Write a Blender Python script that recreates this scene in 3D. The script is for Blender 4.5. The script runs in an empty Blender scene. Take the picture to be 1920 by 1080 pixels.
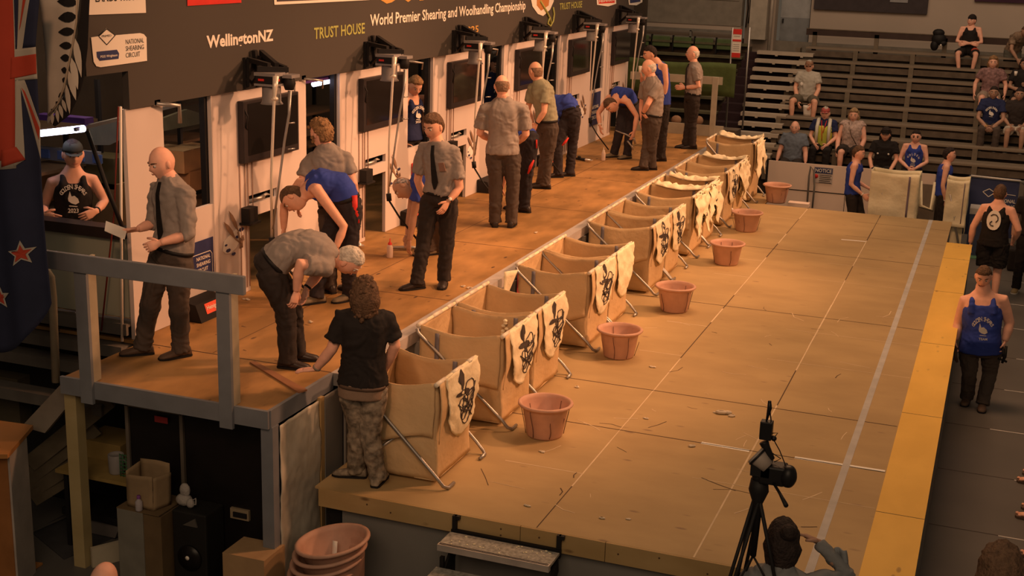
import bpy, bmesh, math, random
from mathutils import Vector, Matrix, noise
random.seed(7)
SC = bpy.context.scene
COL = SC.collection
PI = math.pi
# ---------------------------------------------------------------- camera
YAW, PITCH, ROLL, FPX = -0.35322791, 0.25943006, 0.03088101, 2457.14
CAM = Vector((0.0, 0.0, 4.15))
_f = Vector((math.sin(YAW)*math.cos(PITCH), math.cos(YAW)*math.cos(PITCH), -math.sin(PITCH)))
_r = Vector((math.cos(YAW), -math.sin(YAW), 0.0)); _u = _r.cross(_f)
_r, _u = _r*math.cos(ROLL)+_u*math.sin(ROLL), -_r*math.sin(ROLL)+_u*math.cos(ROLL)
cam_data = bpy.data.cameras.new('camera'); cam = bpy.data.objects.new('camera', cam_data); COL.objects.link(cam)
cam_data.sensor_width = 36.0; cam_data.lens = 36.0*FPX/1920.0; cam_data.clip_end = 200
cam.matrix_world = Matrix(((_r.x, _u.x, -_f.x, CAM.x), (_r.y, _u.y, -_f.y, CAM.y), (_r.z, _u.z, -_f.z, CAM.z), (0, 0, 0, 1)))
SC.camera = cam
# ---------------------------------------------------------------- world, lights, exposure
SC.view_settings.view_transform = 'Standard'; SC.view_settings.look = 'None'
SC.view_settings.exposure = 0.0; SC.view_settings.gamma = 1.0
SC.view_settings.use_curve_mapping = False
SC.cycles.use_denoising = True
SC.cycles.max_bounces = 5; SC.cycles.diffuse_bounces = 3
SC.cycles.caustics_reflective = False; SC.cycles.caustics_refractive = False
W = bpy.data.worlds.new('hall_air'); SC.world = W; W.use_nodes = True
W.node_tree.nodes['Background'].inputs[0].default_value = (1.0, 0.74, 0.50, 1)
W.node_tree.nodes['Background'].inputs[1].default_value = 0.075
def spot(name, loc, target, energy, size_deg, blend, col, radius=0.25):
    d = bpy.data.lights.new(name, 'SPOT'); d.energy = energy; d.spot_size = math.radians(size_deg); d.spot_blend = blend
    d.color = col; d.shadow_soft_size = radius
    o = bpy.data.objects.new(name, d); COL.objects.link(o); o.location = loc
    o.rotation_euler = (Vector(target)-Vector(loc)).to_track_quat('-Z', 'Y').to_euler()
    return o
def area(name, loc, target, energy, sx, sy, col):
    d = bpy.data.lights.new(name, 'AREA'); d.shape = 'RECTANGLE'; d.size = sx; d.size_y = sy; d.energy = energy; d.color = col
    o = bpy.data.objects.new(name, d); COL.objects.link(o); o.location = loc
    o.rotation_euler = (Vector(target)-Vector(loc)).to_track_quat('-Z', 'Y').to_euler()
    return o
WARM = (1.0, 0.45, 0.21)
spot('stage_lamp', (3.0, 14.0, 6.3), (-5.8, 11.6, 1.2), 2500, 50, 0.8, WARM)
spot('stage_lamp', (3.2, 18.6, 6.3), (-5.8, 15.8, 1.2), 3300, 50, 0.8, WARM)
spot('stage_lamp', (3.0, 23.0, 6.3), (-5.8, 20.4, 1.2), 2700, 50, 0.8, WARM)
spot('stage_lamp', (0.6, 11.8, 6.6), (-5.9, 9.4, 1.0), 800, 60, 0.9, WARM)
spot('stage_lamp', (-2.2, 1.5, 7.0), (-5.7, 13.0, 1.2), 900, 42, 0.9, (1.0, 0.48, 0.24))
area('stage_wash', (-2.4, 15.0, 7.6), (-2.6, 15.0, 0.0), 430, 2.0, 5.0, (1.0, 0.52, 0.26))
area('house_fill', (-2.0, 24.0, 9.0), (-2.0, 29.5, 0.5), 420, 12.0, 5.0, (1.0, 0.66, 0.42))  # unseen soft ambient fill over the tiered seating
area('house_fill', (-1.0, -1.0, 7.5), (-3.5, 9.0, 0.0), 290, 8.0, 5.0, (1.0, 0.68, 0.42))  # unseen frontal fill added on the camera side

# ---------------------------------------------------------------- helpers
def V(*a): return Vector(a)
def ray(px, py): return (_f + _r*((px-960.0)/FPX) + _u*((540.0-py)/FPX))
def on(px, py, ax, v):
    d = ray(px, py); return CAM + d*((v-CAM[ax])/d[ax])
def pz(px, py, z=0.0): return on(px, py, 2, z)
def pxx(px, py, x): return on(px, py, 0, x)
def pyy(px, py, y): return on(px, py, 1, y)

_mats = {}
def mat(name, col, rough=0.7, metal=0.0, var=0.12, scale=6.0, bump=0.0, bscale=30.0, emit=None, estr=0.0, spec=0.3, stretch=(1, 1, 1), alpha=1.0, trans=0.0):
    if name in _mats: return _mats[name]
    m = bpy.data.materials.new(name); m.use_nodes = True; _mats[name] = m
    nt = m.node_tree; N = nt.nodes; L = nt.links; b = N['Principled BSDF']
    b.inputs['Roughness'].default_value = rough; b.inputs['Metallic'].default_value = metal
    b.inputs['Specular IOR Level'].default_value = spec
    tc = N.new('ShaderNodeTexCoord'); mp = N.new('ShaderNodeMapping'); mp.inputs['Scale'].default_value = stretch
    L.new(tc.outputs['Object'], mp.inputs['Vector'])
    nz = N.new('ShaderNodeTexNoise'); nz.inputs['Scale'].default_value = scale; nz.inputs['Detail'].default_value = 4
    L.new(mp.outputs['Vector'], nz.inputs['Vector'])
    cr = N.new('ShaderNodeValToRGB'); cr.color_ramp.elements[0].position = 0.3; cr.color_ramp.elements[1].position = 0.7
    cr.color_ramp.elements[0].color = tuple(max(0, c*(1-var)) for c in col)+(1,)
    cr.color_ramp.elements[1].color = tuple(min(1, c*(1+var)) for c in col)+(1,)
    L.new(nz.outputs['Fac'], cr.inputs['Fac']); L.new(cr.outputs['Color'], b.inputs['Base Color'])
    if bump > 0:
        n2 = N.new('ShaderNodeTexNoise'); n2.inputs['Scale'].default_value = bscale; n2.inputs['Detail'].default_value = 3
        L.new(mp.outputs['Vector'], n2.inputs['Vector'])
        bp = N.new('ShaderNodeBump'); bp.inputs['Strength'].default_value = bump; bp.inputs['Distance'].default_value = 0.02
        L.new(n2.outputs['Fac'], bp.inputs['Height']); L.new(bp.outputs['Normal'], b.inputs['Normal'])
    if emit:
        b.inputs['Emission Color'].default_value = emit+(1,); b.inputs['Emission Strength'].default_value = estr
    if trans: b.inputs['Transmission Weight'].default_value = trans
    return m
def wood_mat(name, c0, c1, spot_col, along='y', rough=0.6):
    """plywood: long grain, wear blotches and small dark knots"""
    if name in _mats: return _mats[name]
    m = bpy.data.materials.new(name); m.use_nodes = True; _mats[name] = m
    nt = m.node_tree; N = nt.nodes; L = nt.links; b = N['Principled BSDF']; b.inputs['Roughness'].default_value = rough
    b.inputs['Specular IOR Level'].default_value = 0.3
    tc = N.new('ShaderNodeTexCoord'); mp = N.new('ShaderNodeMapping')
    mp.inputs['Scale'].default_value = (2.6, 1.0, 3) if along == 'y' else (1.0, 2.0, 3)
    L.new(tc.outputs['Object'], mp.inputs['Vector'])
    g = N.new('ShaderNodeTexNoise'); g.inputs['Scale'].default_value = 1.6; g.inputs['Detail'].default_value = 6; L.new(mp.outputs['Vector'], g.inputs['Vector'])
    bl = N.new('ShaderNodeTexNoise'); bl.inputs['Scale'].default_value = 0.9; bl.inputs['Detail'].default_value = 5; L.new(tc.outputs['Object'], bl.inputs['Vector'])
    mx = N.new('ShaderNodeMath'); mx.operation = 'ADD'; L.new(g.outputs['Fac'], mx.inputs[0]); L.new(bl.outputs['Fac'], mx.inputs[1])
    cr = N.new('ShaderNodeValToRGB'); e = cr.color_ramp.elements
    e[0].position = 0.80; e[0].color = tuple(c0)+(1,); e[1].position = 1.2; e[1].color = tuple(c1)+(1,)
    mh = N.new('ShaderNodeMath'); mh.operation = 'MULTIPLY'; mh.inputs[1].default_value = 1.0
    L.new(mx.outputs[0], mh.inputs[0])
    e[0].position = 0.42; e[1].position = 0.62; mh.inputs[1].default_value = 0.5
    L.new(mh.outputs[0], cr.inputs['Fac'])
    mp2 = N.new('ShaderNodeMapping'); mp2.inputs['Scale'].default_value = (9, 3.2, 9) if along == 'y' else (3.2, 9, 9); L.new(tc.outputs['Object'], mp2.inputs['Vector'])
    vo = N.new('ShaderNodeTexVoronoi'); vo.inputs['Scale'].default_value = 0.9; L.new(mp2.outputs['Vector'], vo.inputs['Vector'])
    r2 = N.new('ShaderNodeValToRGB'); r2.color_ramp.elements[0].position = 0.09; r2.color_ramp.elements[0].color = (1, 1, 1, 1)
    r2.color_ramp.elements[1].position = 0.16; r2.color_ramp.elements[1].color = (0, 0, 0, 1); L.new(vo.outputs['Distance'], r2.inputs['Fac'])
    n3 = N.new('ShaderNodeTexNoise'); n3.inputs['Scale'].default_value = 2.2; L.new(tc.outputs['Object'], n3.inputs['Vector'])
    r3 = N.new('ShaderNodeValToRGB'); r3.color_ramp.elements[0].position = 0.5; r3.color_ramp.elements[1].position = 0.62; L.new(n3.outputs['Fac'], r3.inputs['Fac'])
    ml = N.new('ShaderNodeMath'); ml.operation = 'MULTIPLY'; L.new(r2.outputs['Color'], ml.inputs[0]); L.new(r3.outputs['Color'], ml.inputs[1])
    mc = N.new('ShaderNodeMixRGB'); mc.inputs['Color2'].default_value = tuple(spot_col)+(1,)
    L.new(ml.outputs[0], mc.inputs['Fac']); L.new(cr.outputs['Color'], mc.inputs['Color1']); L.new(mc.outputs['Color'], b.inputs['Base Color'])
    bp = N.new('ShaderNodeBump'); bp.inputs['Strength'].default_value = 0.15; bp.inputs['Distance'].default_value = 0.01
    L.new(g.outputs['Fac'], bp.inputs['Height']); L.new(bp.outputs['Normal'], b.inputs['Normal'])
    return m

class MB:
    """collects shapes in world (or local) metres, then links them as one mesh object"""
    def __init__(s): s.v = []; s.f = []; s.m = []; s.mi = 0; s.sm = False; s.smooth = []
    def _add(s, vs, fs, smooth=None):
        o = len(s.v); s.v += [tuple(p) for p in vs]
        for f in fs: s.f.append(tuple(i+o for i in f)); s.m.append(s.mi); s.smooth.append(s.sm if smooth is None else smooth)
        return s
    def box(s, x0, x1, y0, y1, z0, z1, M=None):
        vs = [V(x, y, z) for x in (x0, x1) for y in (y0, y1) for z in (z0, z1)]
        if M: vs = [M@p for p in vs]
        return s._add(vs, [(0, 1, 3, 2), (4, 6, 7, 5), (0, 4, 5, 1), (2, 3, 7, 6), (0, 2, 6, 4), (1, 5, 7, 3)], False)
    def beam(s, a, b, w, h, up=V(0, 0, 1)):
        a = Vector(a); b = Vector(b); d = b-a; L = d.length; d.normalize()
        x = d.cross(up)
        if x.length < 1e-4: x = d.cross(V(1, 0, 0))
        x.normalize(); z = x.cross(d)
        vs = [a+d*t+x*(w/2*i)+z*(h/2*j) for t in (0, L) for i, j in ((-1, -1), (1, -1), (1, 1), (-1, 1))]
        return s._add(vs, [(0, 3, 2, 1), (4, 5, 6, 7), (0, 1, 5, 4), (1, 2, 6, 5), (2, 3, 7, 6), (3, 0, 4, 7)], False)
    def tube(s, pts, rad, seg=10, cap=True, smooth=True, squash=None):
        pts = [Vector(p) for p in pts]; n = len(pts)
        if not hasattr(rad, '__len__'): rad = [rad]*n
        ref = None; rings = []
        for i, p in enumerate(pts):
            t = (pts[min(i+1, n-1)]-pts[max(i-1, 0)])
            if t.length < 1e-7: t = V(0, 0, 1)
            t.normalize()
            if ref is None:
                ref = t.cross(V(0, 0, 1)) if abs(t.z) < 0.9 else t.cross(V(1, 0, 0))
            ref = (ref - t*ref.dot(t))
            if ref.length < 1e-6: ref = t.cross(V(0, 1, 0))
            ref.normalize(); b = t.cross(ref)
            rings.append([p+(ref*math.cos(a)+b*math.sin(a)*(squash or 1))*rad[i] for a in [2*PI*k/seg for k in range(seg)]])
        vs = [q for r in rings for q in r]; fs = []
        for i in range(n-1):
            for k in range(seg):
                k2 = (k+1) % seg; fs.append((i*seg+k, i*seg+k2, (i+1)*seg+k2, (i+1)*seg+k))
        if cap:
            vs += [pts[0], pts[-1]]; a, b = len(vs)-2, len(vs)-1
            for k in range(seg): fs.append((a, (k+1) % seg, k)); fs.append((b, (n-1)*seg+k, (n-1)*seg+(k+1) % seg))
        return s._add(vs, fs, smooth)
    def rings(s, rings, cap=True, closed=True, smooth=True):
        seg = len(rings[0]); n = len(rings); vs = [q for r in rings for q in r]; fs = []
        for i in range(n-1):
            for k in range(seg if closed else seg-1):
                k2 = (k+1) % seg; fs.append((i*seg+k, i*seg+k2, (i+1)*seg+k2, (i+1)*seg+k))
        if cap:
            a = sum((Vector(q) for q in rings[0]), V(0, 0, 0))/seg; b = sum((Vector(q) for q in rings[-1]), V(0, 0, 0))/seg
            vs += [a, b]; ia, ib = len(vs)-2, len(vs)-1
            for k in range(seg): fs.append((ia, (k+1) % seg, k)); fs.append((ib, (n-1)*seg+k, (n-1)*seg+(k+1) % seg))
        return s._add(vs, fs, smooth)
    def lathe(s, prof, c=(0, 0, 0), seg=28, sx=1, sy=1, M=None, smooth=True, cap=False):
        c = Vector(c); R = []
        for r, z in prof:
            ring = [c+V(r*sx*math.cos(2*PI*k/seg), r*sy*math.sin(2*PI*k/seg), z) for k in range(seg)]
            if M: ring = [M@q for q in ring]
            R.append(ring)
        return s.rings(R, cap=cap, smooth=smooth)
    def ball(s, c, r, seg=14, rn=10, M=None):
        if not hasattr(r, '__len__'): r = (r, r, r)
        c = Vector(c); R = []
        for i in range(1, rn):
            a = PI*i/rn
            ring = [V(r[0]*math.sin(a)*math.cos(2*PI*k/seg), r[1]*math.sin(a)*math.sin(2*PI*k/seg), -r[2]*math.cos(a)) for k in range(seg)]
            if M: ring = [M@q for q in ring]
            R.append([c+q for q in ring])
        return s.rings(R, cap=True)
    def poly(s, pts, smooth=False): return s._add([Vector(p) for p in pts], [tuple(range(len(pts)))], smooth)
    def prism(s, pts, off):
        pts = [Vector(p) for p in pts]; off = Vector(off); n = len(pts)
        fs = [tuple(range(n)), tuple(range(2*n-1, n-1, -1))]+[(i, i+n, (i+1) % n+n, (i+1) % n) for i in range(n)]
        return s._add(pts+[p+off for p in pts], fs, False)
    def grid(s, fn, nu, nv, smooth=True):
        vs = [fn(i/nu, j/nv) for i in range(nu+1) for j in range(nv+1)]
        fs = [(i*(nv+1)+j, (i+1)*(nv+1)+j, (i+1)*(nv+1)+j+1, i*(nv+1)+j+1) for i in range(nu) for j in range(nv)]
        return s._add(vs, fs, smooth)
    def build(s, name, mats, parent=None, loc=None, solid=0.0, bevel=0.0, fixn=False):
        if not isinstance(mats, (list, tuple)): mats = [mats]
        me = bpy.data.meshes.new(name)
        o = Vector(loc) if loc is not None else V(0, 0, 0)
        me.from_pydata([tuple(Vector(p)-o) for p in s.v], [], s.f); me.update()
        for m in mats: me.materials.append(m)
        me.polygons.foreach_set('material_index', s.m); me.polygons.foreach_set('use_smooth', s.smooth)
        if fixn:
            bm = bmesh.new(); bm.from_mesh(me); bmesh.ops.recalc_face_normals(bm, faces=bm.faces); bm.to_mesh(me); bm.free()
        ob = bpy.data.objects.new(name, me); COL.objects.link(ob); ob.location = o
        if solid: md = ob.modifiers.new('s', 'SOLIDIFY'); md.thickness = solid; md.offset = 0
        if bevel: md = ob.modifiers.new('b', 'BEVEL'); md.width = bevel; md.segments = 2; md.limit_method = 'ANGLE'
        return ob
# Everything below is modelled in world metres; a thing's origin is an Empty at its base and its
# parts keep their world place through the parent inverse.
def tag(o, label=None, cat=None, group=None, kind=None):
    if label: o['label'] = label
    if cat: o['category'] = cat
    if group: o['group'] = group
    if kind: o['kind'] = kind
    return o
_loc = {}
def thing(name, loc, label, cat, group=None):
    o = bpy.data.objects.new(name, None); COL.objects.link(o); o.location = loc; o.empty_display_size = 0.1
    _loc[o.name] = Vector(loc)
    return tag(o, label, cat, group)
def part(name, mb, mats, parent, label=None, solid=0, bevel=0, fixn=False):
    """mb is in world metres"""
    base = _loc[parent.name]
    ob = mb.build(name, mats, None, loc=base, solid=solid, bevel=bevel, fixn=fixn)
    ob.location = (0, 0, 0); ob.parent = parent
    _loc[ob.name] = base
    if label: ob['label'] = label
    return ob
def solo(name, mb, mats, loc, label, cat, group=None, **k):
    ob = mb.build(name, mats, None, loc=loc, **k); _loc[ob.name] = Vector(loc)
    return tag(ob, label, cat, group)
def struct(name, mb, mats, **k):
    ob = mb.build(name, mats, None, loc=(0, 0, 0), **k); ob['kind'] = 'structure'; _loc[ob.name] = V(0, 0, 0)
    return ob
def copy_tree(o, dx, label=None):
    """copy a thing (origin in the world) and its parts by obj.copy(), moved by dx"""
    c = o.copy(); COL.objects.link(c); c.location = Vector(o.location)+Vector(dx); _loc[c.name] = Vector(c.location)
    if label: c['label'] = label
    def rec(src, dst):
        for ch in [k for k in src.children]:
            q = ch.copy(); COL.objects.link(q); q.parent = dst; rec(ch, q)
    rec(o, c); return c
# flat lettering as mesh: returns (verts2d, faces) for a string, fitted later
def text_geo(s, bold=False):
    cu = bpy.data.curves.new('t', 'FONT'); cu.body = s; cu.resolution_u = 2
    if bold: cu.offset = 0.018 if bold is True else 0.034
    ob = bpy.data.objects.new('t', cu); COL.objects.link(ob)
    dg = bpy.context.evaluated_depsgraph_get(); me = ob.evaluated_get(dg).to_mesh()
    vs = [tuple(v.co[:2]) for v in me.vertices]; fs = [tuple(p.vertices) for p in me.polygons]
    ob.evaluated_get(dg).to_mesh_clear(); bpy.data.objects.remove(ob); bpy.data.curves.remove(cu)
    return vs, fs
def put_text(mb, s, o, ux, uy, w, h, bold=True):
    """lay lettering in mb: lower-left o, width w along ux, height h along uy"""
    vs, fs = text_geo(s, bold)
    if not vs: return mb
    x0 = min(p[0] for p in vs); x1 = max(p[0] for p in vs); y0 = min(p[1] for p in vs); y1 = max(p[1] for p in vs)
    o = Vector(o); ux = Vector(ux); uy = Vector(uy)
    return mb._add([o+ux*((p[0]-x0)/(x1-x0)*w)+uy*((p[1]-y0)/(y1-y0)*h) for p in vs], fs, False)
# ================================================================ materials
M_ply = wood_mat('worn_plywood', (0.29, 0.160, 0.055), (0.52, 0.285, 0.105), (0.10, 0.055, 0.03), 'y')
M_plyx = wood_mat('stage_plywood', (0.43, 0.30, 0.145), (0.51, 0.36, 0.175), (0.30, 0.20, 0.11), 'x')
M_yel = wood_mat('yellow_board', (0.82, 0.50, 0.10), (0.92, 0.57, 0.12), (0.50, 0.30, 0.08), 'y')
M_timber = wood_mat('raw_timber', (0.42, 0.28, 0.12), (0.52, 0.36, 0.17), (0.2, 0.12, 0.05), 'x')
M_greyp = mat('grey_paint', (0.20, 0.21, 0.235), 0.6, var=0.08)
M_skirt = mat('grey_skirt', (0.22, 0.21, 0.195), 0.8, var=0.1, scale=1.5)
M_white = mat('white_panel', (0.72, 0.63, 0.60), 0.5, var=0.04, scale=1.2)
M_dark = mat('black_matte', (0.012, 0.011, 0.012), 0.6)
M_blackg = mat('black_gloss', (0.012, 0.010, 0.012), 0.18, spec=0.5)
M_ban = mat('charcoal_banner', (0.068, 0.060, 0.054), 0.6, var=0.04, scale=0.8)
M_ground = mat('dark_floor', (0.118, 0.112, 0.105), 0.45, var=0.10, scale=1.3)
M_seamD = mat('seam_dark', (0.10, 0.06, 0.035), 0.8)
M_seamL = mat('seam_light', (0.74, 0.58, 0.38), 0.7)
M_tapeW = mat('white_tape', (1.0, 0.97, 0.90), 0.6, var=0)
M_tapeGlint = mat('grey_tape_glint', (0.52, 0.50, 0.48), 0.6)
M_conc = mat('concrete', (0.18, 0.165, 0.15), 0.85, var=0.15)
M_red = mat('red_print', (0.70, 0.04, 0.03), 0.5)
M_navy = mat('navy_print', (0.035, 0.045, 0.14), 0.5)
M_chrome = mat('chrome', (0.86, 0.78, 0.68), 0.3, metal=0.35, var=0.03)
M_steel = mat('dull_steel', (0.42, 0.40, 0.38), 0.4, metal=0.8, var=0.08)
M_txtW = mat('white_lettering', (0.90, 0.84, 0.76), 0.5, var=0.0)
M_txtK = mat('black_lettering', (0.02, 0.02, 0.02), 0.5, var=0.0)
M_txtY = mat('lime_lettering', (0.42, 0.44, 0.13), 0.5, var=0.0)
M_txtG = mat('gold_lettering', (0.60, 0.34, 0.09), 0.5, var=0.0)
M_card = mat('cardboard', (0.42, 0.27, 0.14), 0.85, var=0.1)
M_cream = mat('cream_board', (0.50, 0.44, 0.33), 0.8, var=0.08)
# ================================================================ ground and hall walls
mb = MB(); mb.box(-14, 9, 1.0, 40, -1.0, -0.9)
for i, y in enumerate([5.9, 7.35, 8.8, 10.3, 11.73, 13.17, 14.6, 16.1, 17.5, 19.0, 20.4, 21.9]):
    mb.mi = 1; mb.box(-0.19, 6, y, y+0.012, -0.899, -0.8985)
    mb.mi = 2; mb.box(0.28+0.13*(i % 3), 0.95+0.3*(i % 2), y-0.012, y+0.008, -0.899, -0.898)  # pale strips paint the shine caught on the seam edges
for x in (1.55, 3.0): mb.mi = 1; mb.box(x, x+0.012, 1, 26, -0.899, -0.8985)
struct('floor', mb, [M_ground, mat('floor_seam', (0.05, 0.04, 0.035)), M_tapeGlint])
# end wall behind the tiered seating
mb = MB(); mb.mi = 0
mb.box(-4.55, 9, 32.3, 32.6, -1.0, 8.0)          # plaster wall right of the doorway
mb.box(-14, -6.02, 31.4, 31.7, -1.0, 2.34); mb.mi = 1
mb.box(-14, -6.02, 31.38, 31.7, 2.34, 8.0)
mb.mi = 0; mb.box(-6.02, -5.32, 31.9, 32.3, -1.0, 8.0)
mb.mi = 2; mb.box(-5.30, -4.55, 32.7, 32.8, -1.0, 8)
struct('wall_back', mb, [mat('end_wall', (0.46, 0.39, 0.33), 0.8, var=0.08, scale=0.6), mat('end_wall_grey', (0.25, 0.225, 0.19), 0.8), mat('corridor', (0.30, 0.31, 0.32), 0.7)])
mb = MB(); mb.box(-14.2, -14, 1, 40, -1, 8); struct('wall_outer', mb, M_dark)
mb = MB(); mb.box(-5.27, -4.58, 32.42, 32.47, 1.85, 4.1)
mb.mi = 1; mb.box(-5.27, -4.58, 32.41, 32.42, 1.86, 2.55)
d = struct('door_1', mb, [mat('door_paint', (0.36, 0.38, 0.40), 0.6), mat('door_kick', (0.22, 0.24, 0.26), 0.6)])
mb = MB(); mb.box(-5.22, -5.19, 32.36, 32.42, 2.42, 2.52); o = part('door_handle', mb, M_dark, d)
mb = MB(); mb.tube([(-5.38, 31.7, 1.72), (-5.38, 31.7, 5)], 0.035); o = struct('trim_1', mb, mat('pale_post', (0.55, 0.50, 0.44), 0.6))

# ================================================================ lower stage (wool handling floor)
P = thing('stage_platform', (-2.4, 15.0, -0.9), 'low brown plywood stage with a yellow right edge, in front of the raised board', 'stage')
mb = MB(); mb.box(-4.66, -0.55, 8.35, 21.75, -0.018, 0.0); mb.box(-4.66, -3.55, 21.75, 22.7, -0.018, 0.0)
def seam(x0, x1, y0, y1, m, w=0.012):
    mb.mi = m
    if abs(x1-x0) > abs(y1-y0): mb._add([V(x0, y0-w/2, .0012), V(x1, y1-w/2, .0012), V(x1, y1+w/2, .0012), V(x0, y0+w/2, .0012)], [(0, 1, 2, 3)], False)
    else: mb._add([V(x0-w/2, y0, .0012), V(x0+w/2, y0, .0012), V(x1+w/2, y1, .0012), V(x1-w/2, y1, .0012)], [(0, 1, 2, 3)], False)
for x in (-2.83, -1.66):
    y = 8.36
    while y < 21.7:
        L = random.uniform(0.5, 1.5); seam(x+random.uniform(-.003, .003), x, y, min(21.74, y+L), 2 if (random.random() < .6 or (x > -2 and y < 11)) else 1, random.uniform(.008, .016)); y += L
for y, l in ((9.46, 0), (10.54, 1), (11.70, 1), (12.9, 0), (14.1, 0), (15.06, 1), (16.6, 0), (17.6, 0), (18.42, 1), (19.56, 0), (20.7, 0)):
    if l: seam(-4.6, -0.56, y, y, 1, .013)
    else: seam(-3.5 if y < 12 else -3.3, -2.83, y, y, 2, .010); seam(-2.0, -0.56, y+.3, y+.3, 2 if y < 18 else 1, .007)
seam(-2.10, -1.68, 10.545, 10.53, 3, .05); seam(-1.30, -0.56, 10.55, 10.56, 3, .05); seam(-2.02, -1.66, 19.54, 19.57, 3, .04)
rr = random.Random(3)
for k in range(46):      # scratches and wool wisps trodden into the boards
    x = rr.uniform(-3.5, -0.7); y = rr.uniform(8.5, 15.5); a = rr.uniform(0, PI); L = rr.uniform(.06, .35); w = rr.uniform(.002, .005)
    d = V(math.cos(a), math.sin(a), 0); n = V(-d.y, d.x, 0); c = V(x, y, .0016)
    mb.mi = 2 if k % 3 else 1
    b = c+n*rr.uniform(-.05, .05)*L*3+d*L*.5
    mb._add([c-n*w, c+n*w, b+n*w, b-n*w], [(0, 1, 2, 3)], False); e = c+d*L
    mb._add([b-n*w, b+n*w, e+n*w, e-n*w], [(0, 1, 2, 3)], False)
part('deck', mb, [M_plyx, M_seamD, M_seamL, M_tapeW], P)
mb = MB(); mb.box(-0.55, -0.19, 8.35, 20.1, -0.018, 0.003)
mb.mi = 1
for y in (9.7, 12.1, 14.55, 17.0, 19.0): mb.box(-0.55, -0.19, y, y+.008, 0.003, 0.0036)
part('edge_board', mb, [M_yel, M_seamD], P, 'yellow edge board along the right side')
mb = MB(); mb.box(-0.905, -0.845, 8.35, 21.75, 0.0, 0.002); part('tape_line', mb, M_tapeGlint, P, 'grey tape running the length of the stage')
mb = MB(); mb.box(-4.62, -2.95, 8.33, 8.37, -0.15, -0.001); mb.box(-2.945, -2.30, 8.33, 8.37, -0.15, -0.001); mb.box(-2.295, -0.19, 8.33, 8.37, -0.15, -0.001)
mb.mi = 1
for x, z in ((-4.2, -.06), (-4.0, -.09), (-3.1, -.05), (-3.1, -.1), (-2.8, -.06), (-2.2, -.07), (-1.9, -.04), (-1.55, -.09), (-1.3, -.05)): mb.ball((x, 8.33, z), .007, 8, 6)
part('fascia', mb, [M_timber, M_seamD], P)
mb = MB(); mb.box(-4.45, -0.2, 8.40, 8.43, -0.9, -0.15); mb.box(-0.22, -0.20, 8.43, 20.1, -0.9, -0.02); mb.box(-0.57, -0.56, 20.1, 21.75, -0.9, -0.02); mb.box(-3.5, -.56, 21.72, 21.75, -.9, -.02)
part('skirt', mb, M_skirt, P)
mb = MB(); mb.box(-4.60, -4.47, 8.42, 8.5, -0.9, -0.15); part('leg', mb, M_dark, P)
# wool scraps lying on the stage
tl = ['largest wool tuft, lying left of the camera microphone', 'small wool tuft just right of the largest one', 'wool tuft between the second tub and the first seam', 'tiny wool tuft right of the nearest tub', 'wool tuft under the left white tape dash', 'wool tuft below and right of the second tub', 'tiny wool tuft above the long dark seam', 'tiny wool speck left of the largest tuft', 'wool tuft nearest the left end of the stage front', 'wool tuft near the front edge, left of two', 'wool tuft near the front edge, right of two', 'wool speck just left of the camera receiver']
for i, (x, y, s) in enumerate(((1357, 777, 1.3), (1371, 781, .7), (1085, 727, .6), (1016, 848, .5), (1298, 838, .7), (1223, 689, .6), (1212, 786, .5), (1340, 774, .4), (989, 949, .5), (1128, 973, .5), (1178, 974, .4), (1425, 800, .4))):
    p = pz(x, y, 0.0); mb = MB(); s *= 0.035
    for k in range(4): mb.ball(p+V(rr.uniform(-1, 1)*s, rr.uniform(-1, 1)*s*.5, s*.4), (s*rr.uniform(.6, 1.3), s*.6, s*.4), 8, 6)
    solo('wool_tuft', mb, mat('raw_wool', (0.72, 0.62, 0.48), .9, var=.15), (p.x, p.y, 0), tl[i], 'wool', 'wool tufts dropped on the stage')

# ================================================================ shearing board (raised stage)
U = 0.75
P = thing('shearing_board', (-5.7, 15.5, -0.9), 'raised orange-brown plywood shearing board running along the white wall', 'stage')
mb = MB(); mb.box(-9.0, -4.72, 8.9, 24.2, U-.03, U); mb.box(-6.62, -4.80, 7.9, 8.9, U-.03, U)
mb.mi = 1
def sx(x0, x1, y, w=.01): mb._add([V(x0, y-w/2, U+.0012), V(x1, y-w/2, U+.0012), V(x1, y+w/2, U+.0012), V(x0, y+w/2, U+.0012)], [(0, 1, 2, 3)], False)
def sy(x, y0, y1, w=.008): mb._add([V(x-w/2, y0, U+.0012), V(x+w/2, y0, U+.0012), V(x+w/2, y1, U+.0012), V(x-w/2, y1, U+.0012)], [(0, 1, 2, 3)], False)
sx(-6.6, -4.8, 8.88, .014)
for i, y in enumerate((11.3, 13.7, 16.1, 18.5, 20.9, 23.2)): sx(-6.68, -4.75, y)
sy(-5.92, 8.9, 24.1)
for k in range(70):    # dark scuffs and cleats
    x = rr.uniform(-6.6, -4.85); y = rr.uniform(8.2, 23); a = rr.uniform(-.35, .5); L = rr.uniform(.02, .07); w = rr.uniform(.004, .009)
    d = V(math.cos(a), math.sin(a), 0); n = V(-d.y, d.x, 0); c = V(x, y, U+.0016); mb._add([c-n*w, c+d*L-n*w*.4, c+d*L+n*w*.4, c+n*w], [(0, 1, 2, 3)], False)
part('deck', mb, [M_ply, M_seamD], P)
mb = MB(); mb.box(-4.79, -4.66, 8.86, 24.2, U-.10, U+.006); mb.mi = 0; part('kerb', mb, mat('pale_grey_kerb', (0.46, 0.42, 0.40), .6), P, 'pale grey kerb along the front edge')
mb = MB(); mb.box(-6.64, -4.78, 7.87, 7.90, U-.135, U+.004); mb.box(-4.80, -4.77, 7.90, 8.86, U-.13, U+.004); part('fascia', mb, M_greyp, P)
mb = MB(); mb.box(-4.70, -4.68, 8.9, 24.2, -.9, U-.10)
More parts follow.
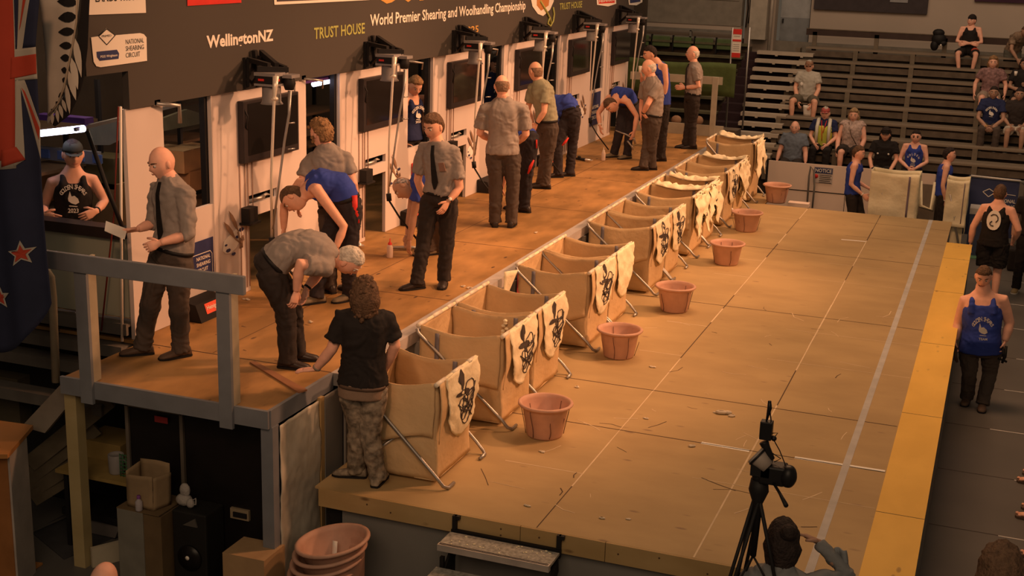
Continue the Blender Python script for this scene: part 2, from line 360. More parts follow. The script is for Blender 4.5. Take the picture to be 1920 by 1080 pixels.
for y in [9.0+1.22*i for i in range(13)]: mb.box(-4.68, -4.63, y, y+.05, -.0, U-.10)
part('skirt', mb, M_skirt, P)
mb = MB(); mb.box(-4.86, -4.76, 7.90, 7.99, -.9, U-.13); part('leg', mb, M_greyp, P)
mb = MB(); mb.box(-6.66, -6.55, 7.93, 8.03, -.9, U-.13); part('leg', mb, wood_mat('pale_timber', (0.42, 0.33, 0.16), (0.50, 0.40, 0.21), (0.3, .2, .1), 'x'), P, 'raw pale timber leg')
mb = MB(); mb.box(-4.79, -4.74, 8.60, 8.655, -.9, U-.12); part('leg', mb, M_timber, P)
# crumpled plastic sheet hung under the near corner
mb = MB()
def fn(a, b):
    y = 7.99+a*.61; z = U-.14-b*1.50
    return V(-4.755+0.022*noise.noise(V(y*3, z*2.2, 1))+0.012*abs(noise.noise(V(y*7, z*5, 3)))+0.005*noise.noise(V(y*20, z*14, 8)), y, z)
mb.grid(fn, 30, 50); solo('plastic_sheet', mb, mat('pale_sheet', (0.58, 0.53, 0.44), .4, bump=.35, bscale=7), (-4.78, 8.3, -.9), 'crumpled pale plastic sheet hanging under the near corner of the raised board', 'sheet', solid=.003)
mb = MB()
pts = [V(-4.55, 8.45, .52), V(-4.55, 8.46, .45), V(-4.55, 8.44, .38), V(-4.56, 8.44, .30)]
mb.box(-4.755, -4.735, 8.66, 8.95, -.9, .62)
solo('skirt_board', mb, M_skirt, (-4.7, 8.8, -.9), 'grey skirting board under the raised board behind the black-shirted man', 'board')
# thin timber batten lying on the near corner of the board
a, b, c, d = pz(468, 681, U+.002), pz(478, 679, U+.002), pz(576, 733, U+.002), pz(560, 738, U+.002)
mb = MB(); mb.prism([a, b, c, d], (0, 0, .012)); solo('timber_batten', mb, mat('red_brown_batten', (0.30, 0.14, 0.07), .6), (-5.0, 8.5, U), 'red-brown timber batten lying across the near corner of the raised board', 'timber')

# ---- safety rail at the near end
P = thing('guard_rail', (-5.9, 7.86, .55), 'grey painted timber guard rail across the near end of the raised board', 'railing')
mb = MB(); mb.box(-6.74, -4.93, 7.82, 7.86, 1.63, 1.77); part('top_rail', mb, M_greyp, P, bevel=.006)
M_post = mat('post_edge', (0.42, 0.36, 0.26), .6)
for x in (-6.37, -5.12):
    mb = MB(); mb.box(x-.055, x+.055, 7.84, 7.87, .58, 1.64); mb.mi = 1; mb.box(x+.03, x+.055, 7.87, 7.96, U+.004, 1.75); part('post', mb, [M_greyp, M_post], P)
# ---- far end rail with green mesh behind
P = thing('end_rail', (-5.4, 23.97, U), 'pale timber guard rail across the far end of the raised board', 'railing')
M_rail2 = mat('pale_rail', (0.46, 0.42, 0.34), .7)
mb = MB(); mb.box(-6.6, -4.86, 23.95, 23.99, 1.70, 1.84); part('top_rail', mb, M_rail2, P)
mb = MB(); mb.box(-6.6, -4.78, 23.93, 23.97, U, U+.2); part('kick_board', mb, M_rail2, P)
for x in (-6.1, -4.98): mb = MB(); mb.box(x-.05, x+.05, 23.9, 23.95, U, 1.84); part('post', mb, M_rail2, P)
mb = MB()
mb.grid(lambda a, b: V(-7.2+a*2.5, 24.35+.03*math.sin(a*22)*b, 2.05-.62*b+.02*math.sin(a*9)), 30, 6)
solo('green_screen', mb, mat('green_cloth', (0.085, 0.125, 0.04), .8, bump=.2), (-5.9, 24.35, 1.4), 'green cloth hung behind the far guard rail of the raised board', 'cloth', solid=.004)
# ================================================================ the white machine wall and its banner
WX = -6.70; PITCHY = 2.465; Y0 = 10.16
def yk(k): return Y0+PITCHY*k
mb = MB()
def wb(y0, y1, z0, z1, x1=WX, t=.04): z0 = max(z0, U+.003); mb.box(x1-t, x1, y0, y1, z0, z1)
wb(8.92, 9.43, U, 2.72)
for k in range(-1, 6):
    y = yk(k); a = y+1.73; b = y+PITCHY
    if k < 5: wb(a if k >= 0 else 9.43, b, U, 1.66 if k >= 0 else 1.72, WX-.004)       # low panel under each doorway
    if k < 0: continue
    s0, s1 = y+.60, y+1.13
    e = a if k < 5 else y+1.63
    wb(y, s0, U, 2.72); wb(s1, e, U, 2.72); wb(s0, s1, 1.69, 2.72); wb(s0, s1, 1.48, 1.60)
struct('wall_left', mb, M_white)
bpy.data.objects['wall_left']['kind'] = 'structure'
mb = MB()
for k in range(6):
    y = yk(k)
    mb.box(WX-.5, WX-.45, y+.45, y+1.3, U, 1.5)      # dark backs of the let-go chutes
    mb.box(WX-.22, WX-.18, y+.5, y+1.2, 1.5, 1.8)
    for yy in (y-.02 if k else y-.02, y+1.73): mb.box(WX-.10, WX-.045, yy-.02, yy+.03, U, 2.9)
struct('trim_2', mb, M_dark)
# back-of-house: dark sheeting, ledge boards
mb = MB(); mb.box(-9.6, -9.5, 8.0, 26.0, U-.9, 4.4); mb.box(-9.5, -6.8, 25.6, 25.7, -.9, 4.4)
struct('wall_far', mb, mat('shed_dark', (0.055, 0.045, 0.035), .8, var=.4, scale=1.0))

# ---- banner
P = thing('banner_wall', (WX, 16.0, 2.72), 'long charcoal sponsor banner above the white shearing wall', 'banner')
mb = MB(); BX = WX+.03
mb.box(WX-.03, BX, 8.94, 24.2, 2.72, 4.6); mb.box(WX-.03, BX, 8.42, 8.94, 3.03, 4.6)
part('banner_panel', mb, M_ban, P)
TX = BX+.004
def bp(x, y): q = pxx(x, y, TX); return V(TX, q.y, q.z)
def btext(s, x0, y0, x1, h, m, ytop=None, bold=True, name='lettering', dz=0):
    """baseline from pixel (x0,y0) to right end x1, cap height h pixels at x0"""
    a = bp(x0, y0); b = bp(x0, y0-h); q = bp(x1, y0)
    w = q.y-a.y
    mb = MB(); put_text(mb, s, a+V(dz, 0, 0), (0, 1, 0), (0, 0, 1), w, b.z-a.z, bold); return part(name, mb, m, P, 'lettering reading '+s)
# boxes in y,z helper
def bpoly(pts, m, name, off=.002, label=None):
    mb = MB(); mb.prism([bp(x, y)+V(off, 0, 0) for x, y in pts], (.002, 0, 0)); return part(name, mb, m, P, label, fixn=True)
btext('WellingtonNZ', 388, 98, 513, 31, M_txtW, bold=2)
btext('TRUST HOUSE', 589, 74, 684, 22, M_txtY)
btext('World Premier Shearing and Woolhandling Championship', 694, 56, 984, 29, M_txtW)
btext('2025', 868, 65, 897, 14, M_txtG)
btext('TRUST HOUSE', 1049, 19, 1091, 13, M_txtY)
# gold script title running out of the top of the picture
a = bp(698, 9); q = bp(1000, 9); mb = MB(); put_text(mb, 'Golden Shears', a, (0, 1, 0), (0, 0, 1), 5.6, .55, True); part('lettering', mb, M_txtG, P, 'gold lettering reading Golden Shears')
bpoly([(159, -30), (271, -34), (273, 24), (163, 28)], M_txtW, 'sponsor_plate', label='white sponsor plate reading LANDS TRUST')
o = btext('LANDS TRUST', 178, 4, 260, 14, M_txtK, dz=.006)
bpoly([(350, -20), (450, -24), (452, 5), (351, 11)], M_red, 'sponsor_plate', label='red sponsor plate'); mb = MB()
bpoly([(512, -24), (690, -34), (692, 0), (514, 9)], M_txtW, 'sponsor_plate', label='white framed sponsor plate'); bpoly([(518, -24), (690, -34), (690, -4), (518, 3)], mat('plate_dark', (.06, .05, .06)), 'sponsor_plate', .005)
# national shearing circuit plate
bpoly([(170, 70), (184, 68), (199, 53), (215, 66), (262, 62), (269, 64), (274, 70), (275, 114), (188, 126), (180, 124), (175, 116)], M_txtW, 'circuit_plate', label='white rounded plate reading NATIONAL SHEARING CIRCUIT')
for i, t in enumerate(('NATIONAL', 'SHEARING', 'CIRCUIT')): btext(t, 235, 83+12.6*i, 269 if i < 2 else 262, 9, M_txtK, dz=.006, name='lettering', bold=False)
bpoly([(180, 97), (218, 93), (222, 100), (221, 110), (186, 114), (181, 107)], M_navy, 'circuit_plate', .005, 'dark rounded logo panel')
btext('PGG Wrightson', 187, 110, 219, 6, M_txtW, dz=.009)
btext('PRIMED', 190, 70, 208, 4, M_txtK, dz=.006, bold=False)
mb = MB()
dp = [bp(*q)+V(.006, 0, 0) for q in ((184, 68), (199, 54), (215, 66), (199, 84))]
for i in range(4): mb.beam(dp[i], dp[(i+1) % 4], .006, .003, V(1, 0, 0))
part('circuit_plate', mb, M_txtK, P, 'thin black diamond outline')
# map-and-handpiece emblem, outlined shears, round badges
bpoly([(993, -12), (1036, -18), (1038, 2), (1031, 18), (1018, 30), (1008, 26), (998, 12)], M_txtW, 'emblem', label='pale map shaped emblem')
bpoly([(1006, -4), (1030, -8), (1028, 10), (1014, 20), (1006, 10)], mat('emblem_orange', (.55, .22, .06)), 'emblem', .005)
mb = MB()
mb.tube([bp(1012, 2)+V(.01, 0, 0), bp(1024, 22)+V(.01, 0, 0), bp(1030, 34)+V(.01, 0, 0), bp(1032, 44)+V(.01, 0, 0)], .018, 6); mb.tube([bp(1036, 14)+V(.01, 0, 0), bp(1038, 26)+V(.01, 0, 0), bp(1036, 40)+V(.01, 0, 0), bp(1031, 49)+V(.01, 0, 0), bp(1026, 44)+V(.01, 0, 0), bp(1029, 34)+V(.01, 0, 0)], .014, 6)
part('emblem', mb, M_txtY, P, 'yellow outlined hand shears')
bpoly([(1118, -8), (1154, -11), (1155, 7), (1140, 12), (1119, 9)], M_txtW, 'badge'); bpoly([(1121, -6), (1152, -9), (1152, 5), (1122, 7)], M_red, 'badge', .005); btext('HEINIGER', 1122, 5, 1151, 6, M_txtW, dz=.009)
bpoly([(1177, -10), (1205, -12), (1204, 4), (1193, 10), (1179, 9)], M_txtW, 'badge'); bpoly([(1180, -6), (1201, -8), (1200, 3), (1181, 6)], M_navy, 'badge', .005)

# ---- televisions, shearing machines and furniture of each stand (built once, copied along the wall)
M_tv = mat('tv_case', (0.025, 0.02, 0.022), .45)
M_scr = mat('tv_screen', (0.012, 0.010, 0.010), .10, spec=.6, var=0)
M_motor = mat('grey_motor', (0.26, 0.245, 0.25), .5)
SN = ['nearest', 'second nearest', 'third', 'fourth', 'fifth', 'farthest']
y = yk(0)
TV = thing('television', (WX, y+.94, 2.02), 'wall television on the nearest shearing stand, left of the curly-haired judge', 'television', 'televisions along the shearing wall')
mb = MB(); mb.box(WX+.002, WX+.07, y+.43, y+1.46, 2.03, 2.62)
mb.mi = 0; part('case', mb, [M_tv], TV, bevel=.008)
mb = MB(); mb.box(WX+.07, WX+.073, y+.50, y+1.43, 2.10, 2.59); part('screen', mb, M_scr, TV)
mb = MB(); mb.tube([(WX+.06, y+.45, 2.56), (WX+.09, y+.47, 2.48), (WX+.08, y+.46, 2.38), (WX+.06, y+.5, 2.34)], .008, 6); part('cable', mb, M_dark, TV)
for k_, yy in enumerate((.44, .53, .58, .66)):
    mb = MB(); mb.tube([(WX+.008, y+yy, 2.03), (WX+.008, y+yy+.003, 1.5), (WX+.008, y+yy+(.0 if yy > .5 else -.01), .80 if k_ != 3 else 1.7)], .005, 5); part('cable', mb, mat('cable_tan', (.40, .25, .19)), TV)
MC = thing('shearing_machine', (-6.3, y+.38, 2.5), 'overhead shearing motor with long chrome down tube at the nearest stand', 'shearing machine', 'shearing machines on the wall')
mb = MB(); by = y+.50; mx, my = WX+.41, y+.37
mb.box(WX+.034, WX+.06, by, by+.34, 2.73, 3.02)
mb.beam((WX+.07, by+.03, 2.75), (WX+.07, by+.03, 3.01), .035, .04); mb.beam((WX+.07, by+.20, 2.74), (WX+.07, by+.14, 3.08), .04, .04)
mb.beam((WX+.06, by+.05, 3.0), (mx-.02, my+.0, 2.98), .035, .04); mb.beam((WX+.06, by+.30, 2.99), (mx+.08, my+.12, 2.95), .035, .04)
mb.beam((WX+.06, by+.10, 2.76), (mx-.12, my+.06, 2.93), .03, .03); mb.beam((mx-.10, my-.08, 2.95), (mx+.12, my+.10, 2.94), .05, .045); mb.beam((WX+.06, by+.28, 3.05), (mx, my+.1, 2.97), .04, .05)
part('bracket', mb, M_dark, MC)
mb = MB(); mb.box(mx-.11, mx+.11, my-.12, my+.12, 2.89, 2.92); mb.mi = 1; mb.box(mx-.10, mx+.10, my-.11, my+.11, 2.82, 2.89); mb.mi = 0; mb.box(mx-.11, mx+.11, my-.12, my+.12, 2.80, 2.82)
mb.mi = 0; mb.lathe([(.0, 2.80), (.085, 2.80), (.088, 2.655), (.105, 2.63), (.0, 2.625)], (mx, my, 0), 20)
mb.mi = 2; mb.box(mx-.07, mx-.01, my-.115, my-.11, 2.845, 2.865); mb.box(mx+.10, mx+.105, my-.08, my-.03, 2.845, 2.865)
part('motor', mb, [M_motor, M_dark, M_red], MC, bevel=0)
mb = MB(); mb.box(mx+.05, mx+.20, my+.02, my+.17, 2.87, 2.90); mb.mi = 1; mb.lathe([(.045, 2.87), (.06, 2.82), (.04, 2.76), (.0, 2.76)], (mx+.14, my+.08, 0), 14); part('gear_head', mb, [M_motor, M_dark], MC)
mb = MB(); mb.tube([(mx+.12, my-.12, 2.90), (mx+.12, my-.14, 2.80), (mx+.12, my-.16, 2.68), (mx+.09, my-.18, 2.0), (mx+.09, my-.19, 1.42)], [.03, .024, .014, .013, .013], 8); mb.ball((mx+.12, my-.15, 2.70), (.035, .035, .02)); part('down_tube', mb, M_chrome, MC)
mb = MB(); mb.tube([(mx+.18, my+.02, 2.76), (mx+.18, my-.0, 2.55), (mx+.14, my-.02, 2.30), (mx+.11, my-.06, 1.98), (mx+.10, my-.19, 1.5)], [.02, .013, .012, .011, .011], 8)
for z in (2.46, 2.22): mb.tube([(mx+.15, my+.02, z), (mx+.19, my+.08, z)], .008, 6)
part('drive_tube', mb, M_steel, MC)
mb = MB(); mb.tube([(mx+.09, my-.19, 1.42), (mx+.10, my-.19, 1.34)], .03, 8); mb.tube([(mx+.10, my-.19, 1.34), (mx+.22, my-.16, 1.15), (mx+.40, my-.1, .92)], .011, 6); part('elbow_joint', mb, M_dark, MC)
TVd = ['wall television on the %s shearing stand' % n for n in SN]
tvl = ['', 'television above the shearer in the bandana, left of the youth in the doorway', 'television mirroring a pale shape, left of the bald judge seen from behind', 'television beside the head of the olive-shirted judge', 'television reflecting a bare arm, right of the bent blue shearer', 'smallest, farthest television at the end of the white wall']
mcl = ['', 'shearing motor over the second stand, above the bandana shearer', 'shearing motor over the third stand, covering the gold year on the banner', 'shearing motor over the fourth stand, right of the bald judge from behind', 'shearing motor over the fifth stand, above the reflecting television', 'shearing motor at the far end of the banner, above a red tag']
for k in range(1, 6):
    copy_tree(TV, (0, PITCHY*k, 0), tvl[k]); copy_tree(MC, (0, PITCHY*k, 0), mcl[k])
# shelf slots with handpieces, catch boxes, foot switches
GB = thing('slot_box', (WX, y+.5, 1.44), 'small dark box beside the nearest shelf slot, over the crossed shears print', 'box', 'dark boxes beside the shelf slots')
mb = MB(); mb.box(WX+.002, WX+.10, y+.44, y+.60, 1.46, 1.60); mb.box(WX+.002, WX+.12, y+.42, y+.62, 1.44, 1.46); part('case', mb, M_dark, GB)
HP = thing('spare_handpiece', (WX-.05, y+.85, 1.60), 'spare shearing handpiece lying in the nearest shelf slot', 'shearing handpiece', 'handpieces lying in the shelf slots')
mb = MB(); mb.tube([(WX-.04, y+.66, 1.625), (WX-.02, y+.84, 1.63), (WX-.02, y+.9, 1.635)], [.016, .02, .024], 10); part('barrel', mb, M_steel, HP)
mb = MB(); mb.tube([(WX-.05, y+.86, 1.62), (WX-.05, y+1.0, 1.64), (WX-.06, y+1.08, 1.62)], [.012, .014, .008], 8); part('comb', mb, M_chrome, HP)
FS = thing('foot_switch', (WX+.1, y+.0, U), 'black foot switch box with red lit maker sign at the first stand', 'foot switch', 'black foot switch boxes on the board')
fy = 9.80
mb = MB(); mb.prism([(WX+.01, fy-.22, U+.002), (WX+.22, fy-.22, U+.002), (WX+.16, fy-.22, U+.16), (WX+.01, fy-.22, U+.18)], (0, .44, 0)); part('case', mb, M_dark, FS, fixn=True)
mb = MB(); mb._add([V(WX+.203, fy-.10, U+.055), V(WX+.203, fy+.12, U+.055), V(WX+.172, fy+.12, U+.145), V(WX+.172, fy-.10, U+.145)], [(0, 1, 2, 3)], False)
mb.mi = 1; put_text(mb, 'Heiniger', (WX+.200, fy-.085, U+.078), (0, 1, 0), V(-.031, 0, .09).normalized(), .19, .05)
part('maker_sign', mb, [mat('lit_red', (.75, .10, .05), emit=(.9, .08, .03), estr=.25), M_txtW], FS, 'lit red sign reading Heiniger')
FS.location = (WX+.1, fy, U)
for ch in FS.children:
    for v in ch.data.vertices: v.co.y -= (fy-(y+.0))
gl = ['', 'dark box beside the second shelf slot, behind the bent blue shearer', 'dark box beside the third shelf slot, right of the tie-wearing judge', 'dark box on the fourth stand behind the group of judges', 'dark box on the fifth stand, above the foot switch', 'dark box on the farthest stand of the wall']
hl = ['', 'spare handpiece in the second shelf slot, left of the down tube above the bandana', 'spare handpiece in the third shelf slot, right of the tie-wearing judge', 'spare handpiece in the fourth shelf slot', 'spare handpiece in the fifth shelf slot', 'spare handpiece in the farthest shelf slot']
fl = ['', 'foot switch half hidden behind the curly-haired judge', 'foot switch behind the tie-wearing judge', 'foot switch seen between the legs of the bald judge and the olive-shirted judge', 'foot switch with glowing red sign left of the far bent shearer', '']
for k in range(1, 6):
    copy_tree(GB, (0, PITCHY*k, 0), gl[k]); copy_tree(HP, (0, PITCHY*k, 0), hl[k])
    if k < 5: copy_tree(FS, (0, PITCHY*k-(.35 if k > 1 else .2), 0), fl[k])
# printed boards and stickers on the wall
def wallsign(name, y0, y1, z0, z1, m, label, cat, texts=(), x=WX+.004, group=None, extra=None):
    P = thing(name, (x, (y0+y1)/2, z0), label, cat, group)
    mb = MB(); mb.box(x, x+.006, y0, y1, z0, z1); part('board', mb, m, P)
    for s, ty, tz, w, h, mm in texts:
        mb = MB(); put_text(mb, s, (x+.008, ty, tz), (0, 1, 0), (0, 0, 1), w, h, True); part('lettering', mb, mm, P)
    if extra: mb = extra(MB()); part('border', mb, M_txtW, P)
    return P
def brd(y0, y1, z0, z1, x=WX+.012):
    def f(mb):
        p = [V(x, y0, z1), V(x, y1-.03, z1), V(x, y1, z1-.03), V(x, y1, z0), V(x, y0, z0)]
        for i in range(4): mb.beam(p[i], p[i+1], .006, .003, V(1, 0, 0))
        return mb
    return f
wallsign('circuit_board', 9.62, 10.12, 1.02, 1.42, M_navy, 'navy board reading NATIONAL SHEARING CIRCUIT behind the bald man with papers', 'sign',
         [('NATIONAL', 9.84, 1.24, .22, .035, M_txtW), ('SHEARING', 9.84, 1.185, .22, .035, M_txtW), ('CIRCUIT', 9.84, 1.13, .18, .035, M_txtW)], group=None, extra=brd(9.72, 10.09, 1.09, 1.30))
wallsign('circuit_board', yk(1)+1.79, yk(1)+2.40, .80, 1.15, M_navy, 'navy board low on the wall behind the tie-wearing judge', 'sign')
wallsign('circuit_board', yk(4)+1.79, yk(4)+2.36, 1.05, 1.62, M_navy, 'navy NATIONAL SHEARING board left of the far bent shearer', 'sign', [('NATIONAL', yk(4)+1.86, 1.34, .4, .06, M_txtW), ('SHEARING', yk(4)+1.86, 1.25, .4, .06, M_txtW), ('CIRCUIT', yk(4)+1.86, 1.16, .34, .06, M_txtW)])
yy = yk(1)+1.85
wallsign('maker_sticker', yy, yy+.42, 1.25, 1.47, M_red, 'red maker sticker reading Heiniger left of the tie-wearing judge', 'sign', [('Heiniger', yy+.03, 1.30, .36, .11, M_txtW)])
# red tag on the farthest panel
wallsign('red_tag', yk(5)+1.5, yk(5)+1.62, 2.45, 2.62, mat('tag_red', (.8, .08, .03), emit=(.9, .08, .02), estr=.25), 'small glowing red tag under the farthest shearing motor', 'tag')
# crossed hand shears and map print on every stand
def shears(yc, zc, label, s=1.0):
    P = thing('shears_print', (WX+.004, yc, zc), label, 'wall print', 'crossed shears prints on the white wall')
    x = WX+.005
    mb = MB(); pts = [(-.20, -.10), (-.17, .02), (-.10, .06), (.0, .10), (.12, .16), (.2, .10), (.16, -.02), (.06, -.12), (-.05, -.17), (-.15, -.15)]
    mb.prism([V(x, yc+a*s, zc-.06+b*s*.8) for a, b in pts], (.002, 0, 0)); part('map_shape', mb, mat('print_pale', (.92, .88, .84), .5), P, fixn=True)
    mb = MB()
    for a, b, r in ((-.10, -.12, .035), (.08, .02, .03), (.16, .10, .04), (-.14, -.04, .02), (0, -.19, .03)):
        mb.prism([V(x+.003, yc+(a+r*math.cos(t)*1.4)*s, zc-.06+(b*.8+r*math.sin(t)*.6)*s) for t in (0, 1, 2.2, 3.3, 4.5, 5.4)], (.001, 0, 0))
    part('dark_marks', mb, M_navy, P, fixn=True)
    mb = MB()
    for c0, c1, w in (((-.18, .16), (.05, -.08), .045), ((-.08, .26), (.10, .0), .045)):
        a = V(x+.006, yc+c0[0]*s, zc+c0[1]*s); b = V(x+.006, yc+c1[0]*s, zc+c1[1]*s); d = (b-a).normalized(); n = V(0, -d.z, d.y)*w*s
        mb.prism([a, a+(b-a)*.3+n*.6, a+(b-a)*.6+n*.7, b, a+(b-a)*.6-n*.5, a+(b-a)*.3-n*.5], (.003, 0, 0))
    q = [V(x+.008, yc+a*s, zc+b*s) for a, b in ((.03, -.06), (.14, -.13), (.19, -.10), (.18, -.06), (.13, -.09))]; mb.tube(q, .009, 6)
    q = [V(x+.008, yc+a*s, zc+b*s) for a, b in ((.08, .0), (.13, -.12), (.12, -.18), (.16, -.18), (.16, -.12))]; mb.tube(q, .009, 6)
    part('shears', mb, mat('print_brown', (.28, .17, .11), .6), P, 'brown crossed hand shears', fixn=True)
shears(yk(0)+.30, 1.38, 'crossed hand shears print on the nearest stand, behind the bending judge', .9)
for k, t in ((1, 'crossed shears print above the bandana'), (2, 'crossed shears print right of the tie-wearing judge'), (3, 'crossed shears print hidden partly by the olive-shirted judge'), (4, 'crossed shears print left of the far bent shearer'), (5, 'farthest crossed shears print on the wall')):
    shears(yk(k)+(1.35 if k != 2 else 1.3), 1.45, t, .8)
# brackets that hold the top of every doorway panel
for k in range(6):
    y = yk(k)-.0
    mb = MB(); mb.box(WX+.0, WX+.03, y+1.60, y+1.68, 2.71, 2.76); mb.tube([(WX+.03, y+1.64, 2.73), (WX+.16, y+1.80, 2.70), (WX+.12, y+1.86, 2.62)], .012, 6)
    mb.beam((WX+.004, y+1.5, 2.71), (WX+.004, y+1.5, 2.55), .02, .004)
    solo('wall_bracket', mb, M_steel, (WX, y+1.64, 2.7), 'small steel bracket at the top left of the %s doorway' % SN[k] if k < 5 else 'small steel bracket at the far end of the wall', 'bracket', 'steel brackets under the banner')
mb = MB(); mb.box(WX+.0, WX+.03, 9.28, 9.36, 2.71, 2.76); mb.tube([(WX+.03, 9.3, 2.73), (WX+.12, 9.5, 2.70), (WX+.12, 9.5, 2.55)], .02, 6)
solo('wall_bracket', mb, M_steel, (WX, 9.3, 2.7), 'steel bracket above the bald man holding papers', 'bracket', 'steel brackets under the banner')
# ================================================================ wool fadge stands
M_fad = mat('fadge_cloth', (0.66, 0.47, 0.26), .85, var=.10, scale=3, bump=.5, bscale=11)
M_fadp = mat('fadge_pale', (0.90, 0.80, 0.56), .85, var=.08, scale=4, bump=.6, bscale=12)
M_stripe = mat('blue_grey_stripe', (0.20, 0.19, 0.22), .8)
M_print = mat('fadge_print', (0.07, 0.055, 0.05), .8)
M_pole = mat('bright_pole', (0.80, 0.72, 0.58), .35)
def fadge(y0, y1, label, x0=-4.60, x1=-3.82, zt=.84, rag=0, seed=1, logo=True, floor=0.0, flap=True, yshift=0):
    rg = random.Random(seed); P = thing('fadge_stand', ((x0+x1)/2, (y0+y1)/2, floor), label, 'wool fadge', 'open wool fadges on folding stands')
    S = V(seed*3.1, seed*1.7, 0)
    def wr(p, a=.018): return V(noise.noise(p*4+S), noise.noise(p*4+S+V(9, 0, 0)), 0)*a + V(noise.noise(p*13+S), noise.noise(p*13+S+V(5, 0, 0)), 0)*a*.35
    def sag(t): return -.055*math.sin(PI*t)**1.2
    mb = MB(); zb = floor+.03
    # near and far walls (along x), front and back walls (along y)
    def wall(y):
        def fn(a, b):
            x = x0+(x1-x0)*a; z = zt+sag(a)-(zt+sag(a)-zb)*b; bulge = .035*math.sin(PI*a)*math.sin(PI*b)*(1 if y > (y0+y1)/2 else -1)*.6
            p = V(x, y+bulge, z); q = p+wr(p); q.x = max(x0-.02, q.x); return q
        return fn
    mb.grid(wall(y0+.02), 22, 18); mb.grid(wall(y1-.02), 22, 18)
    def side(x, s):
        def fn(a, b):
            y = y0+.02+(y1-y0-.04)*a; z = zt-.005-(zt-.01-zb)*b; p = V(x+s*.03*math.sin(PI*b)*math.sin(PI*a), y, z); q = p+wr(p)*.8
            if s < 0: q.x = max(q.x, x0-.03)
            return q
        return fn
    mb.grid(side(x0, -1), 18, 18); mb.grid(side(x1, 1), 18, 18)
    mb.grid(lambda a, b: V(x0+(x1-x0)*a, y0+.02+(y1-y0-.04)*b, zb+.002*a), 2, 2)
    # outer drape of folded-over cloth on the near wall
    def drape(a, b):
        x = x0+.01+(x1-x0-.02)*a; w = wall(y0+.012)(a, b*.56+.0); ed = (.56+.06*math.sin(a*5+seed))
        z = zt+sag(a)+.006-(zt-zb)*b*ed; p = V(x, y0-.004-.012*b, z); return p+wr(p)*.8+V(0, -.03*math.sin(PI*a)*b, 0)
    mb.grid(drape, 22, 12)
    def fdr(a, b):      # the overlap wraps round the front corner
        p = V(x1+.035+.015*math.sin(PI*b), y0-.005+.30*(y1-y0)*a*(1-.5*b*b), zt-(zt-zb)*b*(.60-.22*a)); return p+wr(p)*.6
    mb.grid(fdr, 8, 12)
    part('bag', mb, M_fad, P, solid=.005)
    for yy, xs in ((y0-.02, x0+.17), (y1-.035, x1-.16)):      # woven blue-grey stripes on the near and far walls
        mb = MB()
        mb.grid(lambda a, b: V(xs+.04*a, yy+.0-.022*math.sin(PI*.3)*(1 if yy < y0 else 0)-(.012 if yy < y0 else .02)*b, zt-.045-b*.33), 1, 8)
        part('stripe', mb, M_stripe, P, 'blue-grey woven stripe', solid=.003)
    # rolled front rail and back rail with clips
    for x, n in ((x1+.015, 'front_rail'), (x0-.0, 'back_rail')):
        mb = MB(); mb.tube([(x, y0-.03, zt), (x, y1+.03, zt)], .016, 10); mb.mi = 1
        L = y1-y0
        for a, b in ((0, .22), (.42, .66), (.85, 1.0)): mb.tube([(x+.001, y0-.035+a*L, zt+.003), (x+.001, y0+.03+b*L-.06, zt+.002)], .020, 10)
        part(n, mb, [M_fadp, M_pole], P)
    # X frame legs with hooked feet, one pair on each end
    for yy, s in ((y0-.055, 1), (y1+.03, -1)):
        mb = MB(); mb.tube([(x0-.0, yy, zt-.02), (x0+.02, yy, zt-.06), (x1+.04, yy, floor+.10), (x1+.10, yy+.0, floor+.035), (x1+.13, yy+.03*s, floor+.016), (x1+.13, yy+.14*s, floor+.016)], .015, 8)
        part('leg', mb, M_steel, P)
        yy += .052*s; mb = MB(); mb.tube([(x0+.50*(x1-x0), yy, floor+.42*(zt-floor)), (x0+.02, yy, floor+.08), (x0-.0, yy, floor+.016), (x0-.0, yy+.1*s, floor+.016)], .012, 8)
        part('leg', mb, M_steel, P)
    # printed flap of cloth folded over the front rail
    if flap:
        fl = .46 if not rag else .48
        def flp(a, b):
            y = y0+.20*(y1-y0)+(y1-y0)*.78*a; narrow = 1-.30*b**3
            y = y0+(y1-y0)*(.57+(a-.5)*.88*narrow); z = zt+.02-b*fl*(1+.25*math.sin(PI*a)); p = V(x1+.045+.02*math.sin(PI*b), y, z)
            return p+V(.02*noise.noise(p*9+S)*(1+2*rag)+.012*noise.noise(p*25+S), .01*noise.noise(p*7+S)*(1+rag*2), 0)
        mb = MB(); mb.grid(flp, 18, 18); F = part('flap', mb, M_fadp, P, 'pale printed flap folded over the front rail', solid=.004)
        if logo:
            mb = MB()
            def onf(a, b): return flp(a, b)+V(.006, 0, 0)
            def blob(ca, cb, ra, rb, n=10, fill=True):
                if fill: mb.poly([onf(ca+ra*math.cos(t)*rg.uniform(.7, 1.1), cb+rb*math.sin(t)*rg.uniform(.7, 1.1)) for t in [2*PI*i/n for i in range(n)]])
                else:
                    q = [onf(ca+ra*math.cos(t), cb+rb*math.sin(t)) for t in [2*PI*i/14 for i in range(15)]]; mb.tube(q, .004, 4)
            blob(.42, .16, .08, .15); blob(.36, .34, .20, .05); blob(.55, .40, .10, .10)
            blob(.50, .66, .13, .10, fill=False); blob(.70, .50, .12, .12, fill=False); blob(.45, .52, .11, .09, fill=False); blob(.66, .34, .14, .11, fill=False); blob(.60, .72, .17, .12, fill=False); blob(.64, .54, .20, .15, fill=False); blob(.75, .68, .07, .1, fill=False)
            mb.tube([onf(.3, .5), onf(.5, .62), onf(.7, .72), onf(.8, .85)], .005, 4); mb.tube([onf(.45, .45), onf(.62, .55), onf(.78, .5), onf(.85, .35)], .005, 4)
            part('printed_logo', mb, M_print, F, 'black printed fleece-and-shears mark', solid=.002)
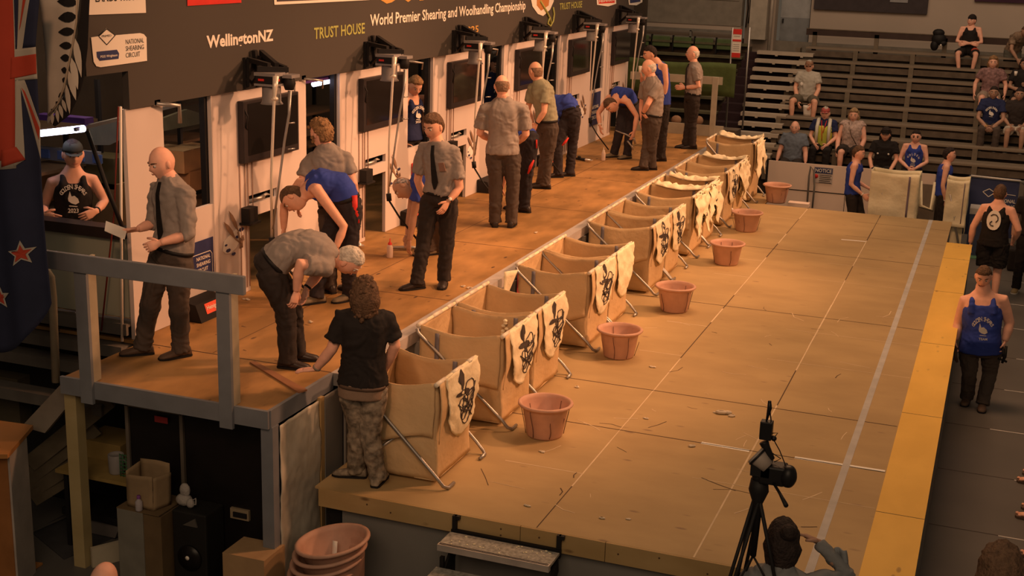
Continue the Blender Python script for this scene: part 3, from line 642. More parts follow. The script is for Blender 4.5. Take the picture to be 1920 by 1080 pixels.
    if rag:       # scruffy cloth bunched along the rails
        mb = MB()
        def ruff(a, b):      # loose cloth gathered over the far rim
            x = x0+.08+(x1-x0)*a*.95; p = V(x, y1-.09+.16*b, zt+.01+.05*math.sin(PI*b)-.05*math.sin(PI*a)); q = V(noise.noise(p*11+S), noise.noise(p*11+S+V(7, 0, 0)), noise.noise(p*13+S+V(0, 7, 0)))
            return p+q*.06*math.sin(PI*b)
        mb.grid(ruff, 26, 8); part('gathered_rim', mb, M_fadp, P, 'loose cloth gathered along the rim', solid=.005)
        mb = MB()
        def rg2(a, b):
            y = y0-.02+(y1-y0)*a; p = V(x1+.07+.05*b, y, zt-.02-b*.42*(1+.4*math.sin(a*7+seed))); return p+V(.05*noise.noise(p*8+S), .03*noise.noise(p*9), 0)
        mb.grid(rg2, 18, 14); part('bunched_cloth', mb, M_fadp, P, 'bunched loose cloth', solid=.005)
    return P
names = ['first', 'second', 'third', 'fourth', 'fifth', 'sixth', 'seventh', 'eighth', 'ninth', 'tenth', 'eleventh', 'farthest']
fadge(8.74, 9.48, 'wool fadge nearest the camera, beside the man in camouflage trousers', seed=1, x0=-4.50)
spots = [(10.14, 10.90, 0, 'wool fadge behind the nearest one, with a wool clump on its far wall'), (10.98, 11.76, 0, 'third wool fadge from the camera, behind and left of the nearest tub'),
         (12.64, 13.42, 0, 'wool fadge right of the red brace under the board edge'), (13.46, 14.20, 0, 'fifth wool fadge along the board, its pale flap without a black mark'),
         (15.14, 15.92, 0, 'wool fadge halfway along the board, sixth from the near end'), (15.96, 16.74, 0, 'seventh wool fadge, left of the tub in the middle of the row'),
         (17.34, 18.10, 1, 'scruffy wool fadge with bunched cloth, eighth along the board'), (18.16, 18.92, 1, 'wool fadge crowned with loose wool tufts, ninth along the board'),
         (19.55, 20.31, 0, 'tenth wool fadge, in front of the standing far judges'), (20.36, 21.12, 1, 'wool fadge with a dark rag on its rail, eleventh along the board')]
for i, (a, b, rag, lab) in enumerate(spots): fadge(a, b, lab, seed=i+2, rag=rag, logo=(i != 3))
fadge(21.75, 22.5, 'tallest wool fadge at the far end of the board', seed=20, rag=1, zt=1.0, logo=False)
# wool clump and brace
mb = MB()
for k in range(9): mb.ball((-4.05+random.uniform(-.03, .03), 10.88-.03, .76-.025*k), (.022, .02, .016), 8, 6)
solo('wool_clump', mb, M_fadp, (-4.05, 10.85, .55), 'ragged clump of wool stuck inside the second wool fadge', 'wool')
mb = MB(); mb.beam(pxx(963, 518, -4.6), pxx(1, 1, -4.6) if False else V(-4.55, 12.25, .05), .035, .035)
a = pxx(974, 505, -4.62); mb = MB(); mb.beam(a, V(-4.50, a.y-.35, .02), .035, .035)
solo('red_brace', mb, mat('red_paint', (.65, .06, .04), .4), (-4.6, a.y-.2, 0), 'bright red bar leaning under the board edge beside the fourth wool fadge', 'bar')
for i, (px, py) in enumerate(((945, 527),)):
    a = pxx(px, py, -4.60); mb = MB(); mb.grid(lambda u, v: V(a.x+.10*u*(1-v), a.y+.14*u*(1-v*.4), a.z+.10-.3*v), 4, 5)
    solo('rag_end', mb, M_fadp, (a.x, a.y, a.z-.2), ['loose cloth end sticking up beside the red bar', 'loose cloth end sticking up left of the sixth wool fadge'][i], 'cloth', solid=.004)

# ================================================================ plastic tubs
M_tub = mat('tub_plastic', (0.58, 0.34, 0.25), .5, var=.10, scale=7)
M_tubD = mat('tub_scuffs', (0.16, 0.08, 0.06), .7)
def tub_mesh(c, r=.225, h=.30, rim=.022, tilt=None):
    mb = MB(); M = tilt
    prof = [(.0, .002), (r*.66, .002), (r*.70, .02), (r*.90, h-.02), (r*.92, h-.015), (r+.004, h-.022), (r+.016, h-.010), (r+.014, h+.004), (r-.002, h+.010), (r*.93, h+.002), (r*.88, h-.03), (r*.66, .025), (.0, .02)]
    mb.lathe(prof, (0, 0, 0), 32, M=M)
    for i, p in enumerate(mb.v): mb.v[i] = tuple(Vector(p)+Vector(c))
    return mb
TUBS = [((1010, 826), 'plastic wool tub nearest the camera, in front of the second wool fadge'), ((1152, 675), 'second plastic tub from the camera'), ((1258, 588), 'third tub along the stage, scuffed inside'),
        ((1357, 499), 'fourth tub along the stage, darker and muddier'), ((1395, 436), 'fifth tub, in front of the farthest cluster of wool fadges'), ((1452, 382), 'farthest tub, by the far edge of the stage and the white barrier')]
T0 = None
for i, ((px, py), lab) in enumerate(TUBS):
    p = pz(px, py, 0.0)+V(0, .15, 0)
    if i == 0:
        T0 = thing('plastic_tub', (p.x, p.y, 0), lab, 'tub', 'scuffed plastic tubs on the stage')
        part('bowl', tub_mesh(p), M_tub, T0)
        mb = MB()
        for a, l in ((.3, .3), (1.9, .26), (3.6, .3), (4.4, .3), (5.3, .2)):
            q = [p+V(math.cos(a+.04*math.sin(k))*(.225*(.71+.2*k/5)+.004), math.sin(a+.04*math.sin(k))*(.225*(.71+.2*k/5)+.004), .02+l*.8*k/5) for k in range(6)]; mb.tube(q, .0035, 4)
            q = [p+V(math.cos(a+.8)*(.225*(.655+.2*k/5)-.002), math.sin(a+.8)*(.225*(.655+.2*k/5)-.002), .03+l*.8*k/5) for k in range(6)]; mb.tube(q, .003, 4)
        part('scuff_marks', mb, M_tubD, T0)
    else:
        c = copy_tree(T0, p-Vector(T0.location)+V(0, 0, -p.z*0), lab); c.location.z = 0; c.rotation_euler.z = i*1.1; c.scale = (1, 1, [1, .98, 1, .97, .96, 1][i])
# the stack of tubs on the floor below the stage
base = pyy(622, 1010, 8.02); base = V(base.x+.09, 7.98, -.9)
ztop = -.14
for k in range(5):
    z = -.55-.075*k
    M = Matrix.Rotation(math.radians(-9), 3, 'Y')@Matrix.Rotation(math.radians(3+k), 3, 'X')
    mb = tub_mesh((base.x-.02*k, base.y, z), r=.27, h=.34, tilt=M)
    P = solo('plastic_tub', mb, M_tub, (base.x, base.y, z), ['topmost tub of the stack beside the plastic sheet, label strip inside', 'second tub down in the floor stack', 'third tub down in the floor stack', 'fourth tub down in the floor stack', 'bottom tub of the floor stack'][k], 'tub', 'tubs stacked on the floor')
    if k == 0:
        mb = MB(); mb.grid(lambda a, b: V(base.x-.13+.04*a+.02*b, base.y+.13-.06*b+.04*a*0, z+.25-.19*b), 1, 4); part('label_strip', mb, M_txtW, P, 'pale label strip', solid=.003)
# ================================================================ portable steps
P = thing('portable_steps', (-3.0, 8.0, -.9), 'aluminium portable steps hooked onto the near edge of the stage', 'steps')
M_tread = mat('gritty_tread', (.36, .34, .30), .8, var=.35, scale=40); M_alu = mat('aluminium', (.62, .56, .52), .35, metal=.5)
SX0, SX1 = -3.48, -2.62
for n, (zt, ya, yb) in enumerate(((-.12, 8.03, 8.27), (-.29, 7.80, 8.02), (-.46, 7.57, 7.79), (-.63, 7.34, 7.56))):
    mb = MB(); mb.box(SX0, SX1, ya+.04, yb, zt-.02, zt); mb.mi = 1; mb.box(SX0, SX1, ya, ya+.04, zt-.045, zt+.004); mb.mi = 2
    mb.box(SX0+.01, SX1-.01, ya+.012, ya+.018, zt+.004, zt+.006); mb.box(SX0+.01, SX1-.01, ya+.027, ya+.033, zt+.004, zt+.006)
    part('tread', mb, [M_tread, M_alu, M_dark], P)
mb = MB(); mb.beam((SX0, 8.30, -.13), (SX1, 8.30, -.13), .03, .045)
for x in (SX0+.02, SX1-.02): mb.beam((x, 8.31, -.18), (x, 8.31, -.0), .035, .03); mb.beam((x, 8.31, -.015), (x+.04, 8.31, -.015), .03, .03)
part('hook_bar', mb, M_dark, P)
for x in (SX0+.03, SX1-.03):
    mb = MB(); mb.prism([(x, 8.28, -.16), (x, 7.35, -.86), (x, 7.45, -.9), (x, 8.30, -.28)], (.02, 0, 0)); mb.beam((x, 8.25, -.22), (x, 8.25, -.9), .035, .035); mb.beam((x, 8.06, -.22), (x, 8.06, -.9), .03, .03)
    part('side_frame', mb, M_dark, P, fixn=True)
mb = MB()
for k in range(26): mb.ball((random.uniform(SX0+.05, SX1-.05), random.uniform(8.08, 8.26), -.118), (random.uniform(.004, .014), .008, .005), 6, 5)
solo('wool_scraps', mb, M_fadp, (-3, 8.15, -.12), 'scraps of wool littering the top tread of the portable steps', 'wool'); bpy.data.objects['wool_scraps']['kind'] = 'stuff'
# ================================================================ left side: flags, counter, clutter
M_flag = mat('flag_navy', (0.020, 0.024, 0.055), .8, var=.1, bump=.15, bscale=5)
M_flagr = mat('flag_red', (0.42, 0.05, 0.025), .8, var=.06)
M_flagw = mat('flag_white', (0.40, 0.36, 0.31), .8, var=.05)
FY = 7.30
P = thing('national_flag', (-6.6, FY, 1.3), 'navy flag with a red cross canton and red white-edged stars hanging at the left edge', 'flag')
def fq(x, y): return pyy(x, y, FY)
def fold(x, z): return .035*math.sin(x*9+z*.4)+.02*math.sin(x*21+z)
def fl_s(x, z, off=0): return V(x, FY+fold(x, z)*(.5+.5*min(1, max(0, (3.7-z)/2)))-off, z)
xr = fq(74, 300).x
mb = MB()
def body(a, b):
    q = fq(75, 300); zt = 3.9; zlo = fq(30, 665).z-.0
    x = xr-.95+.95*a+ (.02*math.sin(b*6)); z = zt-(zt-(zlo+ .42*max(0, (a-.5)*2)**2))*b
    return fl_s(x, z)
mb.grid(body, 40, 50); part('navy_field', mb, M_flag, P, solid=.003)
def patch(pts, m, name, off, lab=None, n=14):
    """a polygon given in picture points, laid on the hanging cloth as a strip quad grid"""
    q = [fq(*p) for p in pts]; mb = MB()
    if len(q) == 4: mb.grid(lambda a, b: (lambda s: fl_s(s.x, s.z, off))((q[0]*(1-a)+q[1]*a)*(1-b)+(q[3]*(1-a)+q[2]*a)*b), n, n)
    else: mb.poly([fl_s(s.x, s.z, off) for s in q])
    return part(name, mb, m, P, lab, solid=.001)
patch([(-40, -20), (75, -30), (66, 88), (-40, 90)], M_flag, 'canton', .004)
patch([(-60, -20), (22, -25), (33, 315), (-60, 320)], M_flagw, 'canton', .006, 'white border of the cross')
patch([(-60, -20), (21, -25), (31, 296), (-60, 312)], M_flagr, 'canton', .009, 'red upright of the cross')
patch([(-40, 100), (67, 88), (70, 148), (-40, 158)], M_flagw, 'canton', .007); patch([(20, 108), (68, 101), (69, 138), (20, 148)], M_flagr, 'canton', .010, 'red bar of the cross')
patch([(33, -20), (60, -25), (38, 95), (28, 105)], M_flagw, 'canton', .007); patch([(44, -10), (52, -15), (36, 50), (33, 58)], M_flagr, 'canton', .010)
patch([(30, 150), (42, 150), (75, 232), (75, 300)], M_flagw, 'canton', .007); patch([(37, 165), (43, 172), (74, 240), (72, 262)], M_flagr, 'canton', .010)
patch([(28, 150), (34, 150), (44, 300), (30, 312)], M_flagw, 'canton', .0075)
patch([(11, 280), (32, 275), (45, 300), (11, 312)], M_flagr, 'canton', .010, n=4)
def star(cx, cy, r, rot=0.1):
    for k, (m, s, off) in enumerate(((M_flagw, 1, .010), (M_flagr, .68, .014))):
        pts = []
        for i in range(10):
            rr_ = r*s*(1 if i % 2 == 0 else .42); a = rot+PI/2+i*PI/5; pts.append(fq(cx+rr_*math.cos(a)*.85, cy-rr_*math.sin(a)))
        q = [fl_s(s_.x, s_.z, off) for s_ in pts]; mb = MB(); c = sum(q, V(0, 0, 0))/10
        mb._add(q+[c], [(i, (i+1) % 10, 10) for i in range(10)], False); part('star', mb, m, P, ['white star edge', 'red star'][k], solid=.001)
star(45, 474, 25); star(4, 557, 24); star(-8, 412, 14)

# silver fern flag
P = thing('fern_flag', (-6.4, 7.8, 2.7), 'black and white fern leaf flag hanging beside the national flag', 'flag')
GY = 7.82
def gq(x, y, off=0): q = pyy(x, y, GY); return V(q.x, GY+.006*math.sin(q.x*30)-off*2, q.z)
M_fw = mat('fern_white', (.62, .55, .47), .8, var=.06); M_fk = mat('fern_black', (.015, .013, .014), .8)
edge = [(150, -30), (146, 20), (142, 60), (136, 100), (130, 130), (124, 160), (118, 180), (108, 200), (98, 218), (92, 232)]
left = [(72, -30), (78, 20), (82, 60), (86, 100), (88, 140), (89, 180), (90, 200), (90, 215), (90, 225), (90, 233)]
mb = MB(); n = len(edge)
vs = []; fs = []
for (a, b) in zip(left, edge):
    for k in range(9): t = k/8; vs.append(gq(a[0]*(1-t)+b[0]*t, a[1]*(1-t)+b[1]*t))
for i in range(n-1):
    for k in range(8): fs.append((i*9+k, i*9+k+1, i*9+k+10, i*9+k+9))
mb._add(vs, fs, True); part('white_cloth', mb, M_fw, P, solid=.003)
mb = MB(); pts = [(a[0], a[1]) for a in edge]+[(100, 238), (128, 215), (138, 195), (147, 170), (153, 145), (160, 90), (166, -30)]
mb.poly([gq(x, y, -.012) for x, y in pts]); mb.mi = 0; part('black_cloth', mb, M_fk, P, solid=.002)
def leaf(bx, by, ex, ey, w, m, off):
    b = V(bx, by, 0); e = V(ex, ey, 0); d = e-b; nn = V(-d.y, d.x, 0).normalized()*w
    P2 = [b+d*t+nn*math.sin(PI*t**.8)*s for s, ts in ((1, (0, .2, .4, .6, .8, 1)), (-1, (.8, .6, .4, .2))) for t in ts]
    q = [gq(p.x, p.y, off) for p in P2]; mbx = MB(); mbx.poly(q); return part('leaf', mbx, m, P, ('black leaf' if m is M_fk else 'white leaf'), solid=.001)
for bx, by, ex, ey, w in ((147, 5, 108, 2, 9), (145, 30, 110, 34, 10), (142, 58, 110, 60, 8), (138, 85, 112, 85, 7), (134, 108, 114, 108, 7), (128, 132, 116, 130, 6), (124, 150, 118, 148, 5), (122, 172, 110, 182, 4), (112, 196, 106, 190, 4), (104, 208, 98, 204, 3)):
    leaf(bx, by, ex, ey, w, M_fk, .006)
for bx, by, ex, ey, w in ((141, 70, 153, 145, 6), (136, 108, 147, 168, 6), (131, 132, 144, 188, 6), (126, 158, 133, 213, 5), (117, 186, 126, 210, 4), (112, 196, 118, 222, 4), (107, 205, 110, 230, 3), (100, 212, 100, 234, 3), (95, 216, 92, 232, 3)):
    leaf(bx, by, ex, ey, w, M_fw, .004)
mb = MB(); mb.tube([gq(x, y, .01) for x, y in ((147, -20), (146, 40), (140, 80), (132, 125), (124, 162), (112, 192), (96, 215))], .007, 6); part('stem', mb, mat('fern_stem', (.45, .36, .27), .8), P)

# front counter of the back room
M_ctr = mat('counter_face', (0.40, 0.41, 0.33), .7, var=.1, scale=1.5); M_oak = mat('dark_rail', (0.035, 0.022, 0.018), .4)
P = thing('counter', (-7.7, 8.95, .75), 'grey-green counter panel with dark top rail beneath the leaning man', 'counter')
mb = MB(); mb.box(-8.9, -6.78, 8.95, 9.0, .93, 1.66); part('face_panel', mb, M_ctr, P)
mb = MB(); mb.box(-8.9, -6.78, 8.90, 9.06, 1.62, 1.71); part('top_rail', mb, M_oak, P)
P = thing('ledge_steps', (-7.7, 8.7, 0), 'grey ledge boards stepping down below the counter', 'steps')
for z, y in ((.90, 8.88), (.72, 8.80), (.55, 8.72), (.30, 8.5)):
    mb = MB(); mb.box(-9.0, -6.74, y-.03, y, z-.10, z-.0); mb.box(-9.0, -6.74, y, y+.16, z-.03, z-.01); part('board', mb, mat('ledge_grey', (.15, .135, .12), .8), P)
mb = MB(); mb.box(-9, -6.76, 8.96, 9.0, -.9, .85); struct('trim_3', mb, M_dark)
mb = MB(); q = [pyy(x, y, 8.25) for x, y in ((75, 497), (86, 506), (95, 520), (99, 560), (105, 716))]; mb.tube(q, .034, 10)
solo('curved_handrail', mb, mat('cream_rail', (.38, .33, .24), .5), tuple(q[-1]), 'curved cream tube handrail beside the navy flag', 'handrail')
mb = MB(); q = [pyy(x, y, 8.75) for x, y in ((164, 246), (200, 350), (235, 440))]; mb.tube(q, .018, 8); solo('slanting_pole', mb, M_dark, tuple(q[-1]), 'thin dark pole slanting from the tube light to the counter', 'pole')
mb = MB(); mb.tube([pyy(x, y, 8.85) for x, y in ((226, 200), (227, 400), (229, 640))], .012, 6); mb.mi = 1; mb.tube([pyy(x, y, 8.83) for x, y in ((222, 200), (214, 400), (190, 620))], .007, 6)
solo('hanging_cable', mb, [M_txtW, mat('cable_red', (.2, .03, .02))], (-6.8, 8.85, .8), 'white and red cables hanging left of the white wall end', 'cable')
# back room tube lights
def tube_light(x0, y0, x1, y1, Y, lab, r=.028):
    a = pyy(x0, y0, Y); b = pyy(x1, y1, Y); P = thing('tube_light', tuple((a+b)/2), lab, 'lamp', 'tube lights in the back room')
    mb = MB(); mb.tube([a, b], r, 12); part('tube', mb, mat('tube_glow', (1, 1, 1), emit=(.80, .78, 1.0), estr=6.0), P)
    mb = MB(); mb.box(min(a.x, b.x)-.03, max(a.x, b.x)+.03, Y-.02, Y+.10, max(a.z, b.z)+r*1.4, max(a.z, b.z)+r*1.4+.05); part('housing', mb, mat('violet_housing', (.12, .05, .30), .5), P)
    return P
tube_light(76, 250, 157, 241, 9.35, 'long glowing tube light above the man in the cap', .030)
def tube_lightx(x0, y0, x1, y1, X, lab):
    a = pxx(x0, y0, X); b = pxx(x1, y1, X); P = thing('tube_light', tuple((a+b)/2), lab, 'lamp', 'tube lights in the back room')
    mb = MB(); mb.tube([a, b], .028, 12); part('tube', mb, mat('tube_glow', (1, 1, 1)), P)
    mb = MB(); mb.box(X-.05, X+.03, a.y-.25, b.y+.05, max(a.z, b.z)+.02, max(a.z, b.z)+.06); part('housing', mb, mat('violet_housing', (.12, .05, .30)), P)
tube_lightx(588, 158, 631, 149, -6.84, 'short glowing tube light above the curly-haired judge')
# back room contents
rb = random.Random(5)
for yy, en in ((10.0, 26), (14.6, 10), (19.0, 8)):
    d = bpy.data.lights.new('back_room_lamp', 'POINT'); d.energy = en; d.color = (1, .72, .5); d.shadow_soft_size = .2; o = bpy.data.objects.new('back_room_lamp', d); COL.objects.link(o); o.location = (-7.4, yy, 3.2)
M_board = mat('olive_board', (.20, .185, .12), .8, var=.15)
mb = MB(); q = [pyy(x, y, 9.9) for x, y in ((165, 232), (215, 222), (232, 236), (226, 262), (205, 272), (170, 272))]; mb.prism(q, (0, .02, 0)); solo('leaning_board', mb, M_board, tuple(q[3]), 'pale olive board propped up behind the cables', 'board', fixn=True)
q = [pxx(x, y, -7.6) for x, y in ((306, 222), (352, 205), (396, 218), (396, 228), (306, 246))]; mb = MB(); mb.prism(q, (-.04, 0, 0)); solo('sloping_board', mb, M_board, tuple(q[0]), 'sloping olive board seen through the first doorway', 'board', fixn=True)
def bbox(c, s, m, name, lab, cat, grp=None, rot=0):
    P = thing(name, c, lab, cat, grp); M = Matrix.Translation(Vector(c))@Matrix.Rotation(rot, 4, 'Z')
    mb = MB(); mb.box(-s[0]/2, s[0]/2, -s[1]/2, s[1]/2, 0, s[2], M); part('box_body', mb, m, P, bevel=.004)
    return P
def flaps(P, c, s, m, rot=0):
    M = Matrix.Translation(Vector(c))@Matrix.Rotation(rot, 4, 'Z'); mb = MB()
    mb._add([M@V(-s[0]/2, -s[1]/2, s[2]+.002), M@V(s[0]/2, -s[1]/2, s[2]+.002), M@V(s[0]/2, -.01, s[2]+.006), M@V(-s[0]/2, -.01, s[2]+.006)], [(0, 1, 2, 3)], False)
    mb._add([M@V(-s[0]/2, s[1]/2, s[2]+.002), M@V(s[0]/2, s[1]/2, s[2]+.002), M@V(s[0]/2, .01, s[2]+.006), M@V(-s[0]/2, .01, s[2]+.006)], [(0, 3, 2, 1)], False)
    part('flap', mb, m, P, solid=.003)
M_crd2 = mat('brown_carton', (.50, .25, .11), .85, var=.1)
q = pxx(352, 330, -7.7)
for x, y, s, lab in ((346, 318, .34, 'brown carton on the shelf inside the first doorway, lower one'), (330, 285, .24, 'brown carton inside the first doorway behind the bald man head'), (372, 282, .28, 'upper brown carton right of the bald man inside the first doorway')):
    c = pxx(x, y, -7.6); P = bbox((c.x, c.y, c.z-.18), (.4, s+.08, .22), M_crd2, 'carton', lab, 'box', 'cartons in the back room'); flaps(P, (c.x, c.y, c.z-.18), (.4, s+.08, .22), M_card)
for k in range(-1, 6):       # shelf racks standing behind the doorways
    ya = yk(k)+1.78; P = thing('shelf_rack', (-8.3, ya+.35, U), 'dark shelf rack behind the doorway %s' % ['behind the bald man', 'behind the curly-haired judge', 'behind the youth', 'behind the bald judge\'s head', 'behind the olive-shirted judge', 'left of the far bent shearer', 'past the last television'][k+1], 'shelf', 'shelf racks behind the doorways')
    for z in (1.2, 1.55, 1.95, 2.35): mb = MB(); mb.box(-8.5, -8.1, ya-.25, ya+.9, z, z+.03); part('shelf', mb, mat('rack_wood', (.09, .055, .03), .8), P)
    for yy in (ya-.25, ya+.9):
        for xx in (-8.5, -8.1): mb = MB(); mb.beam((xx, yy, U), (xx, yy, 2.75), .04, .04); part('rack_post', mb, M_dark, P)
    mb = MB(); mb.beam((-7.5, ya-.2, 2.35+.1*(k % 2)), (-7.3, ya+1, 2.55), .03, .03); solo('cross_pole', mb, M_steel, (-7.4, ya, 2.35), 'thin steel pole crossing behind the doorway %s' % ['over the cartons', 'with the second tube light', 'over the youth', 'over the dark-shirted man', 'behind the olive shirt', 'above the fifth stand', 'at the far end'][k+1], 'pole', 'steel poles in the back room')
# left: carton stack and board behind the capped man
for x, y, w, h, m in ((95, 370, .5, .5, M_crd2), (205, 385, .45, .5, mat('tan_carton', (.30, .19, .09), .8)), (205, 320, .35, .3, mat('olive_bag', (.10, .08, .035), .9))):
    c = pyy(x, y, 10.3); P = bbox((c.x, 10.3, c.z-h/2), (w, .3, h), m, 'carton', {95: 'brown carton left of the capped man', 205: 'tan carton right of the capped man'}[x] + (' with an olive bag on top' if y == 320 else ''), 'box')
mb = MB(); c = pyy(110, 290, 10.0); mb.box(c.x-.5, c.x+.45, 10, 10.05, c.z-.06, c.z+.06); mb.mi = 1
for k in range(5): mb.box(c.x-.4+.2*k, c.x-.3+.2*k, 9.98, 10.0, c.z-.04, c.z+.04)
solo('blue_shelf', mb, [mat('pale_shelf', (.22, .22, .25), .6), mat('blue_item', (.10, .16, .38), .6)], tuple(c), 'shelf edge with blue items behind the capped man head', 'shelf')

# ================================================================ under the deck
G = -.9
M_case = mat('case_black', (.010, .008, .008), .35); M_alu2 = mat('case_edge', (.20, .17, .14), .4, metal=.4)
P = thing('flight_case', (-5.95, 8.5, G), 'tall black flight case with steel edging and small red label under the board', 'flight case')
mb = MB(); mb.box(-6.23, -5.72, 8.15, 8.75, G, .52); part('case_body', mb, M_case, P, bevel=.01)
mb = MB()
for x in (-6.23, -5.72): mb.box(x-.015, x+.015, 8.13, 8.16, G, .53)
mb.box(-6.24, -5.71, 8.13, 8.16, .49, .53); part('edging', mb, M_alu2, P)
mb = MB(); mb.box(-5.96, -5.84, 8.125, 8.132, .40, .45); part('label_plate', mb, [mat('maroon', (.3, .03, .03)), M_txtW], P, 'small red label plate')
P = thing('flight_case', (-5.35, 8.5, G), 'wide black flight case with recessed steel latch under the board', 'flight case')
mb = MB(); mb.box(-5.68, -4.92, 8.12, 8.75, G, .50); part('case_body', mb, M_case, P, bevel=.012)
a = pyy(434, 950, 8.115); b = pyy(469, 976, 8.115)
mb = MB(); mb.box(a.x, b.x, 8.095, 8.12, b.z, a.z); mb.mi = 1; mb.box(a.x+.03, b.x-.015, 8.085, 8.095, b.z+.02, b.z+.06); part('latch', mb, [mat('latch_steel', (.45, .36, .24), .4, metal=.4), M_dark], P, 'recessed steel latch')
P = thing('loudspeaker', (-5.83, 7.95, G), 'black loudspeaker with a round pale badge standing in front of the flight cases', 'loudspeaker')
a = pyy(322, 955, 7.85); b = pyy(385, 955, 7.85); mb = MB(); mb.box(a.x, b.x, 7.85, 8.10, G, a.z); part('cabinet', mb, mat('speaker_black', (.014, .013, .012), .6), P, bevel=.012)
cx = (a.x+b.x)/2; c = pyy(352, 1046, 7.84)
mb = MB(); M = Matrix.Rotation(PI/2, 3, 'X'); mb.lathe([(.0, .012), (.09, .012), (.105, .004), (.11, .0)], (cx, 7.845, c.z), 28); mb = MB(); mb.tube([(cx, 7.85, c.z), (cx, 7.835, c.z)], .105, 28); part('woofer', mb, M_case, P)
mb = MB(); mb.tube([(c.x, 7.84, c.z), (c.x, 7.83, c.z)], .017, 16); part('badge', mb, M_txtW, P, 'small round pale badge')
mb = MB(); h = pyy(352, 975, 7.84); mb.prism([(cx-.05, 7.85, h.z-.05), (cx+.08, 7.85, h.z-.05), (cx+.06, 7.85, h.z+.02)], (0, -.012, 0)); part('horn', mb, mat('horn_grey', (.09, .08, .07)), P, fixn=True)
mb = MB(); t = pyy(345, 925, 7.95); zb = a.z
mb.ball((t.x, 7.95, zb+.05), (.07, .05, .05)); mb.ball((t.x+.01, 7.95, zb+.13), (.045, .03, .06)); mb.ball((t.x+.07, 7.93, zb+.04), (.035, .03, .04)); mb.tube([(t.x+.08, 7.93, zb+.06), (t.x+.12, 7.93, zb+.09), (t.x+.12, 7.93, zb+.04), (t.x+.08, 7.93, zb+.03)], .006, 6)
solo('crumpled_tissue', mb, mat('tissue', (.36, .33, .31), .8, bump=.6, bscale=25), (t.x, 7.95, zb), 'crumpled white tissues on top of the loudspeaker', 'tissues')
# carton with paper bag
q0 = pyy(224, 1062, 7.75); q1 = pyy(272, 1075, 7.75); hz = pyy(245, 958, 7.75).z
P = thing('carton', (q0.x+.12, 7.95, G), 'tall pale carton standing on the floor in front of the flight case', 'box')
mb = MB(); mb.box(q0.x, q1.x-.0, 7.75, 8.12, G, hz); part('box_body', mb, mat('carton_pale', (.20, .19, .16), .8), P, bevel=.004)
mb = MB(); mb.box(q1.x, q1.x+.16, 7.76, 8.12, G, hz-.01); part('side_face', mb, mat('card_dim', (.15, .10, .05), .9), P, 'brown side face'); 
mb = MB(); mb.box(q0.x, q1.x+.15, 7.75, 8.12, hz, hz+.008); part('flap', mb, mat('card_dim', (.15, .10, .05)), P)
P = thing('paper_bag', (q0.x+.16, 7.9, hz), 'brown paper bag standing on the tall carton', 'bag')
a = pyy(236, 885, 7.80); b = pyy(288, 965, 7.80); top = a.z
mb = MB(); x0, x1 = a.x, b.x
mb.grid(lambda u, v: V(x0+(x1-x0)*u, 7.80+.01*noise.noise(V(u*5, v*5, 0)), hz+.01+(top-.03-hz+.02*u)*(v)), 6, 8)
mb.grid(lambda u, v: V(x1+.05*u+.01*v, 7.80+.16*u, hz+.01+(top-.02-hz)*(v)), 5, 8); mb.grid(lambda u, v: V(x0+.02+(x1-x0+.03)*u, 7.96, hz+.01+(top+.06-hz-.02*abs(u-.6))*(v)), 6, 8); mb.grid(lambda u, v: V(x0+.02*u, 7.80+.16*u, hz+.01+(top-.0+.03*u-hz)*(v)), 5, 8)
part('bag_paper', mb, mat('kraft_paper', (.30, .21, .12), .8, bump=.3, bscale=8), P, solid=.003)
c = pyy(252, 930, 7.72); P = thing('small_bottle', (c.x, 7.765, hz+.008), 'tiny clear bottle with purple cap in front of the paper bag', 'bottle')
mb = MB(); mb.lathe([(.0, 0), (.026, 0), (.028, .01), (.028, .075), (.012, .095), (.012, .10), (0, .10)], (c.x, 7.77, hz+.008), 16); part('bottle_body', mb, mat('clear_plastic', (.40, .36, .38), .2), P)
mb = MB(); mb.lathe([(.014, .10), (.014, .125), (0, .125)], (c.x, 7.77, hz+.008), 12); part('cap', mb, mat('purple_cap', (.20, .06, .26)), P)
# shelf board, white jug, green basket, grey bin, planks
M_ol = mat('mustard_carton', (.30, .21, .07), .85, var=.12)
c = pyy(205, 845, 8.6); P = bbox((c.x, 8.65, c.z-.15), (.42, .35, .27), M_ol, 'carton', 'mustard carton behind the pale timber leg', 'box'); 
c = pyy(215, 800, 9.0); P = bbox((c.x, 9.1, c.z-.2), (.6, .1, .42), mat('ochre_panel', (.22, .15, .045), .9), 'panel', 'ochre panel behind the mustard carton under the board', 'panel')
c = pyy(219, 886, 8.3); P = thing('white_jug', (c.x, 8.3, c.z), 'white jug with dark rim behind the pale timber leg', 'jug')
mb = MB(); mb.lathe([(.0, 0), (.058, 0), (.062, .01), (.066, .16), (.062, .165), (.058, .15), (.0, .15)], (c.x, 8.3, c.z), 20); part('jug_body', mb, mat('jug_white', (.28, .26, .26), .5), P)
mb = MB(); mb.tube([(c.x+.06, 8.3, c.z+.13), (c.x+.11, 8.3, c.z+.11), (c.x+.105, 8.3, c.z+.05), (c.x+.06, 8.3, c.z+.03)], .009, 6); part('handle', mb, mat('jug_white', (.42, .38, .38)), P)
mb = MB(); mb.box(c.x-.5, c.x+.35, 8.15, 8.5, c.z-.03, c.z); solo('shelf_board', mb, M_ol, (c.x, 8.3, c.z-.03), 'shelf board holding the white jug under the raised board', 'shelf')
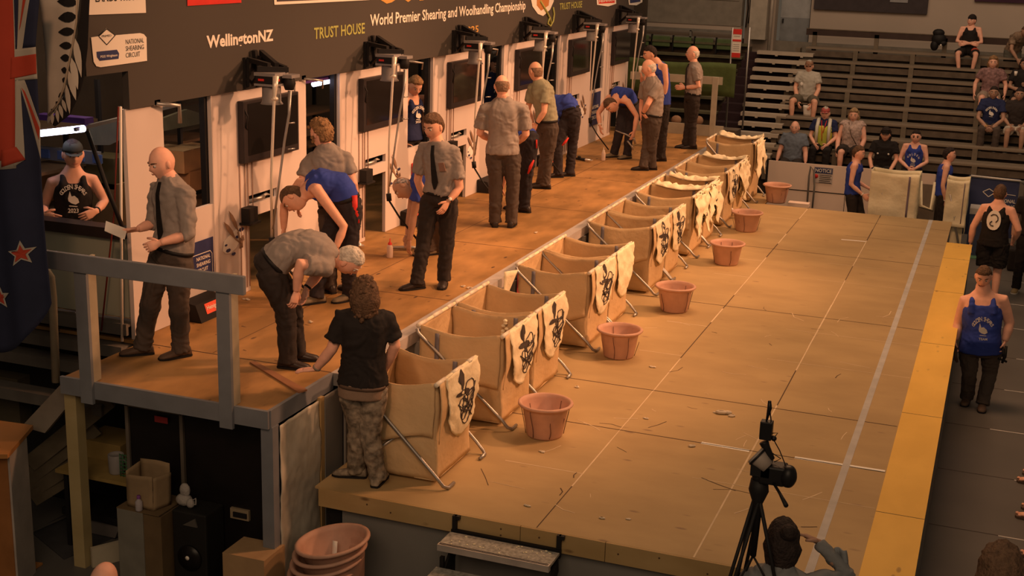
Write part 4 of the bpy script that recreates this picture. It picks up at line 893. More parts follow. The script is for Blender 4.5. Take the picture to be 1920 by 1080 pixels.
for zz in (0,): mb = MB(); mb.box(c.x-.46, c.x-.42, 8.2, 8.45, G, c.z-.03); mb.box(c.x+.28, c.x+.32, 8.2, 8.45, G, c.z-.03); mb = MB(); mb.box(c.x-.46, c.x-.42, 8.2, 8.45, G, c.z-.03); solo('trestle', mb, M_dark, (c.x-.44, 8.3, G), 'dark upright support under the left end of the jug shelf', 'support'); mb = MB(); mb.box(c.x+.28, c.x+.32, 8.2, 8.45, G, c.z-.03); solo('trestle', mb, M_dark, (c.x+.3, 8.3, G), 'dark upright support under the right end of the jug shelf', 'support')
c = pyy(250, 868, 8.32); P = thing('wire_basket', (c.x, 8.32, c.z-.03), 'green wire basket beside the white jug', 'basket')
mb = MB(); zz0 = pyy(219, 886, 8.3).z
for k in range(7): mb.tube([(c.x-.08, 8.25, zz0+.01+.03*k), (c.x+.07, 8.25, zz0+.01+.03*k), (c.x+.07, 8.4, zz0+.01+.03*k), (c.x-.08, 8.4, zz0+.01+.03*k)], .005, 4)
for k in range(6): mb.tube([(c.x-.08+.03*k, 8.25, zz0+.0), (c.x-.08+.03*k, 8.25, zz0+.2)], .004, 4)
part('wire', mb, mat('green_wire', (.05, .16, .07), .5), P)
c = pyy(170, 990, 8.5); P = thing('grey_bin', (c.x, 8.6, G), 'grey plastic bin lying behind the pale timber leg', 'bin')
a = pyy(126, 962, 8.45); b = pyy(224, 995, 8.45); mb = MB(); mb.prism([(a.x, 8.45, a.z), (b.x, 8.45, a.z-.03), (b.x-.05, 8.45, G+.02), (a.x+.06, 8.45, G+.02)], (0, .3, 0)); part('bin_body', mb, mat('bin_grey', (.16, .145, .14), .6), P, fixn=True)
mb = MB(); mb.box(a.x-.03, b.x+.02, 8.42, 8.78, a.z, a.z+.06); part('lid', mb, M_dark, P)
a = pyy(166, 1052, 7.95); mb = MB(); mb.prism([(a.x, 7.98, G), (a.x+.30, 8.45, G), (a.x+.30, 8.45, G+.17), (a.x, 7.98, G+.17)], (.03, -.02, 0)); solo('low_board', mb, M_cream, (a.x, 8.2, G), 'low pale board on edge between the timber leg and the carton', 'board', fixn=True)
# ramp boards left
q = [pyy(40, 800, 8.0), pyy(122, 712, 8.0), pyy(126, 762, 8.0), pyy(60, 830, 8.0)]; mb = MB(); mb.prism([q[0], q[1], q[2], pyy(84, 812, 8.0)], (0, .04, 0)); solo('ramp_side', mb, mat('ramp_pale', (.26, .22, .18), .8), tuple(q[0]), 'pale triangular ramp side left of the pale timber leg', 'ramp', fixn=True)
for k, (x0, y0, x1, y1) in enumerate(((55, 870, 205, 750), (52, 895, 180, 800), (55, 920, 165, 850), (60, 935, 150, 880))):
    mb = MB(); a = pyy(x0, y0, 8.25); b = pyy(x1, y1, 8.55); mb.beam(a, b, .04, .14, V(0, 0, 1)); solo('leaning_plank', mb, mat('plank_olive', (.17, .14, .095), .85, var=.2), tuple(a), ['topmost of the olive planks leaning under the board', 'second olive plank leaning under the board', 'third olive plank leaning under the board', 'lowest olive plank leaning under the board'][k], 'plank', 'planks leaning under the board')
a = pyy(60, 950, 8.3); b = pyy(225, 975, 8.3); c = pyy(170, 905, 8.3)
mb = MB(); mb.box(-7.2, -6.3, 8.5, 8.9, G, G+.02); mb = MB(); q = [pz(60, 1000, G), pz(150, 950, G), pz(210, 1010, G), pz(120, 1050, G)]; mb.prism(q, (0, 0, .012)); solo('dark_mat', mb, mat('mat_grey', (.06, .06, .065), .6), tuple(q[0]), 'dark rubber mat on the floor behind the desk', 'mat', fixn=True)
mb = MB(); mb.beam(pz(60, 1003, G)+V(0, 0, .03), pz(132, 975, G)+V(0, 0, .05), .012, .012); solo('thin_rod', mb, M_steel, tuple(pz(60, 1003, G)), 'thin pale rod lying on the dark rubber mat', 'rod')
c = pyy(20, 740, 8.9); P = bbox((c.x, 8.9, c.z-.3), (.35, .2, .5), mat('dim_box', (.09, .075, .05), .9), 'carton', 'dim carton in the dark corner below the navy flag', 'box')
# desk at the bottom-left corner
P = thing('desk', (-5.5, 6.4, G), 'orange-brown topped desk with a pale side panel in the bottom left corner', 'desk')
mb = MB(); zt = .30; q = [pz(-40, 783, zt), pz(62, 797, zt), pz(14, 852, zt), pz(-40, 852, zt)]
mb.prism(q, (0, 0, -.035)); part('top', mb, mat('desk_top', (.42, .19, .06), .45, var=.06), P, fixn=True)
a, b, c = pz(12, 856, zt-.04), pz(50, 820, zt-.04), None
mb = MB(); a2 = V(a.x-.0, a.y+.03, G); b2 = V(b.x, b.y, G); mb.prism([a+V(0, .03, 0), b, b2, a2], (-.03, 0, 0)); part('side_panel', mb, mat('panel_pale', (.44, .40, .37), .7), P, fixn=True)
mb = MB(); mb.box(a.x-.5, a.x-.02, a.y+.02, a.y+.05, G, zt-.04); part('front_panel', mb, mat('desk_orange', (.36, .15, .05), .5), P)
q = [pz(-30, 1050, G), pz(52, 1052, G), pz(70, 1052, G), pz(40, 1078, G), pz(-30, 1090, G)]
mb = MB(); mb.prism([pz(-20, 1042, G+.02), pz(80, 1055, G+.02), pz(30, 1085, G+.02), pz(-30, 1085, G+.02)], (0, 0, -.018)); solo('floor_board', mb, mat('desk_top', (.42, .19, .06)), tuple(q[1]), 'orange-brown board on the floor at the foot of the desk', 'board', fixn=True)
# carton flap low in front
a = pyy(417, 1036, 7.7); b = pyy(495, 1052, 7.7); mb = MB(); mb.prism([a, b, V(b.x, 7.7, G), V(a.x, 7.7, G)], (0, .3, 0)); solo('carton', mb, M_card, (a.x, 7.8, G), 'open tan carton at the bottom edge below the wide flight case', 'box', fixn=True)
# ================================================================ tiered seating at the far end
NT = 9
def ty(i): return 26.0+.62*i
def tz(i): return -.02+.25*i
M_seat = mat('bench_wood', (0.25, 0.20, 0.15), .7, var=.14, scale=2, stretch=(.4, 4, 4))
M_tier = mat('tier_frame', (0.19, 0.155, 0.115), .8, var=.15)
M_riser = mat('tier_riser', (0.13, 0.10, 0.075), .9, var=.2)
BX0, BX1 = -4.45, 3.2
for i in range(NT):
    y = ty(i); z = tz(i)
    P = thing('bench_row', (0, y, z-.3), '%s bench row of the brown tiered seating' % ['lowest', 'second lowest', 'third', 'fourth', 'fifth, middle', 'sixth', 'seventh', 'second highest', 'highest'][i], 'bench', 'bench rows of the tiered seating')
    x0 = BX0-.0+ (0 if i < 8 else .05)
    mb = MB(); mb.box(x0, BX1, y, y+.13, z-.035, z); mb.box(x0, BX1, y+.15, y+.28, z-.035, z); part('seat', mb, M_seat, P)
    mb = MB(); mb.box(x0, BX1, y+.30, y+.58, z-.03, z+.0); part('foot_board', mb, M_tier, P)
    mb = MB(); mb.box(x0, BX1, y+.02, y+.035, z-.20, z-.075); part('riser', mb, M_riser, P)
    for x in (-4.3, -3.0, -1.75, -.35, 1.05, 2.4):
        xx = x+.035*i*(-1 if x < 0 else -1)
        mb = MB(); mb.box(xx-.05, xx+.05, y-.02, y+.30, z-.29, z-.036); part('support', mb, M_tier, P)
mb = MB()
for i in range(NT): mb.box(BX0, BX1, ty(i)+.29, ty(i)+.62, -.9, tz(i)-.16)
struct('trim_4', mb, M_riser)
mb = MB(); mb.box(-9.0, BX1+.1, 32.28, 32.34, -.9, 2.0); mb.box(BX0-1.1, BX1, ty(8)+.6, 32.3, 1.7, 1.78); struct('trim_5', mb, mat('landing', (.22, .20, .17), .8))
P = thing('back_rail', (-.8, 31.6, 1.98), 'dark back rail above the highest bench row', 'railing')
mb = MB(); mb.box(-4.5, 3.2, 31.50, 31.55, 2.22, 2.36); part('rail_board', mb, mat('rail_dark', (.055, .035, .03), .6), P)
mb = MB(); mb.box(-4.5, 3.2, 31.49, 31.56, 2.36, 2.375); part('rail_cap', mb, M_tier, P)
for x in (-4.3, -2.9, -1.4, .1): mb = MB(); mb.box(x-.05, x+.05, 31.50, 31.56, 1.78, 2.3); part('rail_post', mb, M_tier, P)
# aisle stairs with pale treads
P = thing('aisle_stairs', (-5.1, 29, -.9), 'aisle stairs with pale metal treads left of the brown benches', 'stairs')
M_tr = mat('pale_tread', (0.50, 0.43, 0.35), .55, var=.08)
for i in range(13):
    y = 26.0+.375*i; z = -.03+.158*i; f = i/12; l = pyy(1368+52*f, 275-182*f, y); r_ = pyy(1440+85*f, 275-175*f, y)
    mb = MB(); mb.box(l.x, r_.x, y, y+.24, z-.03, z); mb.box(l.x, r_.x, y-.006, y+.004, z-.075, z)
    for u in (.35, .8): mb.box(l.x+(r_.x-l.x)*u-.03, l.x+(r_.x-l.x)*u+.03, y-.008, y, z-.10, z-.07)
    part('tread', mb, M_tr, P)
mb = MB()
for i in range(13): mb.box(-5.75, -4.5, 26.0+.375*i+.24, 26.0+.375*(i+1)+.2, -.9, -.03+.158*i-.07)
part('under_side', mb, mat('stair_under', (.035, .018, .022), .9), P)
# seating block behind the raised board
for i in range(9):
    y = ty(i); z = tz(i)-.02
    P = thing('bench_row', (-8.5, y, z-.3), 'row %s of the dim green seating behind the far guard rail' % ['one (lowest)', 'two', 'three', 'four', 'five', 'six', 'seven', 'eight', 'nine (highest)'][i], 'bench', 'dim bench rows behind the raised board')
    mb = MB(); mb.box(-12.5, -5.75, y, y+.28, z-.05, z); part('seat', mb, mat('green_bench', (.13, .12, .07), .8, var=.2), P)
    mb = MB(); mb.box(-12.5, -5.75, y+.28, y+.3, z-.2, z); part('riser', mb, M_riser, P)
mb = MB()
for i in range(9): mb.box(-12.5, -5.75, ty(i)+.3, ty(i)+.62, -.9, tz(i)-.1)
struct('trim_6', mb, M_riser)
mb = MB(); mb.box(-12, -6.0, 31.2, 31.3, 2.18, 2.24); [mb.box(xx, xx+.05, 31.2, 31.3, 1.5, 2.2) for xx in (-11, -9, -7.2, -6.1)]; mb.box(-12, -6.0, 31.2, 31.3, 2.02, 2.06); solo('seat_rail', mb, mat('steel_rail', (.20, .19, .17), .5), (-8, 31.2, 2), 'long pale rail behind the dim green seats', 'railing')
for k in range(5):
    x = -8.35+.52*k; P = thing('stadium_chair', (x, 31.0, 1.78), ['leftmost green seat back on the top row beside the shearing motor', 'second green seat back from the left', 'middle green seat back on the top row', 'fourth green seat back from the left', 'rightmost green seat back on the top row'][k], 'seat', 'green seat backs on the top row')
    mb = MB(); mb.box(x-.22, x+.22, 30.98, 31.02, 1.80, 2.05); part('seat_back', mb, mat('seat_green', (.10, .15, .06), .7), P, bevel=.02); mb = MB(); mb.box(x-.24, x-.21, 30.96, 31.04, 1.7, 2.08); part('seat_arm', mb, M_dark, P)
mb = MB(); mb.box(-9.2, -6.1, 31.36, 31.38, 2.95, 3.6); mb.mi = 1; put_text(mb, 'FAIRFIELD', (-7.9, 31.35, 2.99), (1, 0, 0), (0, 0, 1), 1.1, .3)
mb = MB(); mb.box(-9.2, -6.1, 31.36, 31.38, 2.93, 3.6); solo('wall_sheet', mb, mat('grey_sheet', (.33, .29, .24), .8), (-7.6, 31.37, 2.93), 'large pale hanging sheet high on the grey end wall', 'sheet')
# red and white notice on two poles
for x, y in ((-5.14, 26.0), (-4.88, 26.4)):
    mb = MB(); b = .9
    mb.tube([(x, y, .6), (x, y, 2.62)], .02, 8); solo('steel_pole', mb, M_steel, (x, y, .6), 'thin steel pole %s the red and white notice' % ('holding' if x < -5 else 'right of'), 'pole')
P = thing('notice_banner', (-5.02, 25.97, 2.0), 'narrow red and white notice hanging on a steel pole by the aisle stairs', 'sign')
mb = MB(); mb.box(-5.12, -4.95, 25.96, 25.97, 2.05, 2.60); mb.mi = 1
for z0, z1 in ((2.50, 2.60), (2.36, 2.40), (2.05, 2.14)): mb.box(-5.12, -4.95, 25.955, 25.96, z0, z1)
mb.mi = 2
for z in (2.30, 2.26, 2.46, 2.22, 2.18): mb.box(-5.10, -4.98, 25.955, 25.96, z, z+.012)
part('sheet', mb, [M_txtW, M_red, M_tapeGlint], P)
# coiled cables, pale box and post by the doorway
mb = MB()
for k in range(6): x = -6.0+.05*k; mb.tube([(x, 31.8, 4.2), (x+.04*math.sin(k), 31.8, 3.2), (x+.05, 31.78, 2.75-.1*(k % 3)), (x+.02, 31.8, 2.3+.1*(k % 2))], .014, 5)
solo('hanging_cable', mb, M_dark, (-5.9, 31.8, 2.3), 'bundle of black cables hanging on the end wall left of the doorway', 'cable')
mb = MB(); mb.box(-5.85, -5.45, 31.5, 31.8, 2.05, 4.2); solo('wall_cabinet', mb, mat('cabinet_pale', (.42, .38, .32), .6), (-5.6, 31.6, 2.05), 'tall pale cabinet beside the grey door', 'cabinet')
# dark strip boards high on the wall and small boxes
mb = MB(); mb.box(-4.48, -1.90, 32.22, 32.28, 2.78, 3.6); mb.mi = 1; mb.box(-2.75, -2.35, 32.20, 32.22, 3.02, 3.1); solo('wall_board', mb, [mat('board_dark', (.05, .04, .045), .6), mat('board_grey', (.3, .3, .32))], (-3.2, 32.2, 2.8), 'dark rectangular board high on the end wall', 'board')
mb = MB(); mb.box(-.9, .6, 32.22, 32.28, 3.12, 3.8); solo('wall_board', mb, mat('board_maroon', (.05, .015, .04), .6), (-.1, 32.2, 3.1), 'thin maroon board high on the end wall above the leaning man', 'board')
mb = MB(); c = pyy(1757, 85, 31.3)
mb.ball((c.x, 31.42, 2.42), (.13, .08, .09)); mb.ball((c.x+.02, 31.42, 2.28), (.16, .1, .14)); mb.ball((c.x-.06, 31.4, 2.14), (.09, .08, .12)); mb.ball((c.x+.12, 31.38, 2.2), (.08, .06, .06)); mb.mi = 1; mb.ball((c.x+.08, 31.3, 2.16), (.022, .02, .02))
solo('draped_jacket', mb, [M_dark, M_txtW], (c.x, 31.4, 2.0), 'black jacket and cap heaped over the dark back rail', 'jacket')

# ================================================================ barrier, fadges and boards beyond the stage
P = thing('barrier', (-2.6, 25.2, -.9), 'long white board barrier in front of the seated spectators', 'barrier')
M_bar = mat('barrier_board', (0.90, 0.72, 0.60), .6, var=.06, scale=1)
mb = MB(); mb.box(-4.10, -1.02, 25.20, 25.23, -.32, .20); mb.box(-4.10, -1.02, 25.20, 25.23, -.9, -.335); part('panel', mb, M_bar, P)
mb = MB(); mb.box(-4.10, -1.02, 25.195, 25.235, -.335, -.318); mb.box(-4.14, -4.10, 25.19, 25.25, -.9, .22); mb.box(-2.62, -2.61, 25.195, 25.2, -.9, .2); part('joint', mb, M_dark, P)
P = thing('notice_sign', (-3.4, 25.19, -.1), 'NOTICE sign with small red symbol fixed to the white barrier', 'sign')
a = pyy(1527, 312, 25.19); b = pyy(1560, 345, 25.19)
mb = MB(); mb.box(a.x, b.x, 25.185, 25.192, b.z, a.z); part('board', mb, mat('notice_white', (.6, .52, .47)), P)
mb = MB(); mb.box(a.x+.01, b.x-.01, 25.18, 25.185, a.z-.12, a.z-.015); mb.mi = 1; put_text(mb, 'NOTICE', (a.x+.025, 25.176, a.z-.10), (1, 0, 0), (0, 0, 1), b.x-a.x-.05, .07); part('heading', mb, [M_navy, M_txtW], P, 'blue heading reading NOTICE')
mb = MB(); mb.tube([(a.x+.05, 25.185, a.z-.18), (a.x+.05, 25.178, a.z-.18)], .04, 12); part('symbol', mb, M_red, P)
mb = MB()
for k in range(5): mb.box(a.x+.11, b.x-.02-.02*(k % 2), 25.18, 25.185, a.z-.16-.035*k, a.z-.15-.035*k)
part('small_print', mb, M_txtK, P)
mb = MB(); q = [pyy(x, y, 24.9) for x, y in ((1513, 388), (1517, 330), (1520, 312), (1526, 320), (1527, 350), (1523, 390))]; mb.tube(q, .018, 8)
solo('bent_handrail', mb, mat('grey_tube', (.22, .20, .18), .5), tuple(q[0]), 'bent grey tube handrail left of the NOTICE sign', 'handrail')
mb = MB(); a = pz(1472, 383, -.02); mb.box(a.x, a.x+.35, 22.3, 22.5, -.1, -.04); solo('pale_board', mb, M_bar, (a.x, 22.4, -.1), 'small pale board beside the farthest tub', 'board')
# blue hoarding on the right
P = thing('blue_hoarding', (0, 24.0, -.9), 'blue hoarding reading NATIONAL SHEARING CIRCUIT behind the man in black shorts', 'hoarding')
mb = MB(); mb.box(-.42, .42, 24.0, 24.04, -.62, .42); part('panel', mb, mat('hoarding_navy', (.05, .065, .16), .6, var=.08), P)
mb = MB(); mb.tube([(-.44, 23.98, .30), (-.38, 23.98, .42), (.42, 23.98, .40), (.50, 23.98, .36)], .022, 8); part('top_tube', mb, M_steel, P)
mb = MB(); mb.box(.42, .50, 23.97, 24.06, -.9, .4); part('post', mb, mat('post_grey', (.17, .16, .14)), P)
mb = MB(); d = [(-.16, 23.985, .16), (-.06, 23.985, .22), (.04, 23.985, .16), (-.06, 23.985, .08)]
for i in range(4): mb.beam(d[i], d[(i+1) % 4], .012, .012, V(0, 1, 0))
mb.beam((.04, 23.985, .16), (.38, 23.985, .14), .008, .008, V(0, 1, 0)); part('outline_mark', mb, M_txtW, P)
for k, t in enumerate(('NATIONAL', 'SHEARING', 'CIRCUIT')): mb = MB(); put_text(mb, t, (.05, 23.985, .0-.10*k), (1, 0, 0), (0, 0, 1), .34-.05*(k == 2), .065); part('lettering', mb, M_txtW, P)
P = thing('blue_case', (-.05, 23.7, -.9), 'blue banded storage case standing in front of the blue hoarding', 'case')
mb = MB(); mb.box(-.32, .16, 23.5, 23.9, -.9, -.12); mb.mi = 1; mb.box(-.33, .17, 23.49, 23.91, -.16, -.06); mb.box(-.26, .1, 23.485, 23.49, -.28, -.24); part('case_body', mb, [mat('case_blue', (.05, .07, .14), .6), M_tapeGlint], P)
mb = MB(); mb.box(-.40, .30, 23.3, 23.95, -.9, -.88); solo('green_mat', mb, mat('mint_mat', (.12, .28, .17), .7), (0, 23.6, -.9), 'mint green strip on the floor under the blue case', 'mat')
# fadges on X stands in front of the barrier
def xfadge(x0, x1, y, zt, lab, full=True):
    P = thing('fadge_stand', ((x0+x1)/2, y, -.9), lab, 'wool fadge', 'folded fadge stands beyond the stage')
    S = V(x0*3, 1, 2)
    mb = MB()
    def fr(a, b): p = V(x0+(x1-x0)*a, y, zt-b*(zt+.35)); return p+V(0, .05*noise.noise(p*4+S)-.03*b, -.05*math.sin(PI*a)*(1-b)*.6)
    mb.grid(fr, 16, 14)
    mb.grid(lambda a, b: fr(a, b*.9)+V(0, .45, .0), 16, 14); mb.grid(lambda a, b: V(x1+.02*noise.noise(V(a*3, b*3, 1)), y+.45*a, zt-b*.95), 8, 12); mb.grid(lambda a, b: V(x0, y+.45*a, zt-b*.95), 8, 12)
    part('bag', mb, M_fadp, P, solid=.006)
    mb = MB(); mb.grid(lambda a, b: V(x0+.03+(x1-x0-.06)*a, y+.09+.02*math.sin(a*9), -.30-b*.5), 10, 8); part('lower_cloth', mb, M_fadp, P, solid=.005)
    for a, b in ((x0, x1), (x1, x0)): mb = MB(); mb.tube([(a, y+.035, zt-.02), (a*.5+b*.5, y+.01, (zt-.9)/2), (b, y-.03, -.88)], .018, 8); part('leg', mb, M_steel, P)
    mb = MB(); mb.grid(lambda a, b: V(x0+(x1-x0)*(.78+.04*a), y-.035, zt-.05-b*.7), 1, 8); part('stripe', mb, mat('lilac_stripe', (.24, .18, .22)), P, solid=.002)
    return P
xfadge(-1.98, -1.18, 23.0, .52, 'wool fadge with crossed legs standing beyond the stage, between the two walking men')
P = xfadge(-.74, -.38, 23.2, .46, 'narrow crumpled fadge bundle at the stage corner, left of the blue hoarding')
mb = MB(); a = pyy(1715, 330, 24.6); mb.box(-1.30, -.95, 24.6, 24.64, -.9, .10); mb.mi = 1; mb.tube([(-1.25, 24.6, .15), (-1.20, 24.6, -.3), (-1.0, 24.6, -.35), (-.98, 24.6, .15)], .04, 8); solo('grey_board', mb, [mat('dull_board', (.22, .18, .14), .8), M_fadp], (-1.1, 24.6, -.9), 'dull board with hanging pale cloth behind the second walking man', 'board')

# ================================================================ camera tripod and camera in the foreground
TPY = 7.2
def tq(x, y, d=0): return pyy(x, y, TPY+d)
P = thing('camera_tripod', (-1.1, TPY, G), 'black camera tripod standing in front of the stage edge', 'tripod')
hub = tq(1422, 925)
def down(px, py, d, ex=1.0):
    a = tq(px, py, d); t = (G-hub.z)/(a.z-hub.z); return hub+(a-hub)*t
legs = [down(1372, 1070, -.10), down(1403, 1070, .18), down(1395, 1078, .35)]
legs = [V(hub.x-.36, hub.y-.42, G), V(hub.x-.27, hub.y+.40, G), V(hub.x+.50, hub.y+.1, G)]
for i, l in enumerate(legs):
    L = hub+(l-hub)*.5
    mb = MB(); o = (l-hub).cross(V(0, 0, 1)).normalized()*.022
    mb.tube([hub+o*.9, L+o], .011, 8); mb.tube([hub-o*.9, L-o], .011, 8); mb.tube([hub+(l-hub)*.3, l], .013, 8); mb.beam(L-o*1.6, L+o*1.6, .03, .05); mb.ball(l, .022, 8, 6); part('leg', mb, M_dark, P)
mb = MB(); mb.tube([hub+V(0, 0, .09), hub+V(0, 0, .02), hub-V(0, 0, .06), hub-V(0, 0, .40)], [.05, .06, .03, .018], 12); part('centre_column', mb, M_dark, P)
mb = MB()
for l in legs: mb.tube([hub-V(0, 0, .40), hub+(l-hub)*.36], .007, 6)
part('spreader', mb, M_dark, P)
mb = MB(); h0 = tq(1424, 905); mb.tube([h0, tq(1426, 880)], [.045, .05], 12); mb.box(h0.x-.05, h0.x+.06, TPY-.06, TPY+.06, h0.z+.06, h0.z+.14); part('fluid_head', mb, M_dark, P)
mb = MB(); mb.tube([tq(1450, 905, -.05), tq(1462, 925, -.16), tq(1474, 948, -.28)], [.008, .009, .014], 8); part('pan_handle', mb, M_dark, P)
P = thing('video_camera', (h0.x, TPY, h0.z+.12), 'black camera with pale telephoto lens and top microphone on the tripod', 'camera')
M_cam = mat('camera_black', (.012, .011, .012), .4)
mb = MB(); c = tq(1450, 886); mb.box(c.x-.075, c.x+.075, TPY-.06, TPY+.06, c.z-.06, c.z+.055); mb.ball(c+V(.09, -.02, .0), (.05, .06, .07)); part('camera_body', mb, M_cam, P, bevel=.012)
mb = MB(); a = tq(1440, 876, -.03); b = tq(1417, 853, -.02); mb.tube([a, a+(b-a)*.5, b, b+(b-a)*.05], [.042, .05, .062, .055], 16); mb.mi = 1; m = a+(b-a)*.8; mb.tube([m, m+(b-a)*.12], .065, 16); part('lens', mb, [mat('lens_pale', (.36, .30, .26), .5), M_cam], P, 'pale grey telephoto lens')
mb = MB(); mb.tube([tq(1444, 862), tq(1437, 840), tq(1432, 828)], [.03, .024, .03], 10); c = tq(1437, 806); mb.box(c.x-.035, c.x+.035, TPY-.03, TPY+.03, c.z-.055, c.z+.055); part('receiver', mb, M_cam, P, bevel=.005)
mb = MB(); mb.tube([tq(1437, 790), tq(1443, 765), tq(1443, 752)], [.005, .014, .010], 8); mb.tube([tq(1446, 790), tq(1443, 765)], .004, 6); part('microphone', mb, M_cam, P)
mb = MB(); mb.tube([tq(1447, 812), tq(1458, 812), tq(1450, 823), tq(1462, 845), tq(1472, 870), tq(1470, 885)], .0035, 5); mb.tube([tq(1446, 848), tq(1464, 860), tq(1452, 866)], .0035, 5); mb.ball(tq(1451, 822), .017, 8, 6); part('cable', mb, M_cam, P)

# ================================================================ small things on the raised board
def bottle(px, py, m, mc, lab):
    p = pz(px, py, U); P = thing('squeeze_bottle', tuple(p), lab, 'bottle')
    mb = MB(); mb.lathe([(.0, 0), (.032, 0), (.034, .01), (.034, .12), (.022, .145), (.0, .145)], p, 18); part('bottle_body', mb, m, P)
    mb = MB(); mb.lathe([(.022, .142), (.022, .165), (.008, .175), (.004, .215), (0, .216)], p, 12); part('cap', mb, mc, P)
bottle(731, 483, mat('cloudy_plastic', (.66, .52, .44), .3), M_red, 'cloudy squeeze bottle with red nozzle on the board left of the tie-wearing judge')
bottle(1131, 301, mat('cloudy_plastic', (.66, .52, .44)), mat('cloudy_cap', (.7, .6, .5)), 'pale squeeze bottle standing on the board near the far bent shearer')
def handpiece(a, b, lab, lit=True):
    a = pz(a[0], a[1], U+.03); b = pz(b[0], b[1], U+.03); P = thing('shearing_handpiece', tuple(a), lab, 'shearing handpiece'); d = b-a
    mb = MB(); mb.tube([a, a+d*.3, a+d*.6], [.018, .022, .026], 10); mb.ball(a+d*.25+V(0, 0, .03), (.03, .03, .02)); part('barrel', mb, M_dark, P)
    mb = MB(); n = V(-d.y, d.x, 0).normalized()*.035; mb.prism([a+d*.6-n*.6, a+d*.6+n*.6, b+n, b-n], (0, 0, .008)); mb.tube([a+d*.5, b-d*.1], .02, 8); part('comb', mb, mat('shiny_comb', (.95, .93, .9), .15, metal=.6), P, 'shiny pale comb', fixn=True)
handpiece((1078, 297), (1110, 301), 'shearing handpiece with shiny comb lying on the board near the pale squeeze bottle')
handpiece((650, 440), (678, 462), 'handpiece with a bright comb on the board beside the bending blue shearer')
p = pz(738, 470, U); mb = MB(); mb.tube([p+V(-.03, 0, .03), p+V(.15, .1, .03), p+V(.3, .12, .03)], [.02, .025, .015], 8); solo('shearing_handpiece', mb, M_steel, tuple(p), 'dark handpiece lying on the board under the hand of the bandana shearer', 'shearing handpiece')
for i, (x, y) in enumerate(((867, 538), (880, 541), (1003, 437), (583, 605), (460, 562), (467, 563))):
    p = pz(x, y, U); mb = MB()
    for k in range(3): mb.ball(p+V(random.uniform(-.02, .02), random.uniform(-.02, .02), .008), (.018, .01, .008), 6, 5)
    solo('wool_tuft', mb, mat('raw_wool', (.72, .62, .48)), tuple(p), ['wool tuft by the board edge, left of two', 'wool tuft by the board edge, right of two', 'wool tuft on the board right of the bald judge', 'wool tuft behind the hands of the bending judge', 'wool tuft at the foot of the wall, left of two', 'wool tuft at the foot of the wall, right of two'][i], 'wool', 'wool tufts on the shearing board')
# far glimpses: balls behind the far rail
mb = MB(); a = pyy(1250, 235, 24.6); mb.box(a.x-.4, a.x+1.4, 24.4, 24.8, -.9, pyy(1268, 225, 24.6).z-.09); solo('trestle', mb, M_riser, (a.x, 24.6, -.9), 'dark trestle behind the kick board of the far rail', 'trestle')
for i, (x, y) in enumerate(((1268, 225), (1309, 226))):
    p = pyy(x, y, 24.6); mb = MB(); mb.ball(p, (.10, .1, .09)); solo('brown_bundle', mb, mat('bundle', (.45, .27, .17), .8), tuple(p-V(0, 0, .1)), ['left', 'right'][i]+' rounded brown bundle behind the kick board of the far rail', 'bundle')
# ================================================================ people
M_skin = mat('skin_tan', (0.86, 0.46, 0.32), .5, var=.05, scale=20); M_skin2 = mat('skin_pink', (0.92, 0.50, 0.37), .5, var=.06, scale=20); M_skin3 = mat('skin_olive', (0.46, 0.27, 0.19), .5, var=.05, scale=20)
M_eyew = mat('eye_white', (.7, .66, .62), .3, var=0); M_eyed = mat('eye_dark', (.03, .02, .015), .3, var=0)
M_lip = mat('lip', (0.45, 0.17, 0.13), .5, var=0); M_brow = mat('brow_brown', (.10, .06, .04), .8, var=0)
def hairm(n, c): return mat('hair_'+n, c, .75, var=.35, scale=30, bump=.8, bscale=60)
H_grey = hairm('grey', (.55, .50, .44)); H_thin = hairm('thin', (.27, .17, .115)); H_white = hairm('white', (.72, .66, .58)); H_brown = hairm('brown', (.13, .075, .045)); H_dark = hairm('dark', (.03, .02, .018)); H_gold = hairm('ginger', (.30, .17, .08)); H_blond = hairm('sandy', (.36, .24, .13))
def clothm(n, c, bump=.5, bs=9, **k): return mat('cloth_'+n, c, .85, var=.10, scale=5, bump=bump, bscale=bs, **k)
C_judge = clothm('judge_grey', (.31, .27, .25)); C_olive = clothm('judge_olive', (.31, .30, .21)); C_blue = clothm('singlet_blue', (.035, .065, .36), .3); C_navy = clothm('singlet_navy', (.02, .028, .09), .3)
C_black = clothm('black', (.018, .015, .015)); C_trou = clothm('trouser_black', (.035, .027, .025)); C_trou2 = clothm('trouser_brown', (.085, .065, .055)); C_jean = clothm('shearing_jeans', (.03, .025, .03))
C_shoe = mat('shoe_leather', (.035, .025, .022), .4); C_moc = mat('moccasin', (.22, .18, .12), .8, var=.2, scale=20); C_tan = mat('boot_tan', (.11, .07, .05), .6)
